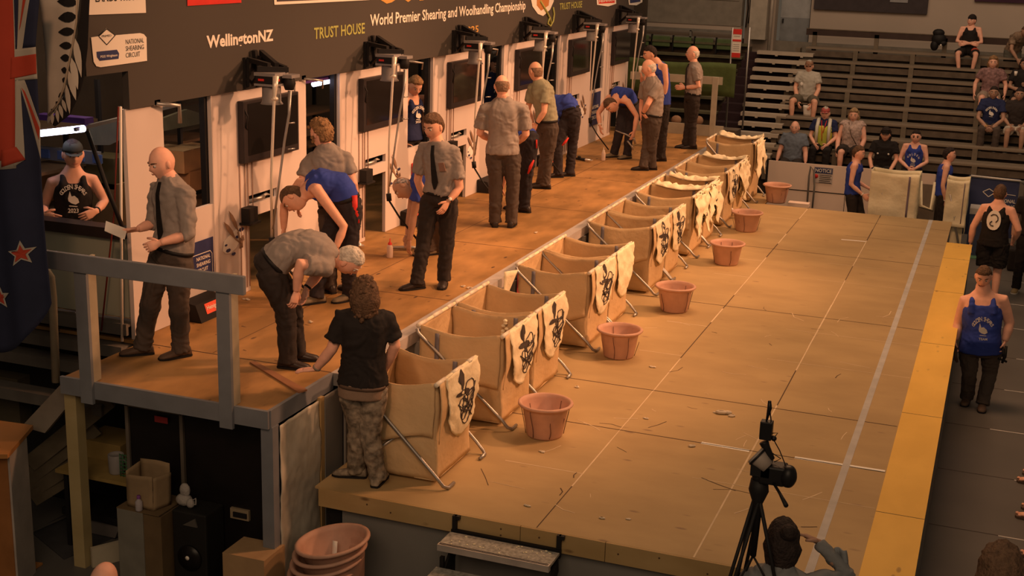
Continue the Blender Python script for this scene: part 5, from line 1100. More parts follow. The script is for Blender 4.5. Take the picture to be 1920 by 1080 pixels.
def remesh(mb, name, voxel, mats, smooth=3, fold=0.0, seed=0):
    me = bpy.data.meshes.new(name); me.from_pydata([tuple(p) for p in mb.v], [], mb.f); me.update()
    ob = bpy.data.objects.new('tmp', me); COL.objects.link(ob)
    md = ob.modifiers.new('r', 'REMESH'); md.mode = 'VOXEL'; md.voxel_size = voxel; md.use_smooth_shade = True
    sm = ob.modifiers.new('s', 'SMOOTH'); sm.factor = .6; sm.iterations = smooth
    dg = bpy.context.evaluated_depsgraph_get(); e = ob.evaluated_get(dg); out = bpy.data.meshes.new_from_object(e)
    bpy.data.objects.remove(ob); bpy.data.meshes.remove(me)
    mb2 = MB(); mb2.v = [tuple(v.co) for v in out.vertices]; mb2.f = [tuple(p.vertices) for p in out.polygons]; mb2.m = [0]*len(mb2.f); mb2.smooth = [True]*len(mb2.f)
    if fold:
        no = [tuple(v.normal) for v in out.vertices]; S = V(seed*2.3, seed*1.1, seed*.7)
        for i, p in enumerate(mb2.v):
            q = Vector(p); w = noise.noise(q*4+S)*.06; a = noise.noise(V(q.x*13+w*60, q.y*13, q.z*6)+S); b = noise.noise(V(q.x*7, q.y*7, q.z*17+w*80)+S)
            mb2.v[i] = tuple(q+Vector(no[i])*fold*(abs(a)*1.3+abs(b)*1.1-.45))
    bpy.data.meshes.remove(out); return mb2
def gs(x, s): return math.exp(-(x/s)**2)
def head_pt(d, s=1.0, grow=0.0):
    x, y, z = d; a, b, c = .076, .096, .118
    px, py, pz_ = x*a, y*b, z*c
    if z < 0: k = 1-.27*(-z)**1.3; px *= k; py *= (1-.30*(-z)) if y < 0 else (1-.06*(-z))
    if y > 0:
        py -= .006*y*y*(1-abs(z))
        py += .021*gs(x, .15)*gs(z+.13, .15)+.008*gs(x, .12)*gs(z-.05, .18)
        py -= .010*(gs(x-.40, .15)+gs(x+.40, .15))*gs(z-.08, .12)
        py += .004*gs(abs(x)-.38, .25)*gs(z-.26, .09)
        py += .005*gs(x, .28)*gs(z+.42, .10)+.009*gs(x, .3)*gs(z+.76, .2)-.004*gs(x, .35)*gs(z+.56, .07)
        px += .004*(1 if x > 0 else -1)*gs(abs(x)-.75, .25)*gs(z+.15, .2)
    v = V(px, py, pz_)*s
    if grow: v += V(x*a, y*b, z*c).normalized()*grow*s
    return v
def frame(fwd, up):
    f = Vector(fwd).normalized(); u = Vector(up); r = f.cross(u)
    if r.length < 1e-3: r = f.cross(V(1, 0, .01))
    r.normalize(); u = r.cross(f).normalized()
    return Matrix(((r.x, f.x, u.x), (r.y, f.y, u.y), (r.z, f.z, u.z)))
def add_head(mb, c, F, s=1.0, detail=True):
    SEG, RN = (32, 26) if detail else (22, 16)
    R = []
    for i in range(1, RN):
        a = PI*i/RN
        R.append([c+F@head_pt((math.sin(a)*math.cos(2*PI*k/SEG), math.sin(a)*math.sin(2*PI*k/SEG), -math.cos(a)), s) for k in range(SEG)])
    mb.mi = 0; mb.rings(R, cap=True)
    for sx in (-1, 1):
        e = c+F@(V(sx*.077, -.004, -.002)*s); mb.ball(e, (.010*s, .018*s, .030*s), 8, 8, F)
        e = c+F@(V(sx*.030, .076, .010)*s)
        mb.mi = 1; mb.ball(e, .0115*s, 8, 6); mb.mi = 2; mb.ball(e+F@(V(0, .008, 0)*s), .0062*s, 6, 5); mb.mi = 3
        q = [c+F@(V(sx*(.014+.012*k), .094-.0035*k*k*.9, .030+.004*math.sin(k*1.1))*s) for k in range(4)]; mb.tube(q, [.003*s, .0045*s, .004*s, .002*s], 6); mb.mi = 0
    mb.mi = 4; q = [c+F@(V(.008*k, .0935-.0007*k*k, -.051+.0004*k*k)*s) for k in range(-3, 4)]; mb.tube(q, [.001, .0035, .0045, .005, .0045, .0035, .001], 6); mb.mi = 0
def add_hair(c, F, style, s=1.0, seed=1):
    SEG, RN = 36, 28; mb = MB(); R = []
    long_ = style in ('long', 'curlylong', 'bun')
    for i in range(1, RN):
        a = PI*i/RN; ring = []
        for k in range(SEG):
            d = V(math.sin(a)*math.cos(2*PI*k/SEG), math.sin(a)*math.sin(2*PI*k/SEG), -math.cos(a)); x, y, z = d
            line = (.50 if y > .2 else (-.05 if y > -.25 else -.50))
            if y > .2: line = .46+.1*min(1, y)
            elif y > -.35: line = -.1+.56*(y+.35)/.55
            else: line = -.55
            t = {'short': .009, 'crop': .006, 'curly': .026, 'quiff': .013, 'long': .022, 'curlylong': .018, 'bun': .016, 'ring': .007, 'mop': .030}.get(style, .012)
            g = (z-line)/.12; g = max(-1, min(1, g))
            if style == 'ring': g = min(g, (.42-z)/.12 if y < .35 else -1); g = max(-1, min(1, g)); 
            if style == 'ring' and y > .15: g = -1
            if long_: 
                if y < .25: g = max(g, 1.0 if (y < .12) else 0)
            if style == 'quiff' and z > .4 and y > 0: t += .022*y
            n = noise.noise(d*(6 if style in ('curly', 'curlylong', 'mop') else 4)+V(seed, 0, 0))
            off = (t*(.75+ .25*g)+ n*t*.55) if g > 0 else (-.010+.012*(g+1)*.5 if g > -1 else -.012)
            if g > 0: off *= min(1, .45+g)
            p = head_pt(d, s, off)
            if long_ and z < -.1 and y < .15:
                p += V(x*.012, -.012, -.09*(-z)*(1.0 if style == 'curlylong' else .8))*s
            ring.append(c+F@p)
        R.append(ring)
    mb.rings(R, cap=True)
    if style in ('curly', 'curlylong', 'mop'):
        rg = random.Random(seed)
        for k in range(60 if style != 'mop' else 40):
            a = rg.uniform(0, 2*PI); zz = rg.uniform(-.5 if style != 'mop' else .1, .95); y = math.sin(a)*math.sqrt(1-zz*zz)
            if y > .3 and zz < .45: continue
            d = V(math.cos(a)*math.sqrt(1-zz*zz), y, zz); mb.ball(c+F@head_pt(d, s, .024 if style != 'curlylong' else .014), rg.uniform(.010, .018)*s, 6, 5)
        if style == 'curlylong':
            for k in range(44):
                a = rg.uniform(PI*.95, 2.05*PI); mb.ball(c+F@V(math.cos(a)*.075*s, math.sin(a)*.085*s-.01, rg.uniform(-.165, -.02)*s), rg.uniform(.012, .020)*s, 6, 5)
    if style == 'bun': mb.ball(c+F@V(0, -.11*s, .06*s), .045*s, 12, 10)
    return mb
def add_hand(mb, w, f, n, s=1.0, curl=.35, thumb=1):
    """w wrist, f direction of the fingers, n palm normal"""
    f = Vector(f).normalized(); n = Vector(n); n = (n-f*n.dot(f)); n = n.normalized() if n.length > 1e-3 else f.orthogonal().normalized(); side = f.cross(n)*thumb
    def ell(c, a, b): return [c+side*(a*math.cos(t)*s)+n*(b*math.sin(t)*s) for t in [2*PI*k/12 for k in range(12)]]
    mb.rings([ell(w-f*.02*s, .024, .019), ell(w+f*.01*s, .027, .018), ell(w+f*.05*s, .040, .016), ell(w+f*.088*s, .042, .014), ell(w+f*.098*s, .036, .010)])
    for k, (o, L, r) in enumerate(((.031, .068, .0092), (.011, .078, .0095), (-.010, .073, .0092), (-.030, .056, .0082))):
        p = w+f*.088*s+side*o*s; d = (f+side*o*2.2).normalized(); pts = [p-d*.012*s, p]; c = curl*(1+.12*k); dd = d
        for j, fr in enumerate((.45, .32, .23)):
            ang = c*(j+.6); dd = (d*math.cos(ang)+n*math.sin(ang)).normalized(); pts.append(pts[-1]+dd*L*fr*s)
        mb.tube(pts, [r*s, r*1.02*s, r*.95*s, r*.86*s, r*.62*s], 8)
    p = w+f*.022*s+side*.028*s; d1 = (f*.65+side*.72+n*.25).normalized(); d2 = (f*.85+side*.38+n*(.25+curl*.4)).normalized()
    mb.tube([w+f*.01*s+side*.012*s, p, p+d1*.040*s, p+d1*.040*s+d2*.036*s], [.014*s, .0135*s, .0115*s, .008*s], 8)
def catmull(p, n=4):
    out = []; P = [p[0]*2-p[1]]+list(p)+[p[-1]*2-p[-2]]
    for i in range(1, len(P)-2):
        for k in range(n):
            t = k/n; a, b, c, d = P[i-1], P[i], P[i+1], P[i+2]; out.append(.5*((2*b)+(c-a)*t+(2*a-5*b+4*c-d)*t*t+(3*b-a-3*c+d)*t**3))
    out.append(P[-2]); return out
class Spine:
    def __init__(s, Pv, M, N, lh, ls):
        s.P, s.M, s.N = Pv, M, N; s.lh = lh.normalized(); s.ls = ls.normalized(); s.pts = catmull([Pv, M, N], 10)
    def at(s, t):
        n = len(s.pts)-1
        if t < 0: c = s.P+(s.pts[0]-s.pts[2]).normalized()*(-t)*(s.N-s.P).length*1.0; tg = (s.pts[1]-s.pts[0]).normalized()
        elif t >= 1: c = s.N+(s.pts[-1]-s.pts[-3]).normalized()*(t-1)*(s.N-s.P).length; tg = (s.pts[-1]-s.pts[-2]).normalized()
        else: i = int(t*n); fr = t*n-i; c = s.pts[i]*(1-fr)+s.pts[i+1]*fr; tg = (s.pts[i+1]-s.pts[i]).normalized()
        l = (s.lh*(1-min(1, max(0, t)))+s.ls*min(1, max(0, t))); l = (l-tg*l.dot(tg)).normalized(); f = l.cross(tg)*-1
        return c, l, f
    def pt(s, t, u, v): c, l, f = s.at(t); return c+l*u+f*v
def loft(mb, sp, st, seg=20, belly=0):
    R = []
    for t, w, d, *o in st:
        o = o[0] if o else 0; c, l, f = sp.at(t)
        R.append([c+l*(w*math.copysign(abs(math.cos(a))**.82, math.cos(a)))+f*(o+(d+(belly if math.sin(a) > 0 else 0)*max(0, 1-abs(t-.28)/.4))*math.copysign(abs(math.sin(a))**.9, math.sin(a))) for a in [2*PI*k/seg for k in range(seg)]])
    mb.rings(R, cap=True)
PEOPLE = {}
def person(label, J, face, top=None, bottom=None, shoe=None, hair=None, skin=None, toes=None, hands=None, near=True, build=1.0, belly=0.0, group=None, extra=(), head_s=1.0, base=None, barefoot=False, sleeve=.62, collar=None, headup=None, hide_legs=False, hand_n=None, tuck=True, lo=None):
    """J: joints in world metres: H head, N neck base, M waist, P pelvis, s1 s2 shoulders, e, w, k, a and optional h1 h2 finger directions"""
    skin = skin or M_skin; vox = .012 if near else .019; B = build
    J = dict(J); J['N'] = J['N']+(J['H']-J['N'])*.32; _ax = (J['N']-J['M']).normalized()
    for i in (1, 2): J['s%d' % i] = J['s%d' % i]+_ax*.012
    head_s *= 1.13; SD = len(PEOPLE)+1
    g = base if base is not None else V(J['P'].x, J['P'].y, min(J['a1'].z, J['a2'].z)-.08)
    latS = (J['s2']-J['s1']); latH = (J['k2']-J['k1']); latH = latS.normalized()*.6+ (latH.normalized()*.4 if latH.length > .02 else V(0, 0, 0))
    if 'lh' in J: latH = J['lh']
    sp = Spine(J['P'], J['M'], J['N'], latH, latS)
    # make sure the front of the spine faces the same way as the face/chest
    chest = J.get('front'); c, l, f = sp.at(.6); flip = 1
    if chest is not None and f.dot(chest) < 0: flip = -1; sp = Spine(J['P'], J['M'], J['N'], -latH, -latS)
    hip = {1: sp.at(0)[0]-sp.at(0)[1]*.09*B, 2: sp.at(0)[0]+sp.at(0)[1]*.09*B}
    if (hip[1]-J['k1']).length+(hip[2]-J['k2']).length > (hip[2]-J['k1']).length+(hip[1]-J['k2']).length: hip = {1: hip[2], 2: hip[1]}
    BL = min(B, 1.1); mb = MB()
    loft(mb, sp, [(-.10, .12*B, .09*B), (0, .155*B, .105*B), (.2, .145*B, .10*B), (.42, .13*B, .095*B), (.65, .15*B, .11*B), (.80, .155*B, .108*B), (.90, .13*B, .085*B), (.98, .085*B, .07), (1.04, .062, .06)], belly=belly*.9)
    Hc = J['H']; up = headup if headup is not None else (Hc-J['N']); up = up.normalized()
    F = frame(face, up); nb = Hc+F@V(0, -.015, -.075)
    mb.tube([sp.at(.93)[0], J['N'], nb*.6+J['N']*.4, nb], [.075*B, .066*B, .060*B, .058], 12)
    for i in (1, 2):
        s, e, w = J['s%d' % i], J['e%d' % i], J['w%d' % i]; nd = sp.at(.88)[0]
        mb.tube([s*.5+nd*.5, s, s*.55+e*.45, e, e*.6+w*.4, w], [.06*B, .058*B, .050*B, .042*B, .043*B, .028*B], 12)
        if not hide_legs:
            k, a = J['k%d' % i], J['a%d' % i]; mb.tube([hip[i], hip[i]*.5+k*.5, k, k*.62+a*.38, a], [.085*BL, .078*BL, .056*BL, .054*BL, .036*BL], 12)
            if barefoot: pass
    body = remesh(mb, 'person', vox, None)
    add_head(body, Hc, F, head_s, near)
    for i in (1, 2):
        e, w = J['e%d' % i], J['w%d' % i]; hd = J.get('h%d' % i, (w-e)); hn = (hand_n or {}).get(i)
        if hn is None: hn = (sp.at(.3)[0]-w)
        add_hand(body, w, hd, hn, 1.0 if near else 1.05, (hands or {}).get(i, .35), (-1 if i == 1 else 1)*flip)
    ob = body.build('person', [skin, M_eyew, M_eyed, (hair[1] if hair else M_brow), M_lip], loc=g); _loc[ob.name] = g.copy(); tag(ob, label, 'person', group)
    rec = dict(ob=ob, sp=sp, F=F, H=Hc, J=J, hip=hip); me = lambda nm, m_, mm, lb=None, **k: part(nm, m_, mm, ob, lb, **k)
    # ---- hair
    if hair and hair[0] not in ('none',): me('hair', add_hair(Hc, F, hair[0], head_s, len(PEOPLE)+1), hair[1])
    # ---- trousers / shorts
    if bottom and not hide_legs:
        kind, m = bottom; mb = MB()
        loft(mb, sp, [(-.12, .13*B, .10*B), (-.04, .168*B, .125*B), (.06, .165*B, .122*B), (.17, .158*B, .118*B)], belly=belly*.7)
        for i in (1, 2):
            k, a = J['k%d' % i], J['a%d' % i]; h = hip[i]
            if kind == 'trousers': mb.tube([h, h*.75+k*.25, h*.5+k*.5, k, k*.5+a*.5, a*.93+k*.07, a-(k-a).normalized()*.03], [.095*B, .103*BL, .095*BL, .077*BL, .071*BL, .068*BL, .074*BL], 12)
            else: q = h*.25+k*.75; mb.tube([h, h*.6+q*.4, q, q+(k-h).normalized()*.03], [.108*B, .103*B, .10*B, .102*B], 12)
        me('trousers' if kind == 'trousers' else 'shorts', remesh(mb, 'c', vox, None, 2, .014, SD), m)
    # ---- top
    if top:
        kind, m = top; mb = MB(); e_ = .016
        lo = lo if lo is not None else (.10 if tuck else -.06)
        prof = [(lo, (.155 if tuck else .170)*B+e_, (.11 if tuck else .125)*B+e_), (.25, .152*B+e_, .108*B+e_), (.42, .142*B+e_, .104*B+e_), (.65, .155*B+e_, .115*B+e_)]
        if kind in ('singlet', 'vest'):
            loft(mb, sp, prof+[(.76, .150*B+e_*.8, .110*B+e_*.8), (.83, .128*B+e_*.6, .102*B+e_*.5)], belly=belly)
            c7 = [(.72, .09, .104*B), (.82, .086, .096*B), (.88, .084, .066*B+.004), (.915, .082, .010), (.90, .080, -.05), (.84, .076, -.084*B), (.72, .08, -.096*B)]
            for sgn in (-1, 1): mb.tube([sp.pt(t, sgn*u*B, v) for t, u, v in c7], [.04, .036, .031, .028, .031, .038, .042], 10)
            if kind == 'singlet': loft(mb, sp, [(.72, .120*B, .03, -.078*B), (.82, .10*B, .028, -.074*B), (.88, .08*B, .022, -.064*B)])
        else:
            loft(mb, sp, prof+[(.80, .160*B+e_, .112*B+e_), (.89, .138*B+e_, .092*B+e_*.8), (.97, .098*B, .082*B), (1.025, .072, .068)], belly=belly)
            for i in (1, 2):
                s, e, w = J['s%d' % i], J['e%d' % i], J['w%d' % i]; nd = sp.at(.88)[0]
                if kind == 'long': mb.tube([s*.5+nd*.5, s, s*.5+e*.5, e, e*.5+w*.5, w], [.07*B, .075*B, .065*B, .056*B, .05*B, .042*B], 12)
                elif kind == 'rolled': mb.tube([s*.5+nd*.5, s, s*.5+e*.5, e, e*.8+w*.2], [.07*B, .076*B, .068*B, .060*B, .058*B], 12)
                else: q = s*(1-sleeve)+e*sleeve; mb.tube([s*.5+nd*.5, s, s*.5+q*.5, q], [.074*B, .072*B, .072*B, .079*B], 12)
            if kind in ('shirt', 'rolled'):
                c, l, f = sp.at(1.0); tg = (J['N']-J['M']).normalized()
                R = [c-tg*.012+l*(.072*math.cos(a))+f*(.068*math.sin(a)) for a in [2*PI*k/16 for k in range(17)]]; mb.tube(R, .014, 8)
        nm = {'singlet': 'singlet', 'vest': 'vest', 'shirt': 'shirt', 'rolled': 'shirt', 'tee': 'tee_shirt', 'long': 'cardigan'}[kind]
        shob = me(nm, remesh(mb, 'c', vox, None, 2, .006 if kind in ('singlet', 'vest') else .015, SD), m); rec['top'] = shob
    # ---- belt
    if top and tuck and bottom and bottom[0] == 'trousers' and near:
        mb = MB(); loft(mb, sp, [(.09, .162*B+.014, .117*B+.014), (.145, .160*B+.014, .116*B+.014)], belly=belly*.85); me('belt', mb, M_dark)
    # ---- shoes
    if shoe and not hide_legs:
        for i in (1, 2):
            a = J['a%d' % i]; k = J['k%d' % i]; t = Vector(toes[i-1] if isinstance(toes[0], (list, tuple, Vector)) else toes); t.z = 0; t.normalize(); L = t.cross(V(0, 0, 1)); z0 = a.z-.08
            mb = MB(); R = []
            for d, w, h in ((-.085, .022, .05), (-.075, .036, .085), (-.04, .041, .105), (.02, .043, .095), (.07, .046, .070), (.12, .049, .055), (.165, .042, .045), (.19, .022, .030)):
                c = V(a.x, a.y, z0)+t*d
                R.append([c+L*(w*math.cos(q))+V(0, 0, max(0, h*.5+h*.5*math.sin(q)*(1.0))) for q in [2*PI*j/14 for j in range(14)]])
            mb.rings(R, cap=True)
            if shoe[0] in ('boot', 'moc'): mb.tube([V(a.x, a.y, z0+.05)-t*.01, V(a.x, a.y, z0+.10)-t*.015, a+(k-a).normalized()*.09], [.044, .050, .054], 12)
            s_ = me('boot' if shoe[0] == 'boot' else ('moccasin' if shoe[0] == 'moc' else 'shoe'), mb, shoe[1])
            mb = MB(); R = []
            for d, w in ((-.088, .024), (-.07, .038), (0, .044), (.08, .048), (.13, .051), (.17, .042), (.194, .022)):
                c = V(a.x, a.y, z0)+t*d; R.append([c-L*w+V(0, 0, .001), c+L*w+V(0, 0, .001), c+L*w+V(0, 0, .018), c-L*w+V(0, 0, .018)])
            mb.rings(R, cap=True, smooth=False); part('sole', mb, M_dark if shoe[0] != 'sneak' else M_txtW, s_)
    PEOPLE[label] = rec
    rec['part'] = me
    return rec
# ---- two ways to pose: joints read off the photograph on the vertical plane through the feet, or a stock pose turned to face a way
def viewframe(gp):
    d = V(gp.x-CAM.x, gp.y-CAM.y, 0).normalized(); return d, V(d.y, -d.x, 0)
def plane_pt(gp, px, py, off=0):
    d, r = viewframe(gp); dr = ray(px, py); t = ((gp-CAM).dot(d)+off)/dr.dot(d); return CAM+dr*t
def fromview(gp, v):        # (right, toward camera, up) -> world
    d, r = viewframe(gp); return r*v[0]-d*v[1]+V(0, 0, v[2])
def posed(label, base, J, face, **k):
    gp = pz(*base) if len(base) == 3 and abs(base[0]) > 30 else V(*base)
    W_ = {n: plane_pt(gp, *(q if len(q) == 3 else (q[0], q[1], 0))) for n, q in J.items() if n not in ('h1', 'h2', 'front')}
    for n in ('h1', 'h2', 'front'):
        if n in J: W_[n] = fromview(gp, J[n])
    t = k.pop('toes', (0, 1)); t = [fromview(gp, (q[0], q[1], 0)) for q in (t if isinstance(t[0], tuple) else (t, t))]
    for n in ('a1', 'a2'):        # put the ankles on the ground they stand on
        if n in W_ and not k.get('free'): W_[n].z = max(W_[n].z, gp.z+.08) if k.get('lift') else gp.z+.08
    k.pop('free', None); k.pop('lift', None)
    return person(label, W_, fromview(gp, face), toes=t, base=gp, **k)
SIT = dict(P=(0, 0, .09), M=(0, .03, .33), N=(0, .0, .61), H=(0, .03, .76), s1=(-.18, 0, .57), s2=(.18, 0, .57), e1=(-.25, .06, .30), e2=(.25, .06, .30), w1=(-.12, .30, .17), w2=(.12, .30, .17), k1=(-.14, .44, .06), k2=(.14, .44, .06), a1=(-.14, .42, -.30), a2=(.14, .42, -.30))
STAND = dict(P=(0, 0, .95), M=(0, -.02, 1.18), N=(0, 0, 1.48), H=(0, .035, 1.635), s1=(-.19, 0, 1.43), s2=(.19, 0, 1.43), e1=(-.25, -.03, 1.12), e2=(.25, -.03, 1.12), w1=(-.24, .08, .88), w2=(.24, .08, .88), k1=(-.10, .03, .50), k2=(.10, .03, .50), a1=(-.11, -.01, .08), a2=(.11, -.01, .08))
def stock(label, origin, yaw, face, pose, over=None, **k):
    """origin = seat centre or feet; yaw: way the body faces, degrees from +Y anticlockwise seen from above; local x is to the body's right... mirrored so that 1 is left in the picture when facing us"""
    R = Matrix.Rotation(math.radians(yaw), 3, 'Z'); o = V(*origin); q = dict(pose); q.update(over or {})
    s = k.pop('scale', 1.0)
    W_ = {n: o+R@(V(*v)*s) for n, v in q.items() if n not in ('h1', 'h2')}
    for n in ('h1', 'h2'):
        if n in q: W_[n] = R@V(*q[n])
    W_['front'] = R@V(0, 1, 0)
    t = k.pop('toes', (0, 1)); t = [R@V(a[0], a[1], 0) for a in (t if isinstance(t[0], tuple) else (t, t))]
    b = k.pop('base', None)
    return person(label, W_, R@V(*face), toes=t, base=b, **k)
# ================================================================ the cast on the raised board
Zb = U
def tie(rec, m=None):
    sp = rec['sp']; B = 1; mb = MB()
    q = [sp.pt(.97, 0, .085), sp.pt(.86, 0, .130), sp.pt(.65, .01, .150), sp.pt(.42, .015, .146), sp.pt(.26, .02, .142)]
    R = []
    for i, c in enumerate(q):
        l = sp.at(.6)[1]; f = sp.at(.6)[2]; w = (.016, .018, .026, .033, .010)[i]; R.append([c-l*w, c+l*w, c+l*w+f*.008, c-l*w+f*.008])
    mb.rings(R, cap=True, smooth=False); rec['part']('tie', mb, M_dark)
def watch(rec, i, m=None, band=None):
    J = rec['J']; w = J['w%d' % i]; e = J['e%d' % i]; d = (w-e).normalized(); c = w-d*.02
    a = d.orthogonal().normalized(); b = d.cross(a); mb = MB(); mb.tube([c-d*.009, c+d*.009], .034, 14); rec['part']('wristband', mb, band or M_dark)
    if m: v = (CAM-c).normalized(); v = (v-d*v.dot(d)).normalized(); mb = MB(); mb.tube([c+v*.03, c+v*.042], .018, 12); rec['part']('watch', mb, m)
# 1 bald man holding papers at the near left
r = posed('bald man in grey shirt and tie holding papers beside the white wall end', (305, 668, Zb), dict(H=(304, 306), N=(322, 343), M=(330, 420), P=(322, 480), s1=(300, 356, .15), s2=(347, 366, -.14), e1=(287, 418, .16), w1=(258, 430, .06), e2=(353, 440, -.20), w2=(300, 455, -.24),
    k1=(283, 562, .06), k2=(335, 570, -.05), a1=(268, 640, .08), a2=(340, 668, -.04), h1=(-1, 0, -.1), h2=(-1, .1, -.35), front=(-.8, .5, 0)), (-.85, .50, -.28), top=('rolled', C_judge), bottom=('trousers', C_trou2), shoe=('shoe', C_tan), hair=None, skin=M_skin2, toes=((-1, .05), (-.9, .35)), build=1.06, belly=.02, hands={2: .8}, headup=V(0, 0, 1))
tie(r)
w = r['J']['w1']; d, rr2 = viewframe(pz(305, 668, Zb)); mb = MB(); c = w-rr2*.15; mb.prism([c+rr2*.07+V(0, 0, .0), c+rr2*.05-d*.14-V(0, 0, .05), c-rr2*.10-d*.12+V(0, 0, .02), c-rr2*.09+V(0, 0, .07)], V(0, 0, .006))
solo('papers', mb, M_txtW, tuple(c), 'sheaf of white papers held out by the bald man at the near end', 'papers', fixn=True)
# 2 judge bending with hands on knees
r = posed('white-haired judge bending over with hands on his knees at the near end', (548, 684, Zb), dict(H=(654, 488), N=(614, 477), M=(552, 458), P=(500, 498), s1=(602, 474, .18), s2=(606, 500, -.18), e1=(598, 512, .12), w1=(574, 542, .06), e2=(562, 492, -.30), w2=(556, 548, -.24),
    k1=(548, 570, .12), k2=(536, 582, -.10), a1=(556, 655, .12), a2=(542, 675, -.08), h1=(-.3, .3, -1), h2=(-.2, .2, -1), lh=(500, 498), front=(0.3, 0, -1)) if False else dict(H=(654, 488), N=(614, 479), M=(556, 462), P=(503, 500), s1=(600, 478, .18), s2=(606, 502, -.18), e1=(598, 512, .12), w1=(574, 542, .06), e2=(562, 494, -.30), w2=(556, 546, -.24),
    k1=(548, 570, .12), k2=(536, 582, -.10), a1=(556, 655, .12), a2=(540, 675, -.08), h1=(-.3, .3, -1), h2=(-.25, .2, -1), front=(.25, .1, -1)), (.55, .15, -.8), top=('shirt', C_judge), bottom=('trousers', C_trou), shoe=('shoe', C_shoe), hair=('short', H_white), skin=M_skin2, toes=((1, .15), (1, .35)), build=1.1, sleeve=.8, hands={1: .5, 2: .5}, hand_n={}, headup=V(.8, 0, .25))
watch(r, 1)
# 3 bent shearer in blue singlet
r = posed('shearer in blue singlet bent double in front of the curly-haired judge', (628, 568, Zb), dict(H=(551, 372), N=(580, 357), M=(625, 338), P=(650, 385), s1=(565, 343, .18), s2=(594, 352, -.18), e1=(533, 385, .22), w1=(532, 430, .2), e2=(645, 425, -.24), w2=(630, 465, -.30),
    k1=(606, 470, .10), k2=(655, 468, -.05), a1=(594, 552, .0), a2=(655, 545, .08), h1=(0, 0, -1), h2=(-.3, 0, -1), front=(-.4, .2, -1)), (-.45, .15, -.9), top=('singlet', C_blue), bottom=('trousers', C_jean), shoe=('moc', C_moc), hair=('short', H_brown), skin=M_skin, toes=((-.9, .4), (-.8, .5)), headup=V(-.75, 0, .2))
P_ = r; sp = r['sp']
mb = MB(); c = r['J']['P']
dd, rv = viewframe(c); q = c-dd*.13+rv*.07; mb.tube([q+V(0, 0, .12), q+V(0, 0, .0), q+rv*.04-V(0, 0, .14)], [.03, .035, .012], 8); r['part']('belt_pouch', mb, M_red, 'red belt pouch'); mb = MB(); mb.tube([q-rv*.09+V(.0, 0, .03)+rv*.035*math.cos(t)+V(0, 0, .035*math.sin(t)) for t in [k*.6 for k in range(11)]], .006, 6); r['part']('belt_ring', mb, M_steel)
# 4 curly haired judge
r = posed('judge with bushy ginger-brown hair seen from behind at the first doorway', (640, 548, Zb), dict(H=(601, 251), N=(613, 280), M=(622, 345), P=(632, 390), s1=(582, 305, .02), s2=(648, 300, .02), e1=(563, 350, -.05), w1=(560, 385, .1), e2=(663, 345, -.05), w2=(667, 382, .08),
    k1=(618, 465), k2=(650, 465), a1=(618, 540), a2=(656, 538), front=(-.4, -.9, 0)), (-.75, -.65, -.15), top=('shirt', C_judge), bottom=('trousers', C_trou2), shoe=('shoe', C_shoe), hair=('curly', H_gold), skin=M_skin2, toes=(-.5, -.8), head_s=.98, headup=V(0, 0, 1))
mb = MB(); c = r['J']['w2']; mb.tube([c+V(.02, 0, .06), c+V(.03, 0, -.02), c+V(.02, 0, -.1)], .014, 6); r['part']('hand_counter', mb, M_txtW)
# 5 tie-wearing judge walking toward the camera
r = posed('dark-haired judge in grey shirt and black tie standing at the middle of the near stands', (806, 538, Zb), dict(H=(813, 238), N=(822, 278), M=(828, 330), P=(824, 372), s1=(796, 280, .10), s2=(851, 287, -.06), e1=(783, 338, .16), w1=(798, 378, .24), e2=(862, 352, -.10), w2=(840, 378, -.20),
    k1=(795, 450, .0), k2=(838, 448, .04), a1=(782, 528, -.08), a2=(832, 524, .06), h2=(-.5, .35, -.8), front=(-.4, .9, 0)), (-.62, .75, -.32), top=('shirt', C_olive if False else C_judge), bottom=('trousers', C_trou), shoe=('shoe', C_shoe), hair=('quiff', H_brown), toes=((-.9, .45), (-.15, 1)), sleeve=.75, hands={2: .3}, headup=V(0, 0, 1))
tie(r); watch(r, 2, M_txtW)
mb = MB(); sp = r['sp']; mb.box(0, 0, 0, 0, 0, 0); mb = MB(); q = [sp.pt(t, u, .140) for t, u in ((.62, -.05), (.62, -.115), (.74, -.11), (.74, -.05))]; mb.prism(q, sp.at(.6)[2]*.008); r['part']('chest_pocket', mb, clothm('pocket', (.30, .18, .14)), fixn=True)
# 6 shearer with bandana
r = posed('bent shearer wearing a patterned bandana behind the tie-wearing judge', (812, 480, Zb), dict(H=(757, 352), N=(782, 345), M=(806, 335), P=(825, 365), s1=(780, 342, .18), s2=(788, 352, -.14), e1=(770, 395, .15), w1=(764, 440, .1), e2=(776, 402, -.10), w2=(768, 452, -.12),
    k1=(812, 425, .06), k2=(824, 425), a1=(805, 470, .05), a2=(822, 462, .1), h2=(-.1, 0, -1), front=(-.5, .1, -1)), (-.55, .25, -.8), top=('tee', C_blue), bottom=('trousers', C_trou2), shoe=('moc', C_moc), hair=None, skin=M_skin3, toes=(-.9, .4), sleeve=.45, headup=V(-.6, 0, .3))
M_bd = mat('bandana_print', (.30, .26, .25), .8, var=.9, scale=35)
r['part']('bandana', add_hair(r['H'], r['F'], 'crop', 1.06, 3), M_bd, 'patterned bandana')
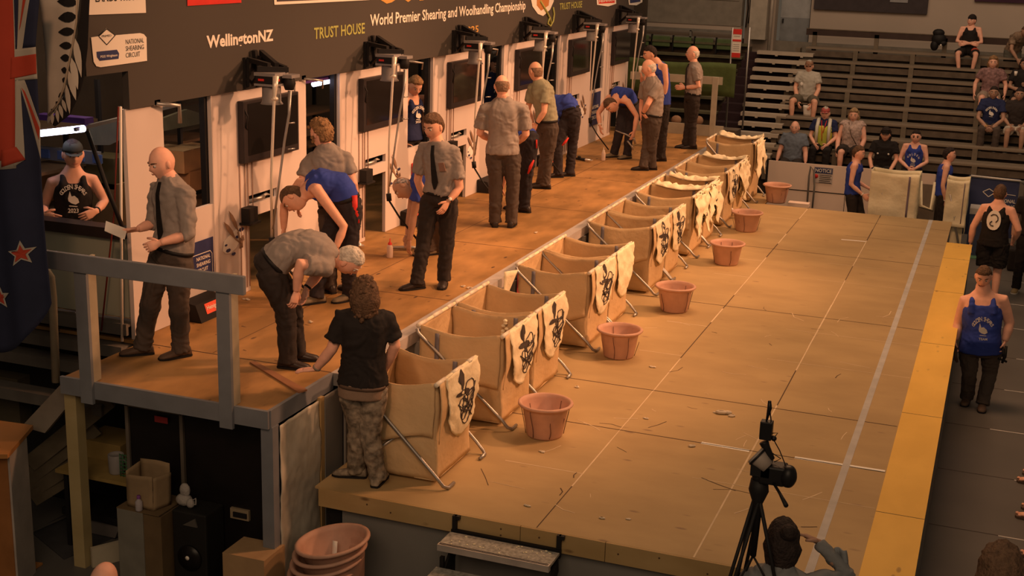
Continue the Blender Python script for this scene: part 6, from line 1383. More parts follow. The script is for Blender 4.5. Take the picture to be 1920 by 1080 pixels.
# 7 bald judge from behind
r = posed('broad bald judge in grey shirt seen from behind at the third stand', (944, 425, Zb), dict(H=(941, 162), N=(944, 193), M=(944, 240), P=(943, 282), s1=(909, 207), s2=(981, 207), e1=(900, 250, .02), w1=(920, 262, .28), e2=(986, 252, .02), w2=(970, 268, .28),
    k1=(930, 345), k2=(962, 345), a1=(928, 410), a2=(959, 410), front=(0, -1, 0)), (-.15, -1, -.25), top=('shirt', C_judge), bottom=('trousers', C_trou2), shoe=('boot', C_shoe), hair=('ring', H_thin), skin=M_skin2, toes=((-.1, -1), (.2, -1)), build=1.12, belly=.04, sleeve=.8, tuck=False, headup=V(0, 0, 1))
# 8 shearer bent behind him
r = posed('shearer in blue singlet bent over behind the bald judge, red trim on his trousers', (985, 398, Zb), dict(H=(935, 300, .3), N=(952, 275, .3), M=(980, 252, .15), P=(992, 268), s1=(955, 268, .45), s2=(958, 285, .15), e1=(945, 310, .45), w1=(935, 345, .45), e2=(950, 320, .2), w2=(940, 355, .2),
    k1=(975, 330, .05), k2=(988, 330), a1=(968, 390, .1), a2=(984, 390), front=(-.5, -.2, -1)), (-.4, -.3, -.9), top=('singlet', C_blue), bottom=('trousers', C_jean), shoe=('boot', C_shoe), hair=('short', H_dark), toes=(-.8, -.5), headup=V(-.8, 0, .1))
def stripe(rec, pts, m=M_red):
    gp = rec['ob'].location; mb = MB(); q = [plane_pt(gp, x, y, -.115) for x, y in pts]; mb.tube(q, [.01]+[.022]*(len(q)-2)+[.01], 6); rec['part']('red_trim', mb, m, 'red trim on the trouser leg')
stripe(r, ((1001, 300), (995, 312), (990, 326))); stripe(r, ((1006, 262), (1006, 278)))
# 9 olive-shirted judge
r = posed('balding judge in olive-grey shirt leaning in beside the fourth stand', (1020, 354, Zb), dict(H=(1004, 134), N=(1012, 158), M=(1022, 196), P=(1026, 236), s1=(998, 168, .05), s2=(1024, 170, -.10), e1=(990, 205, .15), w1=(1000, 236, .1), e2=(1020, 210, -.16), w2=(1006, 232, -.12),
    k1=(1022, 290, .05), k2=(1028, 290), a1=(1014, 345, .1), a2=(1022, 346), front=(-.8, -.5, 0)), (-.7, -.7, -.1), top=('shirt', C_olive), bottom=('trousers', C_trou2), shoe=('shoe', C_shoe), hair=('ring', H_thin), skin=M_skin, toes=(-.9, -.1), headup=V(0, 0, 1))
watch(r, 2)
# 10 shearer bent right of him
r = posed('shearer bent over in a blue shirt to the right of the olive-shirted judge', (1052, 333, Zb), dict(H=(1030, 235, .2), N=(1036, 212, .12), M=(1058, 186, .05), P=(1070, 212), s1=(1034, 198, .3), s2=(1040, 218, .0), e1=(1030, 230, .35), w1=(1026, 265, .3), e2=(1042, 245, .1), w2=(1036, 280, .1),
    k1=(1046, 270, .0), k2=(1074, 268, .1), a1=(1046, 325, 0), a2=(1068, 322, .15), front=(-.5, -.2, -1)), (-.4, -.3, -.9), top=('tee', C_blue), bottom=('trousers', C_jean), shoe=('boot', C_shoe), hair=('short', H_dark), toes=(-.8, .2), headup=V(-.7, 0, -.1))
stripe(r, ((1066, 258), (1060, 266), (1054, 273)))
# 11 youth in the doorway
r = stock('young man in navy singlet looking out of the doorway behind the tie-wearing judge', (-6.95, 15.00, U), 250, (.25, .8, -.45), STAND, dict(w1=(-.15, .0, .9), w2=(.2, .1, .9), H=(0, .05, 1.60), N=(0, 0, 1.45)), top=('singlet', C_navy), bottom=('trousers', C_trou), hair=('quiff', H_gold), skin=M_skin, build=.92, tuck=False)
# 12 dark-shirted man in the fourth doorway
r = stock('man in navy tee with white ring print, in the doorway beside the bald judge', (-7.0, 17.98, U), 230, (.2, .8, -.3), STAND, {}, top=('tee', C_navy), bottom=('trousers', C_trou), hair=('short', H_dark), skin=M_skin3, near=False, tuck=False)
sp = r['sp']; mb = MB(); mb.tube([sp.pt(.62+.10*math.sin(t), .07*math.cos(t), .142) for t in [k*.5 for k in range(12)]], .007, 5); r['part']('printed_ring', mb, M_txtW)
# 13 far bent shearer
r = posed('shearer in blue singlet bent over at the fifth stand holding a handpiece', (1165, 297, Zb), dict(H=(1146, 197, -.1), N=(1158, 184, -.02), M=(1170, 174, .12), P=(1180, 200, .22), s1=(1143, 182, .12), s2=(1178, 190, -.10), e1=(1122, 212, .05), w1=(1125, 236, -.08), e2=(1194, 218, -.12), w2=(1189, 246, -.2),
    k1=(1162, 245, .1), k2=(1180, 245, .08), a1=(1152, 290, .1), a2=(1176, 292, .0), h1=(.2, .3, -1), h2=(-.2, .2, -1), front=(-.3, .6, -1)), (-.25, .6, -.9), top=('singlet', C_blue), bottom=('trousers', C_jean), shoe=('moc', C_moc), hair=('short', H_brown), toes=((-.9, .4), (-.7, .6)), headup=V(-.4, -.6, -.2))
watch(r, 1, None, M_txtW)
w = r['J']['w2']; d, rv = viewframe(w); mb = MB(); mb.tube([w-rv*.30+V(0, 0, -.0), w-rv*.12+V(0, 0, -.06), w+V(0, 0, -.12), w+rv*.03-V(0, 0, .2)], [.010, .014, .022, .018], 8); mb.tube([w-V(0, 0, .16)-rv*.1, w-V(0, 0, .24)-rv*.03, w-V(0, 0, .3)], .016, 6)
solo('shearing_handpiece', mb, M_steel, tuple(w-V(0, 0, .2)), 'steel handpiece in the right hand of the far bent shearer', 'shearing handpiece')
# 14 judge with hand on hip
r = posed('white-haired judge with a hand on his hip at the far group', (1214, 320, Zb), dict(H=(1217, 128), N=(1224, 152), M=(1226, 190), P=(1222, 222), s1=(1208, 162, .16), s2=(1232, 165, -.13), e1=(1203, 200, .2), w1=(1204, 225, .15), e2=(1214, 196, -.22), w2=(1206, 212, -.10),
    k1=(1214, 268, .08), k2=(1222, 268), a1=(1206, 318, .0), a2=(1222, 314, .1), h2=(.6, 0, -.8), front=(-.8, .1, 0)), (-.85, -.1, -.25), top=('shirt', C_judge), bottom=('trousers', C_trou2), shoe=('shoe', C_shoe), hair=('ring', H_white), skin=M_skin2, toes=(-1, .1), build=1.04, belly=.02, headup=V(0, 0, 1))
watch(r, 2)
# 15 drinking man
r = posed('dark-haired man in blue singlet drinking from a white cup behind the white-haired judge', (1238, 302, Zb), dict(H=(1219, 101), N=(1233, 118), M=(1240, 155), P=(1238, 190), s1=(1222, 128, .18), s2=(1246, 126, -.12), e1=(1206, 158, .15), w1=(1203, 144, -.05), e2=(1249, 155, -.15), w2=(1246, 180, -.12),
    k1=(1232, 248, .05), k2=(1242, 248), a1=(1230, 298, .05), a2=(1240, 298), h1=(-.3, 0, 1), front=(-.9, .2, 0)), (-.85, .25, -.25), top=('singlet', C_blue), bottom=('trousers', C_trou), shoe=('shoe', C_shoe), hair=('short', H_dark), toes=(-1, .2), hands={1: .9}, tuck=False, headup=V(.1, 0, 1))
w = r['J']['w1']; mb = MB(); mb.lathe([(.0, 0), (.026, 0), (.034, .11), (.030, .11), (.024, .01), (0, .01)], w+V(-.02, -.02, .06), 16); solo('cup', mb, M_txtW, tuple(w+V(-.02, -.02, .06)), 'white cup raised by the drinking man', 'cup')
# 16 judge standing far right
r = posed('bald judge with black tie standing in profile at the far edge of the board', (1290, 279, Zb), dict(H=(1299, 101), N=(1302, 124), M=(1302, 152), P=(1298, 182), s1=(1294, 131, .16), s2=(1304, 133, -.16), e1=(1298, 160, .2), w1=(1282, 165, .1), e2=(1310, 162, -.18), w2=(1284, 164, -.14),
    k1=(1292, 230, .06), k2=(1298, 230), a1=(1286, 272, .06), a2=(1298, 271), h1=(-1, 0, 0), h2=(-1, 0, 0), front=(-1, 0, 0)), (-1, .05, -.02), top=('shirt', C_judge), bottom=('trousers', C_trou), shoe=('shoe', C_shoe), hair=('ring', H_white), skin=M_skin2, toes=(-1, .15), headup=V(0, 0, 1))
tie(r); watch(r, 2)
# 17 capped man leaning on the counter
gp = V(-7.74, 9.42, U)
r = posed('young man in grey cap and black printed singlet leaning on the left counter', (-7.74, 9.42, U), dict(H=(137, 290), N=(137, 328), M=(137, 385), P=(137, 440), s1=(98, 345), s2=(174, 340), e1=(82, 388, .02), w1=(82, 402, -.25), e2=(196, 378, -.02), w2=(180, 396, -.28),
    k1=(118, 520), k2=(155, 520), a1=(118, 610), a2=(155, 610), h1=(.6, .3, -.2), h2=(-.9, .3, -.35), front=(0, 1, 0)), (.12, 1, -.12), top=('singlet', C_black), bottom=('trousers', C_trou), shoe=None, hair=('short', H_dark), skin=M_skin, headup=V(0, 0, 1), tuck=False)
def cap(rec, m, s=1.0, brim=1, lab=None):
    F = rec['F']; c = rec['H']; mb = MB(); R = []
    for z, k in ((.030, 1.10), (.06, 1.10), (.09, 1.0), (.115, .78), (.132, .40)): R.append([c+F@(V(.080*k*math.cos(t), .098*k*math.sin(t)-.004, z+ (.010 if math.sin(t) > 0 else -.012)*(1 if z < .04 else 0))*s) for t in [2*PI*j/20 for j in range(20)]])
    mb.rings(R, cap=True)
    for sg in ((1,) if brim else ()):
        vs = []; 
        mb.grid(lambda a, b: c+F@(V(.075*math.cos(PI*(1-a)), (.085+.075*b*math.sin(PI*a)**.6+ .0)*(1 if True else 0)*math.sin(PI*a)**.35 if a not in (0, 1) else .03, .040-.012*b)*s), 14, 4)
    rec['part']('cap', mb, m, lab)
cap(r, mat('cap_grey', (.045, .045, .035), .8), lab='dark grey cap'); watch(r, 2)
M_tw = M_txtW
def chest_print(rec, lines, t0=.62, v=.150, w=.2, arc=True, year=None, m=None, s=1.0, back=False):
    sp = rec['sp']; mb = MB(); q = -1 if back else 1
    def put(u, z): return sp.pt(t0+z/.5, -u*q*s if False else u*q*s*-1 if False else u*q*s, q*v)
    sign = 1
    # make lettering run left to right as seen by a viewer facing the chest
    c0 = sp.pt(t0, -.1*q, v*q); c1 = sp.pt(t0, .1*q, v*q); nrm = sp.at(t0)[2]*q; upv = (sp.N-sp.P).normalized(); right = upv.cross(nrm)
    if (c1-c0).dot(right) < 0: sign = -1
    def P3(u, z): return sp.pt(t0+z/.5, sign*u*q, v*q-.25*abs(u)**2*2.2*q)
    n = len(lines)
    for i, ch in enumerate(lines):
        if ch == ' ': continue
        a = math.radians(60-120*i/max(1, n-1)); R0 = w*.5; cu = R0*math.sin(-a); cz = R0*math.cos(a)*.75
        vs, fs = text_geo(ch, True); x0 = min(p[0] for p in vs); x1 = max(p[0] for p in vs); y1 = max(p[1] for p in vs); k = .032/.73
        mb._add([P3(cu+((p[0]-(x0+x1)/2)*k)*math.cos(-a)+(p[1]*k)*math.sin(-a), cz-((p[0]-(x0+x1)/2)*k)*math.sin(-a)*.8+(p[1]*k)*math.cos(a)) for p in vs], fs, False)
    # a plain bird-like head mark
    mb.poly([P3(x*.001, z*.001) for x, z in ((-45, 10), (-30, 60), (-15, 25), (10, 30), (40, 10), (50, -15), (20, -30), (-15, -22), (-40, -8))])
    mb.poly([P3(x*.001, z*.001) for x, z in ((-35, -38), (35, -42), (35, -48), (-35, -44))])
    if year:
        vs, fs = text_geo(year, True); x0 = min(p[0] for p in vs); x1 = max(p[0] for p in vs); k = .09/(x1-x0); mb._add([P3((p[0]-(x0+x1)/2)*k, p[1]*k-.092) for p in vs], fs, False)
    return rec['part']('printed_badge', mb, m or M_tw, 'white printed badge and lettering', solid=.002)
chest_print(PEOPLE['young man in grey cap and black printed singlet leaning on the left counter'], 'GOLDEN SHEARS', year='2023')
chest_print(PEOPLE['young man in navy singlet looking out of the doorway behind the tie-wearing judge'], 'GOLDEN SHEARS', year='2023', v=.142)

# ================================================================ people off the board
# 18 black-shirted man with long hair
M_camo = mat('camouflage', (.25, .205, .155), .9, var=.7, scale=17, bump=.4, bscale=12)
r = posed('long-haired man in black tee and camouflage trousers leaning on the board corner', (692, 908, 0.0), dict(H=(684, 553), N=(684, 588), M=(682, 650), P=(680, 722), s1=(644, 600, .02), s2=(724, 603, .02), e1=(622, 655, .02), w1=(592, 692, .10), e2=(741, 648, .02), w2=(720, 695, .16),
    k1=(672, 800, .08), k2=(694, 810), a1=(668, 880, .15), a2=(708, 898), h1=(-1, -.1, -.10), h2=(-.2, -.4, -1), front=(-.05, -1, 0)), (-.1, -1, -.1), top=('tee', C_black), bottom=('trousers', M_camo), shoe=('moc', M_camo), hair=('curlylong', H_brown), skin=M_skin2, toes=((-.9, -.2), (.3, -.9)), build=1.06, tuck=False, lo=.02, hands={1: .15}, hand_n={1: V(0, 0, -1)}, sleeve=.72, headup=V(0, 0, 1))
watch(r, 1, None, mat('pale_band', (.3, .25, .2)))
sp = r['sp']; mb = MB(); loft(mb, sp, [(-.14, .19, .15), (.06, .180, .145)]); r['part']('waistband', remesh(mb, 'c', .014, None, 2), clothm('khaki', (.26, .18, .13)), 'plain tan upper trousers')
mb = MB(); loft(mb, sp, [(.0, .190, .155), (.04, .190, .155)]); r['part']('belt', mb, C_tan)
# 19 camera operator
r = stock('camera operator with dark hair in a bun wearing a light grey cardigan', (-.93, 7.32, G), 8, (-.25, 1, -.35), STAND, dict(H=(0, .06, 1.60), N=(0, -.04, 1.43), s1=(-.17, -.02, 1.36), s2=(.17, -.02, 1.36), e2=(.40, .10, 1.42), w2=(.22, .20, 1.56), h2=(-.9, .1, .3), e1=(-.24, .15, 1.12), w1=(-.18, .30, 1.0)), top=('long', clothm('cardigan', (.20, .21, .22), .8)), bottom=('trousers', C_trou), shoe=('shoe', C_shoe), hair=('bun', H_dark), skin=M_skin3, build=.95, tuck=False)
w = r['J']['w2']; mb = MB(); mb.grid(lambda a, b: w+V(.10+.07*a+.02*math.sin(b*4), .02*math.sin(a*6)-.04, .0-.34*b*(1-.3*abs(a-.5))), 8, 14); solo('towel', mb, clothm('towel', (.24, .26, .28), .8), tuple(w), 'grey cloth hanging from the raised hand of the camera operator', 'cloth', solid=.008)
# 20 bearded man in blue singlet on the right floor
r = posed('bearded man in blue printed singlet walking on the dark floor at the right', (1830, 760, G), dict(H=(1844, 519), N=(1843, 556), M=(1841, 610), P=(1838, 652), s1=(1810, 566, .02), s2=(1880, 565, .02), e1=(1797, 606, .03), w1=(1791, 638, -.05), e2=(1893, 606, .03), w2=(1884, 640, -.05),
    k1=(1818, 700, -.03), k2=(1856, 700, .06), a1=(1812, 750, .06), a2=(1842, 758, -.08), h1=(0, .2, -1), h2=(0, .2, -1), front=(0, 1, 0)), (0, 1, -.42), top=('singlet', C_blue), bottom=('trousers', C_trou2), shoe=('boot', C_tan), hair=('short', H_brown), skin=M_skin2, toes=((-.1, 1), (0, 1)), build=1.34, belly=.085, tuck=False, hands={1: .8, 2: .8}, headup=V(0, 0, 1))
chest_print(r, 'GOLDEN SHEARS', year='TEAM', v=.245, t0=.50); watch(r, 1, None, M_txtW)
F = r['F']; mb = MB(); mb.ball(r['H']+F@V(0, .055, -.085), (.05, .045, .045), 14, 10, F); r['part']('beard', mb, H_brown)
for i, nm in ((1, 'left'), (2, 'right')):
    w = r['J']['w%d' % i]; mb = MB(); s_ = -1 if i == 1 else 1
    mb.tube([w+V(-.02, -.05, -.05), w+V(-.10 if i == 1 else 0, -.08, -.12), w+V(-.15 if i == 1 else 0, -.08, -.16)], .014, 8); mb.tube([w+V(.02, -.05, -.04), w+V(0.02, -.06, -.16), w+V(.05 if i == 1 else 0, -.06, -.24)], [.016, .02, .014], 8); mb.tube([w+V(-.05, -.06, -.19), w+V(.05, -.06, -.22)], .013, 8)
    solo('shearing_handpiece', mb, C_tan if i == 1 else M_dark, tuple(w-V(0, 0, .2)), 'handpiece carried in the hand on the picture\'s %s of the bearded walking man' % nm, 'shearing handpiece')
# 21 black-singlet man from behind
r = stock('man in black singlet with round white back print and black shorts walking away', (.10, 20.25, G), -12, (0, 1, -.05), STAND, dict(H=(0, .03, 1.67), e1=(-.31, -.03, 1.14), w1=(-.33, .02, .88), e2=(.33, -.02, 1.18), w2=(.26, .15, 1.0)), top=('singlet', C_black), bottom=('shorts', C_black), shoe=('sneak', mat('sneaker', (.35, .25, .12), .6)), hair=('short', H_brown), skin=M_skin2, build=1.2, tuck=False, toes=((-.2, 1), (.2, 1)))
sp = r['sp']; mb = MB(); R = [sp.pt(.66+.20*math.sin(t), .10*math.cos(t), -.158) for t in [2*PI*k/20 for k in range(20)]]; mb.poly(R); r['part']('printed_disc', mb, M_txtW, 'round white back print', solid=.006)
mb = MB(); mb.tube([sp.pt(.70+.08*math.sin(t), .06*math.cos(t), -.168) for t in [k*.7-1 for k in range(6)]], .008, 5); mb.tube([sp.pt(.60+.05*math.sin(t), .05*math.cos(t), -.168) for t in [k*.7+2 for k in range(5)]], .008, 5); r['part']('printed_mark', mb, M_print)
# 22 / 23 walkers beyond the stage
r = stock('man in blue singlet and dark trousers walking right in front of the NOTICE barrier', (-2.3, 23.4, G), -90, (.15, 1, -.1), STAND, dict(k1=(-.1, .18, .5), a1=(-.1, .25, .09), k2=(.1, .05, .5), a2=(.1, -.3, .12), e1=(-.24, .0, 1.12), e2=(.25, -.02, 1.12), w2=(.22, .20, .95), w1=(-.22, .25, 1.0)), top=('singlet', C_blue), bottom=('trousers', C_trou), shoe=('shoe', C_shoe), hair=('short', H_brown), skin=M_skin2, near=False, tuck=False); watch(r, 2, None, M_txtW)
r = stock('man in blue singlet walking right beside the crossed-leg fadge, holding a handpiece', (-.82, 24.1, G), -85, (.1, 1, .1), STAND, dict(k1=(-.1, .1, .5), a1=(-.1, .15, .09), a2=(.1, -.15, .1), w2=(.22, .05, .85)), top=('singlet', C_blue), bottom=('trousers', C_trou), shoe=('shoe', C_shoe), hair=('short', H_dark), skin=M_skin2, near=False, tuck=False); watch(r, 2, None, M_txtW)
w = r['J']['w2']; mb = MB(); mb.tube([w-V(0, 0, .04), w+V(.05, -.05, -.14), w+V(.04, -.05, -.25)], [.02, .028, .02], 8); solo('shearing_handpiece', mb, M_steel, tuple(w-V(0, 0, .2)), 'steel handpiece carried by the walking man beside the crossed-leg fadge', 'shearing handpiece')
# ---- spectators on the tiered benches
def seat(px, py_head, i, label, yaw=180, over=None, face=(0, 1, 0), hh=.80, **k):
    i = min(range(NT), key=lambda j: abs(pyy(px, py_head, ty(j)+.14).z-.76-tz(j)))
    y = ty(i)+.14; q = pyy(px, py_head, y); z = tz(i); print('seat', label[:30], i, round(q.z-.76-z, 2))
    o = V(q.x, y, z); sc = 1.0
    k.setdefault('near', False); k.setdefault('tuck', False)
    return stock(label, o, yaw, face, SIT, over, base=V(o.x, o.y, z), **k)
for py_, want in (): pass
r = seat(1489, 262, 1, 'grey-haired man in a slate blue shirt seated behind the left end of the barrier', top=('shirt', clothm('slate', (.16, .19, .24))), bottom=('trousers', C_trou), shoe=('shoe', C_shoe), hair=('ring', H_grey), skin=M_skin2, build=1.15, belly=.05, over=dict(w1=(-.28, .15, .1), w2=(.28, .15, .1)))
r = seat(1547, 222, 2, 'man in a yellow high-visibility vest and red cap on the front benches', top=('tee', C_navy), bottom=('trousers', C_black), shoe=('shoe', C_shoe), hair=('short', H_grey), skin=M_skin2)
cap(r, mat('cap_red', (.45, .10, .09), .8), lab='red and white cap', brim=1); sp = r['sp']
mb = MB(); loft(mb, sp, [(.10, .185, .14), (.42, .175, .135), (.65, .185, .145), (.80, .18, .135)]); mb2 = remesh(mb, 'c', .02, None, 2); r['part']('high_visibility_vest', mb2, mat('hivis', (.62, .68, .10), .6), 'yellow high-visibility vest')
mb = MB()
for sg in (-1, 1): mb.tube([sp.pt(t, sg*u, v) for t, u, v in ((.25, .115, .165), (.75, .12, .155), (.97, .11, .05), (.85, .12, -.1))], [.03, .036, .04, .04], 8)
r['part']('reflective_band', mb, mat('reflect', (.75, .72, .62), .4), 'pale reflective shoulder bands')
mb = MB(); mb.tube([sp.pt(.95, .05, .10), sp.pt(.6, .01, .185), sp.pt(.35, 0, .18)], .008, 5); mb.tube([sp.pt(.95, -.05, .10), sp.pt(.6, -.01, .185)], .008, 5); r['part']('lanyard', mb, M_red)
r = seat(1600, 228, 2, 'woman in a sleeveless pale patterned top with a cross-body strap on the front benches', top=('tee', mat('blouse_pink', (.50, .38, .34), .8, var=.35, scale=22)), bottom=('shorts', C_trou), shoe=('shoe', C_shoe), hair=('long', H_blond), skin=M_skin2, build=1.18, sleeve=.12, over=dict(w1=(-.20, .2, .1), w2=(.24, .25, .08)))
sp = r['sp']; mb = MB(); mb.tube([sp.pt(.95, .07, .10), sp.pt(.6, .0, .17), sp.pt(.3, -.12, .16)], .008, 5); r['part']('bag_strap', mb, C_tan)
r = seat(1659, 270, 0, 'person in a black cap and black tee with a red wristband behind the barrier', top=('tee', C_black), bottom=('trousers', C_black), shoe=('shoe', C_shoe), hair=('long', H_dark), skin=M_skin, over=dict(w1=(-.15, .36, .06), w2=(.15, .36, .06)))
cap(r, C_black); mb = MB(); w = r['J']['w1']; mb.tube([w-V(.05, 0, 0), w+V(.05, 0, 0)], .035, 8); r['part']('red_band', mb, M_red); sp = r['sp']; mb = MB()
for u in (-.1, .1): mb.ball(sp.pt(.62, u, .14), .02, 6, 5)
r['part']('printed_badge', mb, M_txtW)
r = seat(1716, 272, 0, 'man in a blue printed singlet with sunglasses seated behind the barrier', top=('singlet', C_blue), bottom=('trousers', C_trou), shoe=('shoe', C_shoe), hair=('short', H_dark), skin=M_skin2, over=dict(w1=(-.06, .34, .2), w2=(.06, .34, .2)))
chest_print(r, 'GOLDEN', year='2023', v=.14, t0=.5)
F = r['F']; mb = MB()
for sx_ in (-1, 1): mb.ball(r['H']+F@V(sx_*.03, .09, .012), (.022, .01, .016), 8, 6, F)
r['part']('sunglasses', mb, M_blackg)
r = seat(1518, 118, 5, 'man in a white short-sleeved shirt and cap holding papers on the middle benches', top=('shirt', clothm('white', (.50, .47, .41))), bottom=('shorts', clothm('khaki_shorts', (.14, .12, .09))), shoe=('shoe', C_shoe), hair=('short', H_grey), skin=M_skin, build=1.15, belly=.05, over=dict(w1=(-.16, .34, .0), w2=(.12, .34, .02), k1=(-.24, .42, .05), k2=(.24, .42, .05), a1=(-.22, .40, -.33), a2=(.22, .40, -.33)))
cap(r, mat('cap_tan', (.30, .16, .10), .8)); mb = MB(); sp = r['sp']; mb.ball(sp.pt(.6, .1, .18), (.03, .01, .04)); r['part']('chest_badge', mb, M_txtW)
F = r['F']; mb = MB()
for sx_ in (-1, 1): mb.ball(r['H']+F@V(sx_*.03, .09, .012), (.022, .01, .016), 8, 6, F)
r['part']('sunglasses', mb, M_blackg)
w = r['J']['w1']; mb = MB(); mb.grid(lambda a, b: w+V(-.16+.16*a+.02*b, -.06+.03*b, -.02-.24*b), 3, 4); solo('papers', mb, M_txtW, tuple(w), 'white papers held between the knees of the man in the white shirt', 'papers', solid=.006)
r = seat(1822, 40, 8, 'man in black singlet and backwards cap with arms folded on the highest bench', top=('singlet', C_black), bottom=('shorts', C_black), shoe=('shoe', C_shoe), hair=('short', H_dark), skin=M_skin2, face=(.5, 1, 0), over=dict(e1=(-.26, .08, .30), e2=(.26, .08, .30), w1=(.06, .20, .26), w2=(-.06, .22, .27), k1=(-.18, .44, .06), k2=(.2, .44, .06)))
cap(r, C_black, brim=0); 
mb = MB(); k = r['J']['k1']; h = r['hip'][1]; mb.tube([h*.45+k*.55+V(0, 0, .04), h*.3+k*.7+V(0, 0, .04)], .085, 10); r['part']('red_panel', mb, mat('shorts_red', (.45, .07, .04), .8), 'red panel of the shorts')
r = stock('man in a brown patterned shirt leaning forward at the back rail', (pyy(1905, 60, 31.25).x, 31.25, 1.80), 205, (.1, .6, -.6), STAND, dict(N=(0, .28, 1.22), M=(0, .10, 1.10), H=(0, .45, 1.33), s1=(-.18, .24, 1.18), s2=(.18, .24, 1.18), e1=(-.22, .36, .92), e2=(.22, .36, .92), w1=(-.1, .45, .72), w2=(.1, .45, .72), P=(0, -.05, .88)), top=('shirt', mat('shirt_brownpat', (.24, .17, .12), .85, var=.5, scale=16)), bottom=('shorts', clothm('grey_shorts', (.12, .12, .10))), shoe=('shoe', C_shoe), hair=('crop', H_brown), skin=M_skin3, near=False, tuck=False)
r['ob'].location.z -= .55
r = seat(1863, 112, 6, 'woman in a dusty pink patterned blouse and pale shorts on the upper benches', top=('shirt', mat('blouse_dusty', (.26, .15, .15), .85, var=.45, scale=18)), bottom=('shorts', clothm('shorts_pale', (.34, .27, .22))), shoe=('shoe', C_shoe), hair=('long', H_gold), skin=M_skin2, build=1.05, over=dict(w1=(-.3, .12, .12), w2=(.3, .1, .12), e1=(-.3, .02, .32), e2=(.3, .02, .32)))
r = seat(1862, 186, 3, 'man in a navy printed tee with clasped hands on the lower benches at the right', top=('tee', C_navy), bottom=('trousers', C_trou2), shoe=('sneak', mat('sneaker_grey', (.45, .42, .40), .6)), hair=('short', H_dark), skin=M_skin3, over=dict(w1=(-.05, .38, .12), w2=(.05, .38, .12), e1=(-.24, .14, .26), e2=(.24, .14, .26)))
chest_print(r, 'GOLDEN SHEARS', v=.145, t0=.55); watch(r, 2, None, M_txtG)
r = seat(1921, 130, 5, 'person in black holding a white cup at the right edge of the benches', top=('tee', C_black), bottom=('shorts', C_black), shoe=('shoe', C_shoe), hair=('long', H_dark), skin=M_skin3, over=dict(w2=(-.10, .3, .2), w1=(-.10, .3, .36), e1=(-.26, .1, .3)))
w = r['J']['w1']; 
c = pyy(1904, 142, ty(5)-.15); mb = MB(); mb.lathe([(0, 0), (.025, 0), (.034, .09), (.028, .09), (0, .02)], c, 14); solo('cup', mb, M_txtW, tuple(c), 'white cup held by the person in black at the right edge', 'cup')
r = seat(1913, 168, 3, 'person in pale shorts and white shoes seated at the right edge of the benches', top=('tee', C_trou), bottom=('shorts', clothm('shorts_white', (.50, .45, .38))), shoe=('sneak', M_txtW), hair=('short', H_dark), skin=M_skin3)
r = stock('person in dark clothes and white-soled shoes behind the man in the black singlet', (.62, 21.2, G), 170, (0, 1, -.1), STAND, {}, top=('tee', C_black), bottom=('trousers', C_black), shoe=('sneak', mat('sneaker', (.35, .25, .12))), hair=('short', H_dark), skin=M_skin3, near=False, tuck=False)
# people mostly outside the right edge: sandalled feet on the floor
for k, (px, py, lab, lab2) in enumerate(((1950, 902, 'seated person whose sandalled foot is the upper of three at the right edge', 1), (1950, 968, 'seated person whose strapped sandals show in the middle of the right edge', 2), (1962, 1040, 'seated person whose sandal tip shows lowest at the right edge', 3))):
    p = pz(px, py, G); r = stock(lab, (p.x+.42, p.y, G+.45), 92, (0, 1, -.1), SIT, dict(a1=(-.10, .44, -.37), a2=(.13, .38, -.37)), top=('tee', C_black), bottom=('shorts', C_black), shoe=None, hair=('short', H_brown), skin=M_skin, near=False, tuck=False, base=V(p.x+.42, p.y, G))
    for i in (1, 2):
        a = r['J']['a%d' % i]; t = V(-1, .05, 0); L = V(0, 1, 0); z0 = G
        mb = MB(); R = []
        for d, w, h in ((-.085, .026, .05), (-.06, .034, .07), (0, .036, .075), (.07, .042, .05), (.13, .044, .035), (.17, .034, .028)): c = V(a.x, a.y, z0+.02)+t*d; R.append([c+L*(w*math.cos(q))+V(0, 0, max(0, h*.5+h*.5*math.sin(q))) for q in [2*PI*j/12 for j in range(12)]])
        mb.rings(R, cap=True)
        for j in range(5): c = V(a.x, a.y-.034+.017*j, z0+.032)+t*(.165+.02*(j in (3, 4))); mb.ball(c, (.018, .009, .010), 8, 6)
        mb.tube([V(a.x, a.y, z0+.06), a+V(0, 0, .06)], .04, 10)
        f_ = r['part']('foot', mb, M_skin)
        mb = MB(); R = []
        for d, w in ((-.10, .024), (-.07, .042), (.04, .046), (.13, .052), (.19, .044), (.205, .02)): c = V(a.x, a.y, z0)+t*d; R.append([c-L*w+V(0, 0, .001), c+L*w+V(0, 0, .001), c+L*w+V(0, 0, .024), c-L*w+V(0, 0, .024)])
        mb.rings(R, cap=True, smooth=False)
        for d in (.02, .09): c = V(a.x, a.y, z0+.03)+t*d; mb.tube([c-L*.048, c-L*.03+V(0, 0, .055-.02*(d > .05)), c+L*.03+V(0, 0, .055-.02*(d > .05)), c+L*.048], .011, 6)
        r['part']('sandal', mb, C_tan)
p = pz(1912, 560, G)
r = stock('person seated just outside the right edge, shoes by the floor seam', (p.x+.75, p.y+.3, G+.45), 92, (0, 1, 0), SIT, {}, top=('tee', C_black), bottom=('trousers', C_trou), shoe=('sneak', mat('sneaker_grey', (.45, .42, .40))), hair=('short', H_dark), skin=M_skin3, near=False, tuck=False, base=V(p.x+.75, p.y+.3, G), toes=(0, 1))
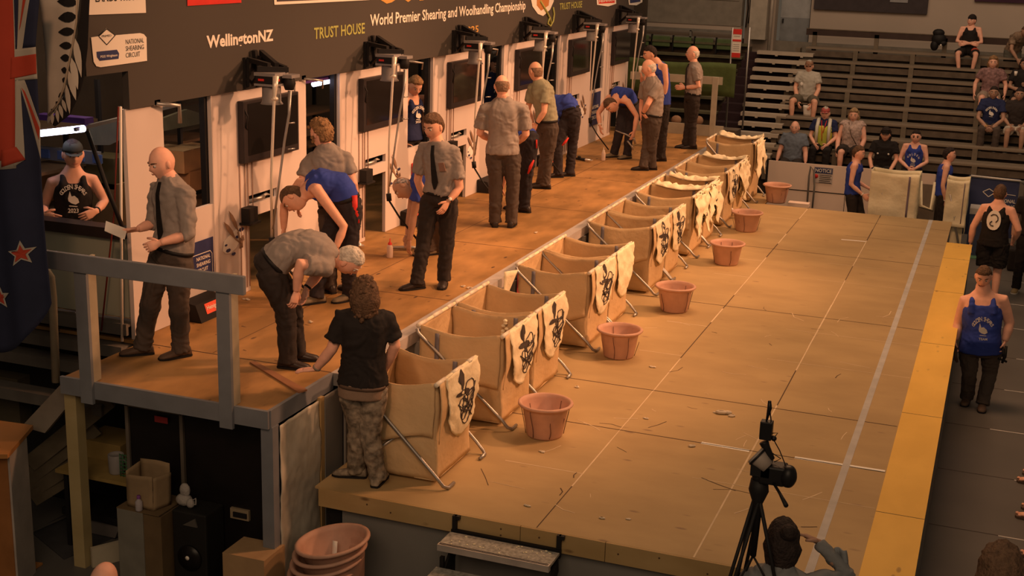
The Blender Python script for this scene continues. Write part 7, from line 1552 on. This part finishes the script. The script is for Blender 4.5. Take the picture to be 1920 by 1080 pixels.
mb = MB(); p = pz(1905, 505, G); mb.box(p.x-.15, p.x+.25, p.y-.2, p.y+.2, G, G+.38); solo('black_bag', mb, C_black, (p.x, p.y, G), 'black bag on the floor at the right edge behind the bearded man', 'bag', bevel=.04)
# foreground heads at the bottom edge
r = stock('person with long dark brown hair whose head shows at the bottom right corner', (pyy(1884, 1055, 6.0).x, 6.0, G-.05), 10, (0, 1, -.3), STAND, {}, top=('tee', C_black), bottom=('trousers', C_trou), shoe=('shoe', C_shoe), hair=('long', H_brown), skin=M_skin3, tuck=False)
z = pyy(1884, 1030, 6.0).z; d = z-(r['H'].z+.14); r['ob'].location.z += d
r = stock('bald person whose crown just shows at the bottom edge below the timber leg', (pyy(187, 1080, 6.6).x, 6.6, G), 0, (0, 1, -.4), STAND, {}, top=('tee', C_trou), bottom=('trousers', C_trou), shoe=('shoe', C_shoe), skin=M_skin2, tuck=False, near=False)
z = pyy(187, 1067, 6.6).z; d = z-(r['H'].z+.11); r['ob'].location.z += d
# ---- folding chairs under the people seated along the right edge of the floor
def folding_chair(cx, cy, label):
    P = thing('folding_chair', (cx, cy, G), label, 'chair', 'dark folding chairs along the right edge'); zs = G+.42
    mb = MB(); mb.box(cx-.22, cx+.20, cy-.20, cy+.20, zs-.03, zs); part('seat', mb, M_dark, P, bevel=.01)
    mb = MB(); mb.box(cx+.20, cx+.23, cy-.20, cy+.20, zs+.18, zs+.42); part('backrest', mb, M_dark, P, bevel=.01)
    for sx_, sy_ in ((-1, -1), (-1, 1), (1, -1), (1, 1)):
        mb = MB(); mb.tube([(cx+.20*sx_*.9, cy+.19*sy_, zs+(.42 if sx_ > 0 else -.02)), (cx+.20*sx_, cy+.19*sy_, G+.012)], .011, 8); part('leg', mb, M_steel, P)
for (px, py), lab in (((1950, 902), 'folding chair under the upper sandalled person at the right edge'), ((1950, 968), 'folding chair under the strapped-sandal person at the right edge'), ((1962, 1040), 'folding chair under the lowest sandalled person at the right edge')):
    p = pz(px, py, G); folding_chair(p.x+.44, p.y, lab)
p = pz(1912, 560, G); folding_chair(p.x+.77, p.y+.3, 'folding chair just outside the right edge by the floor seam')
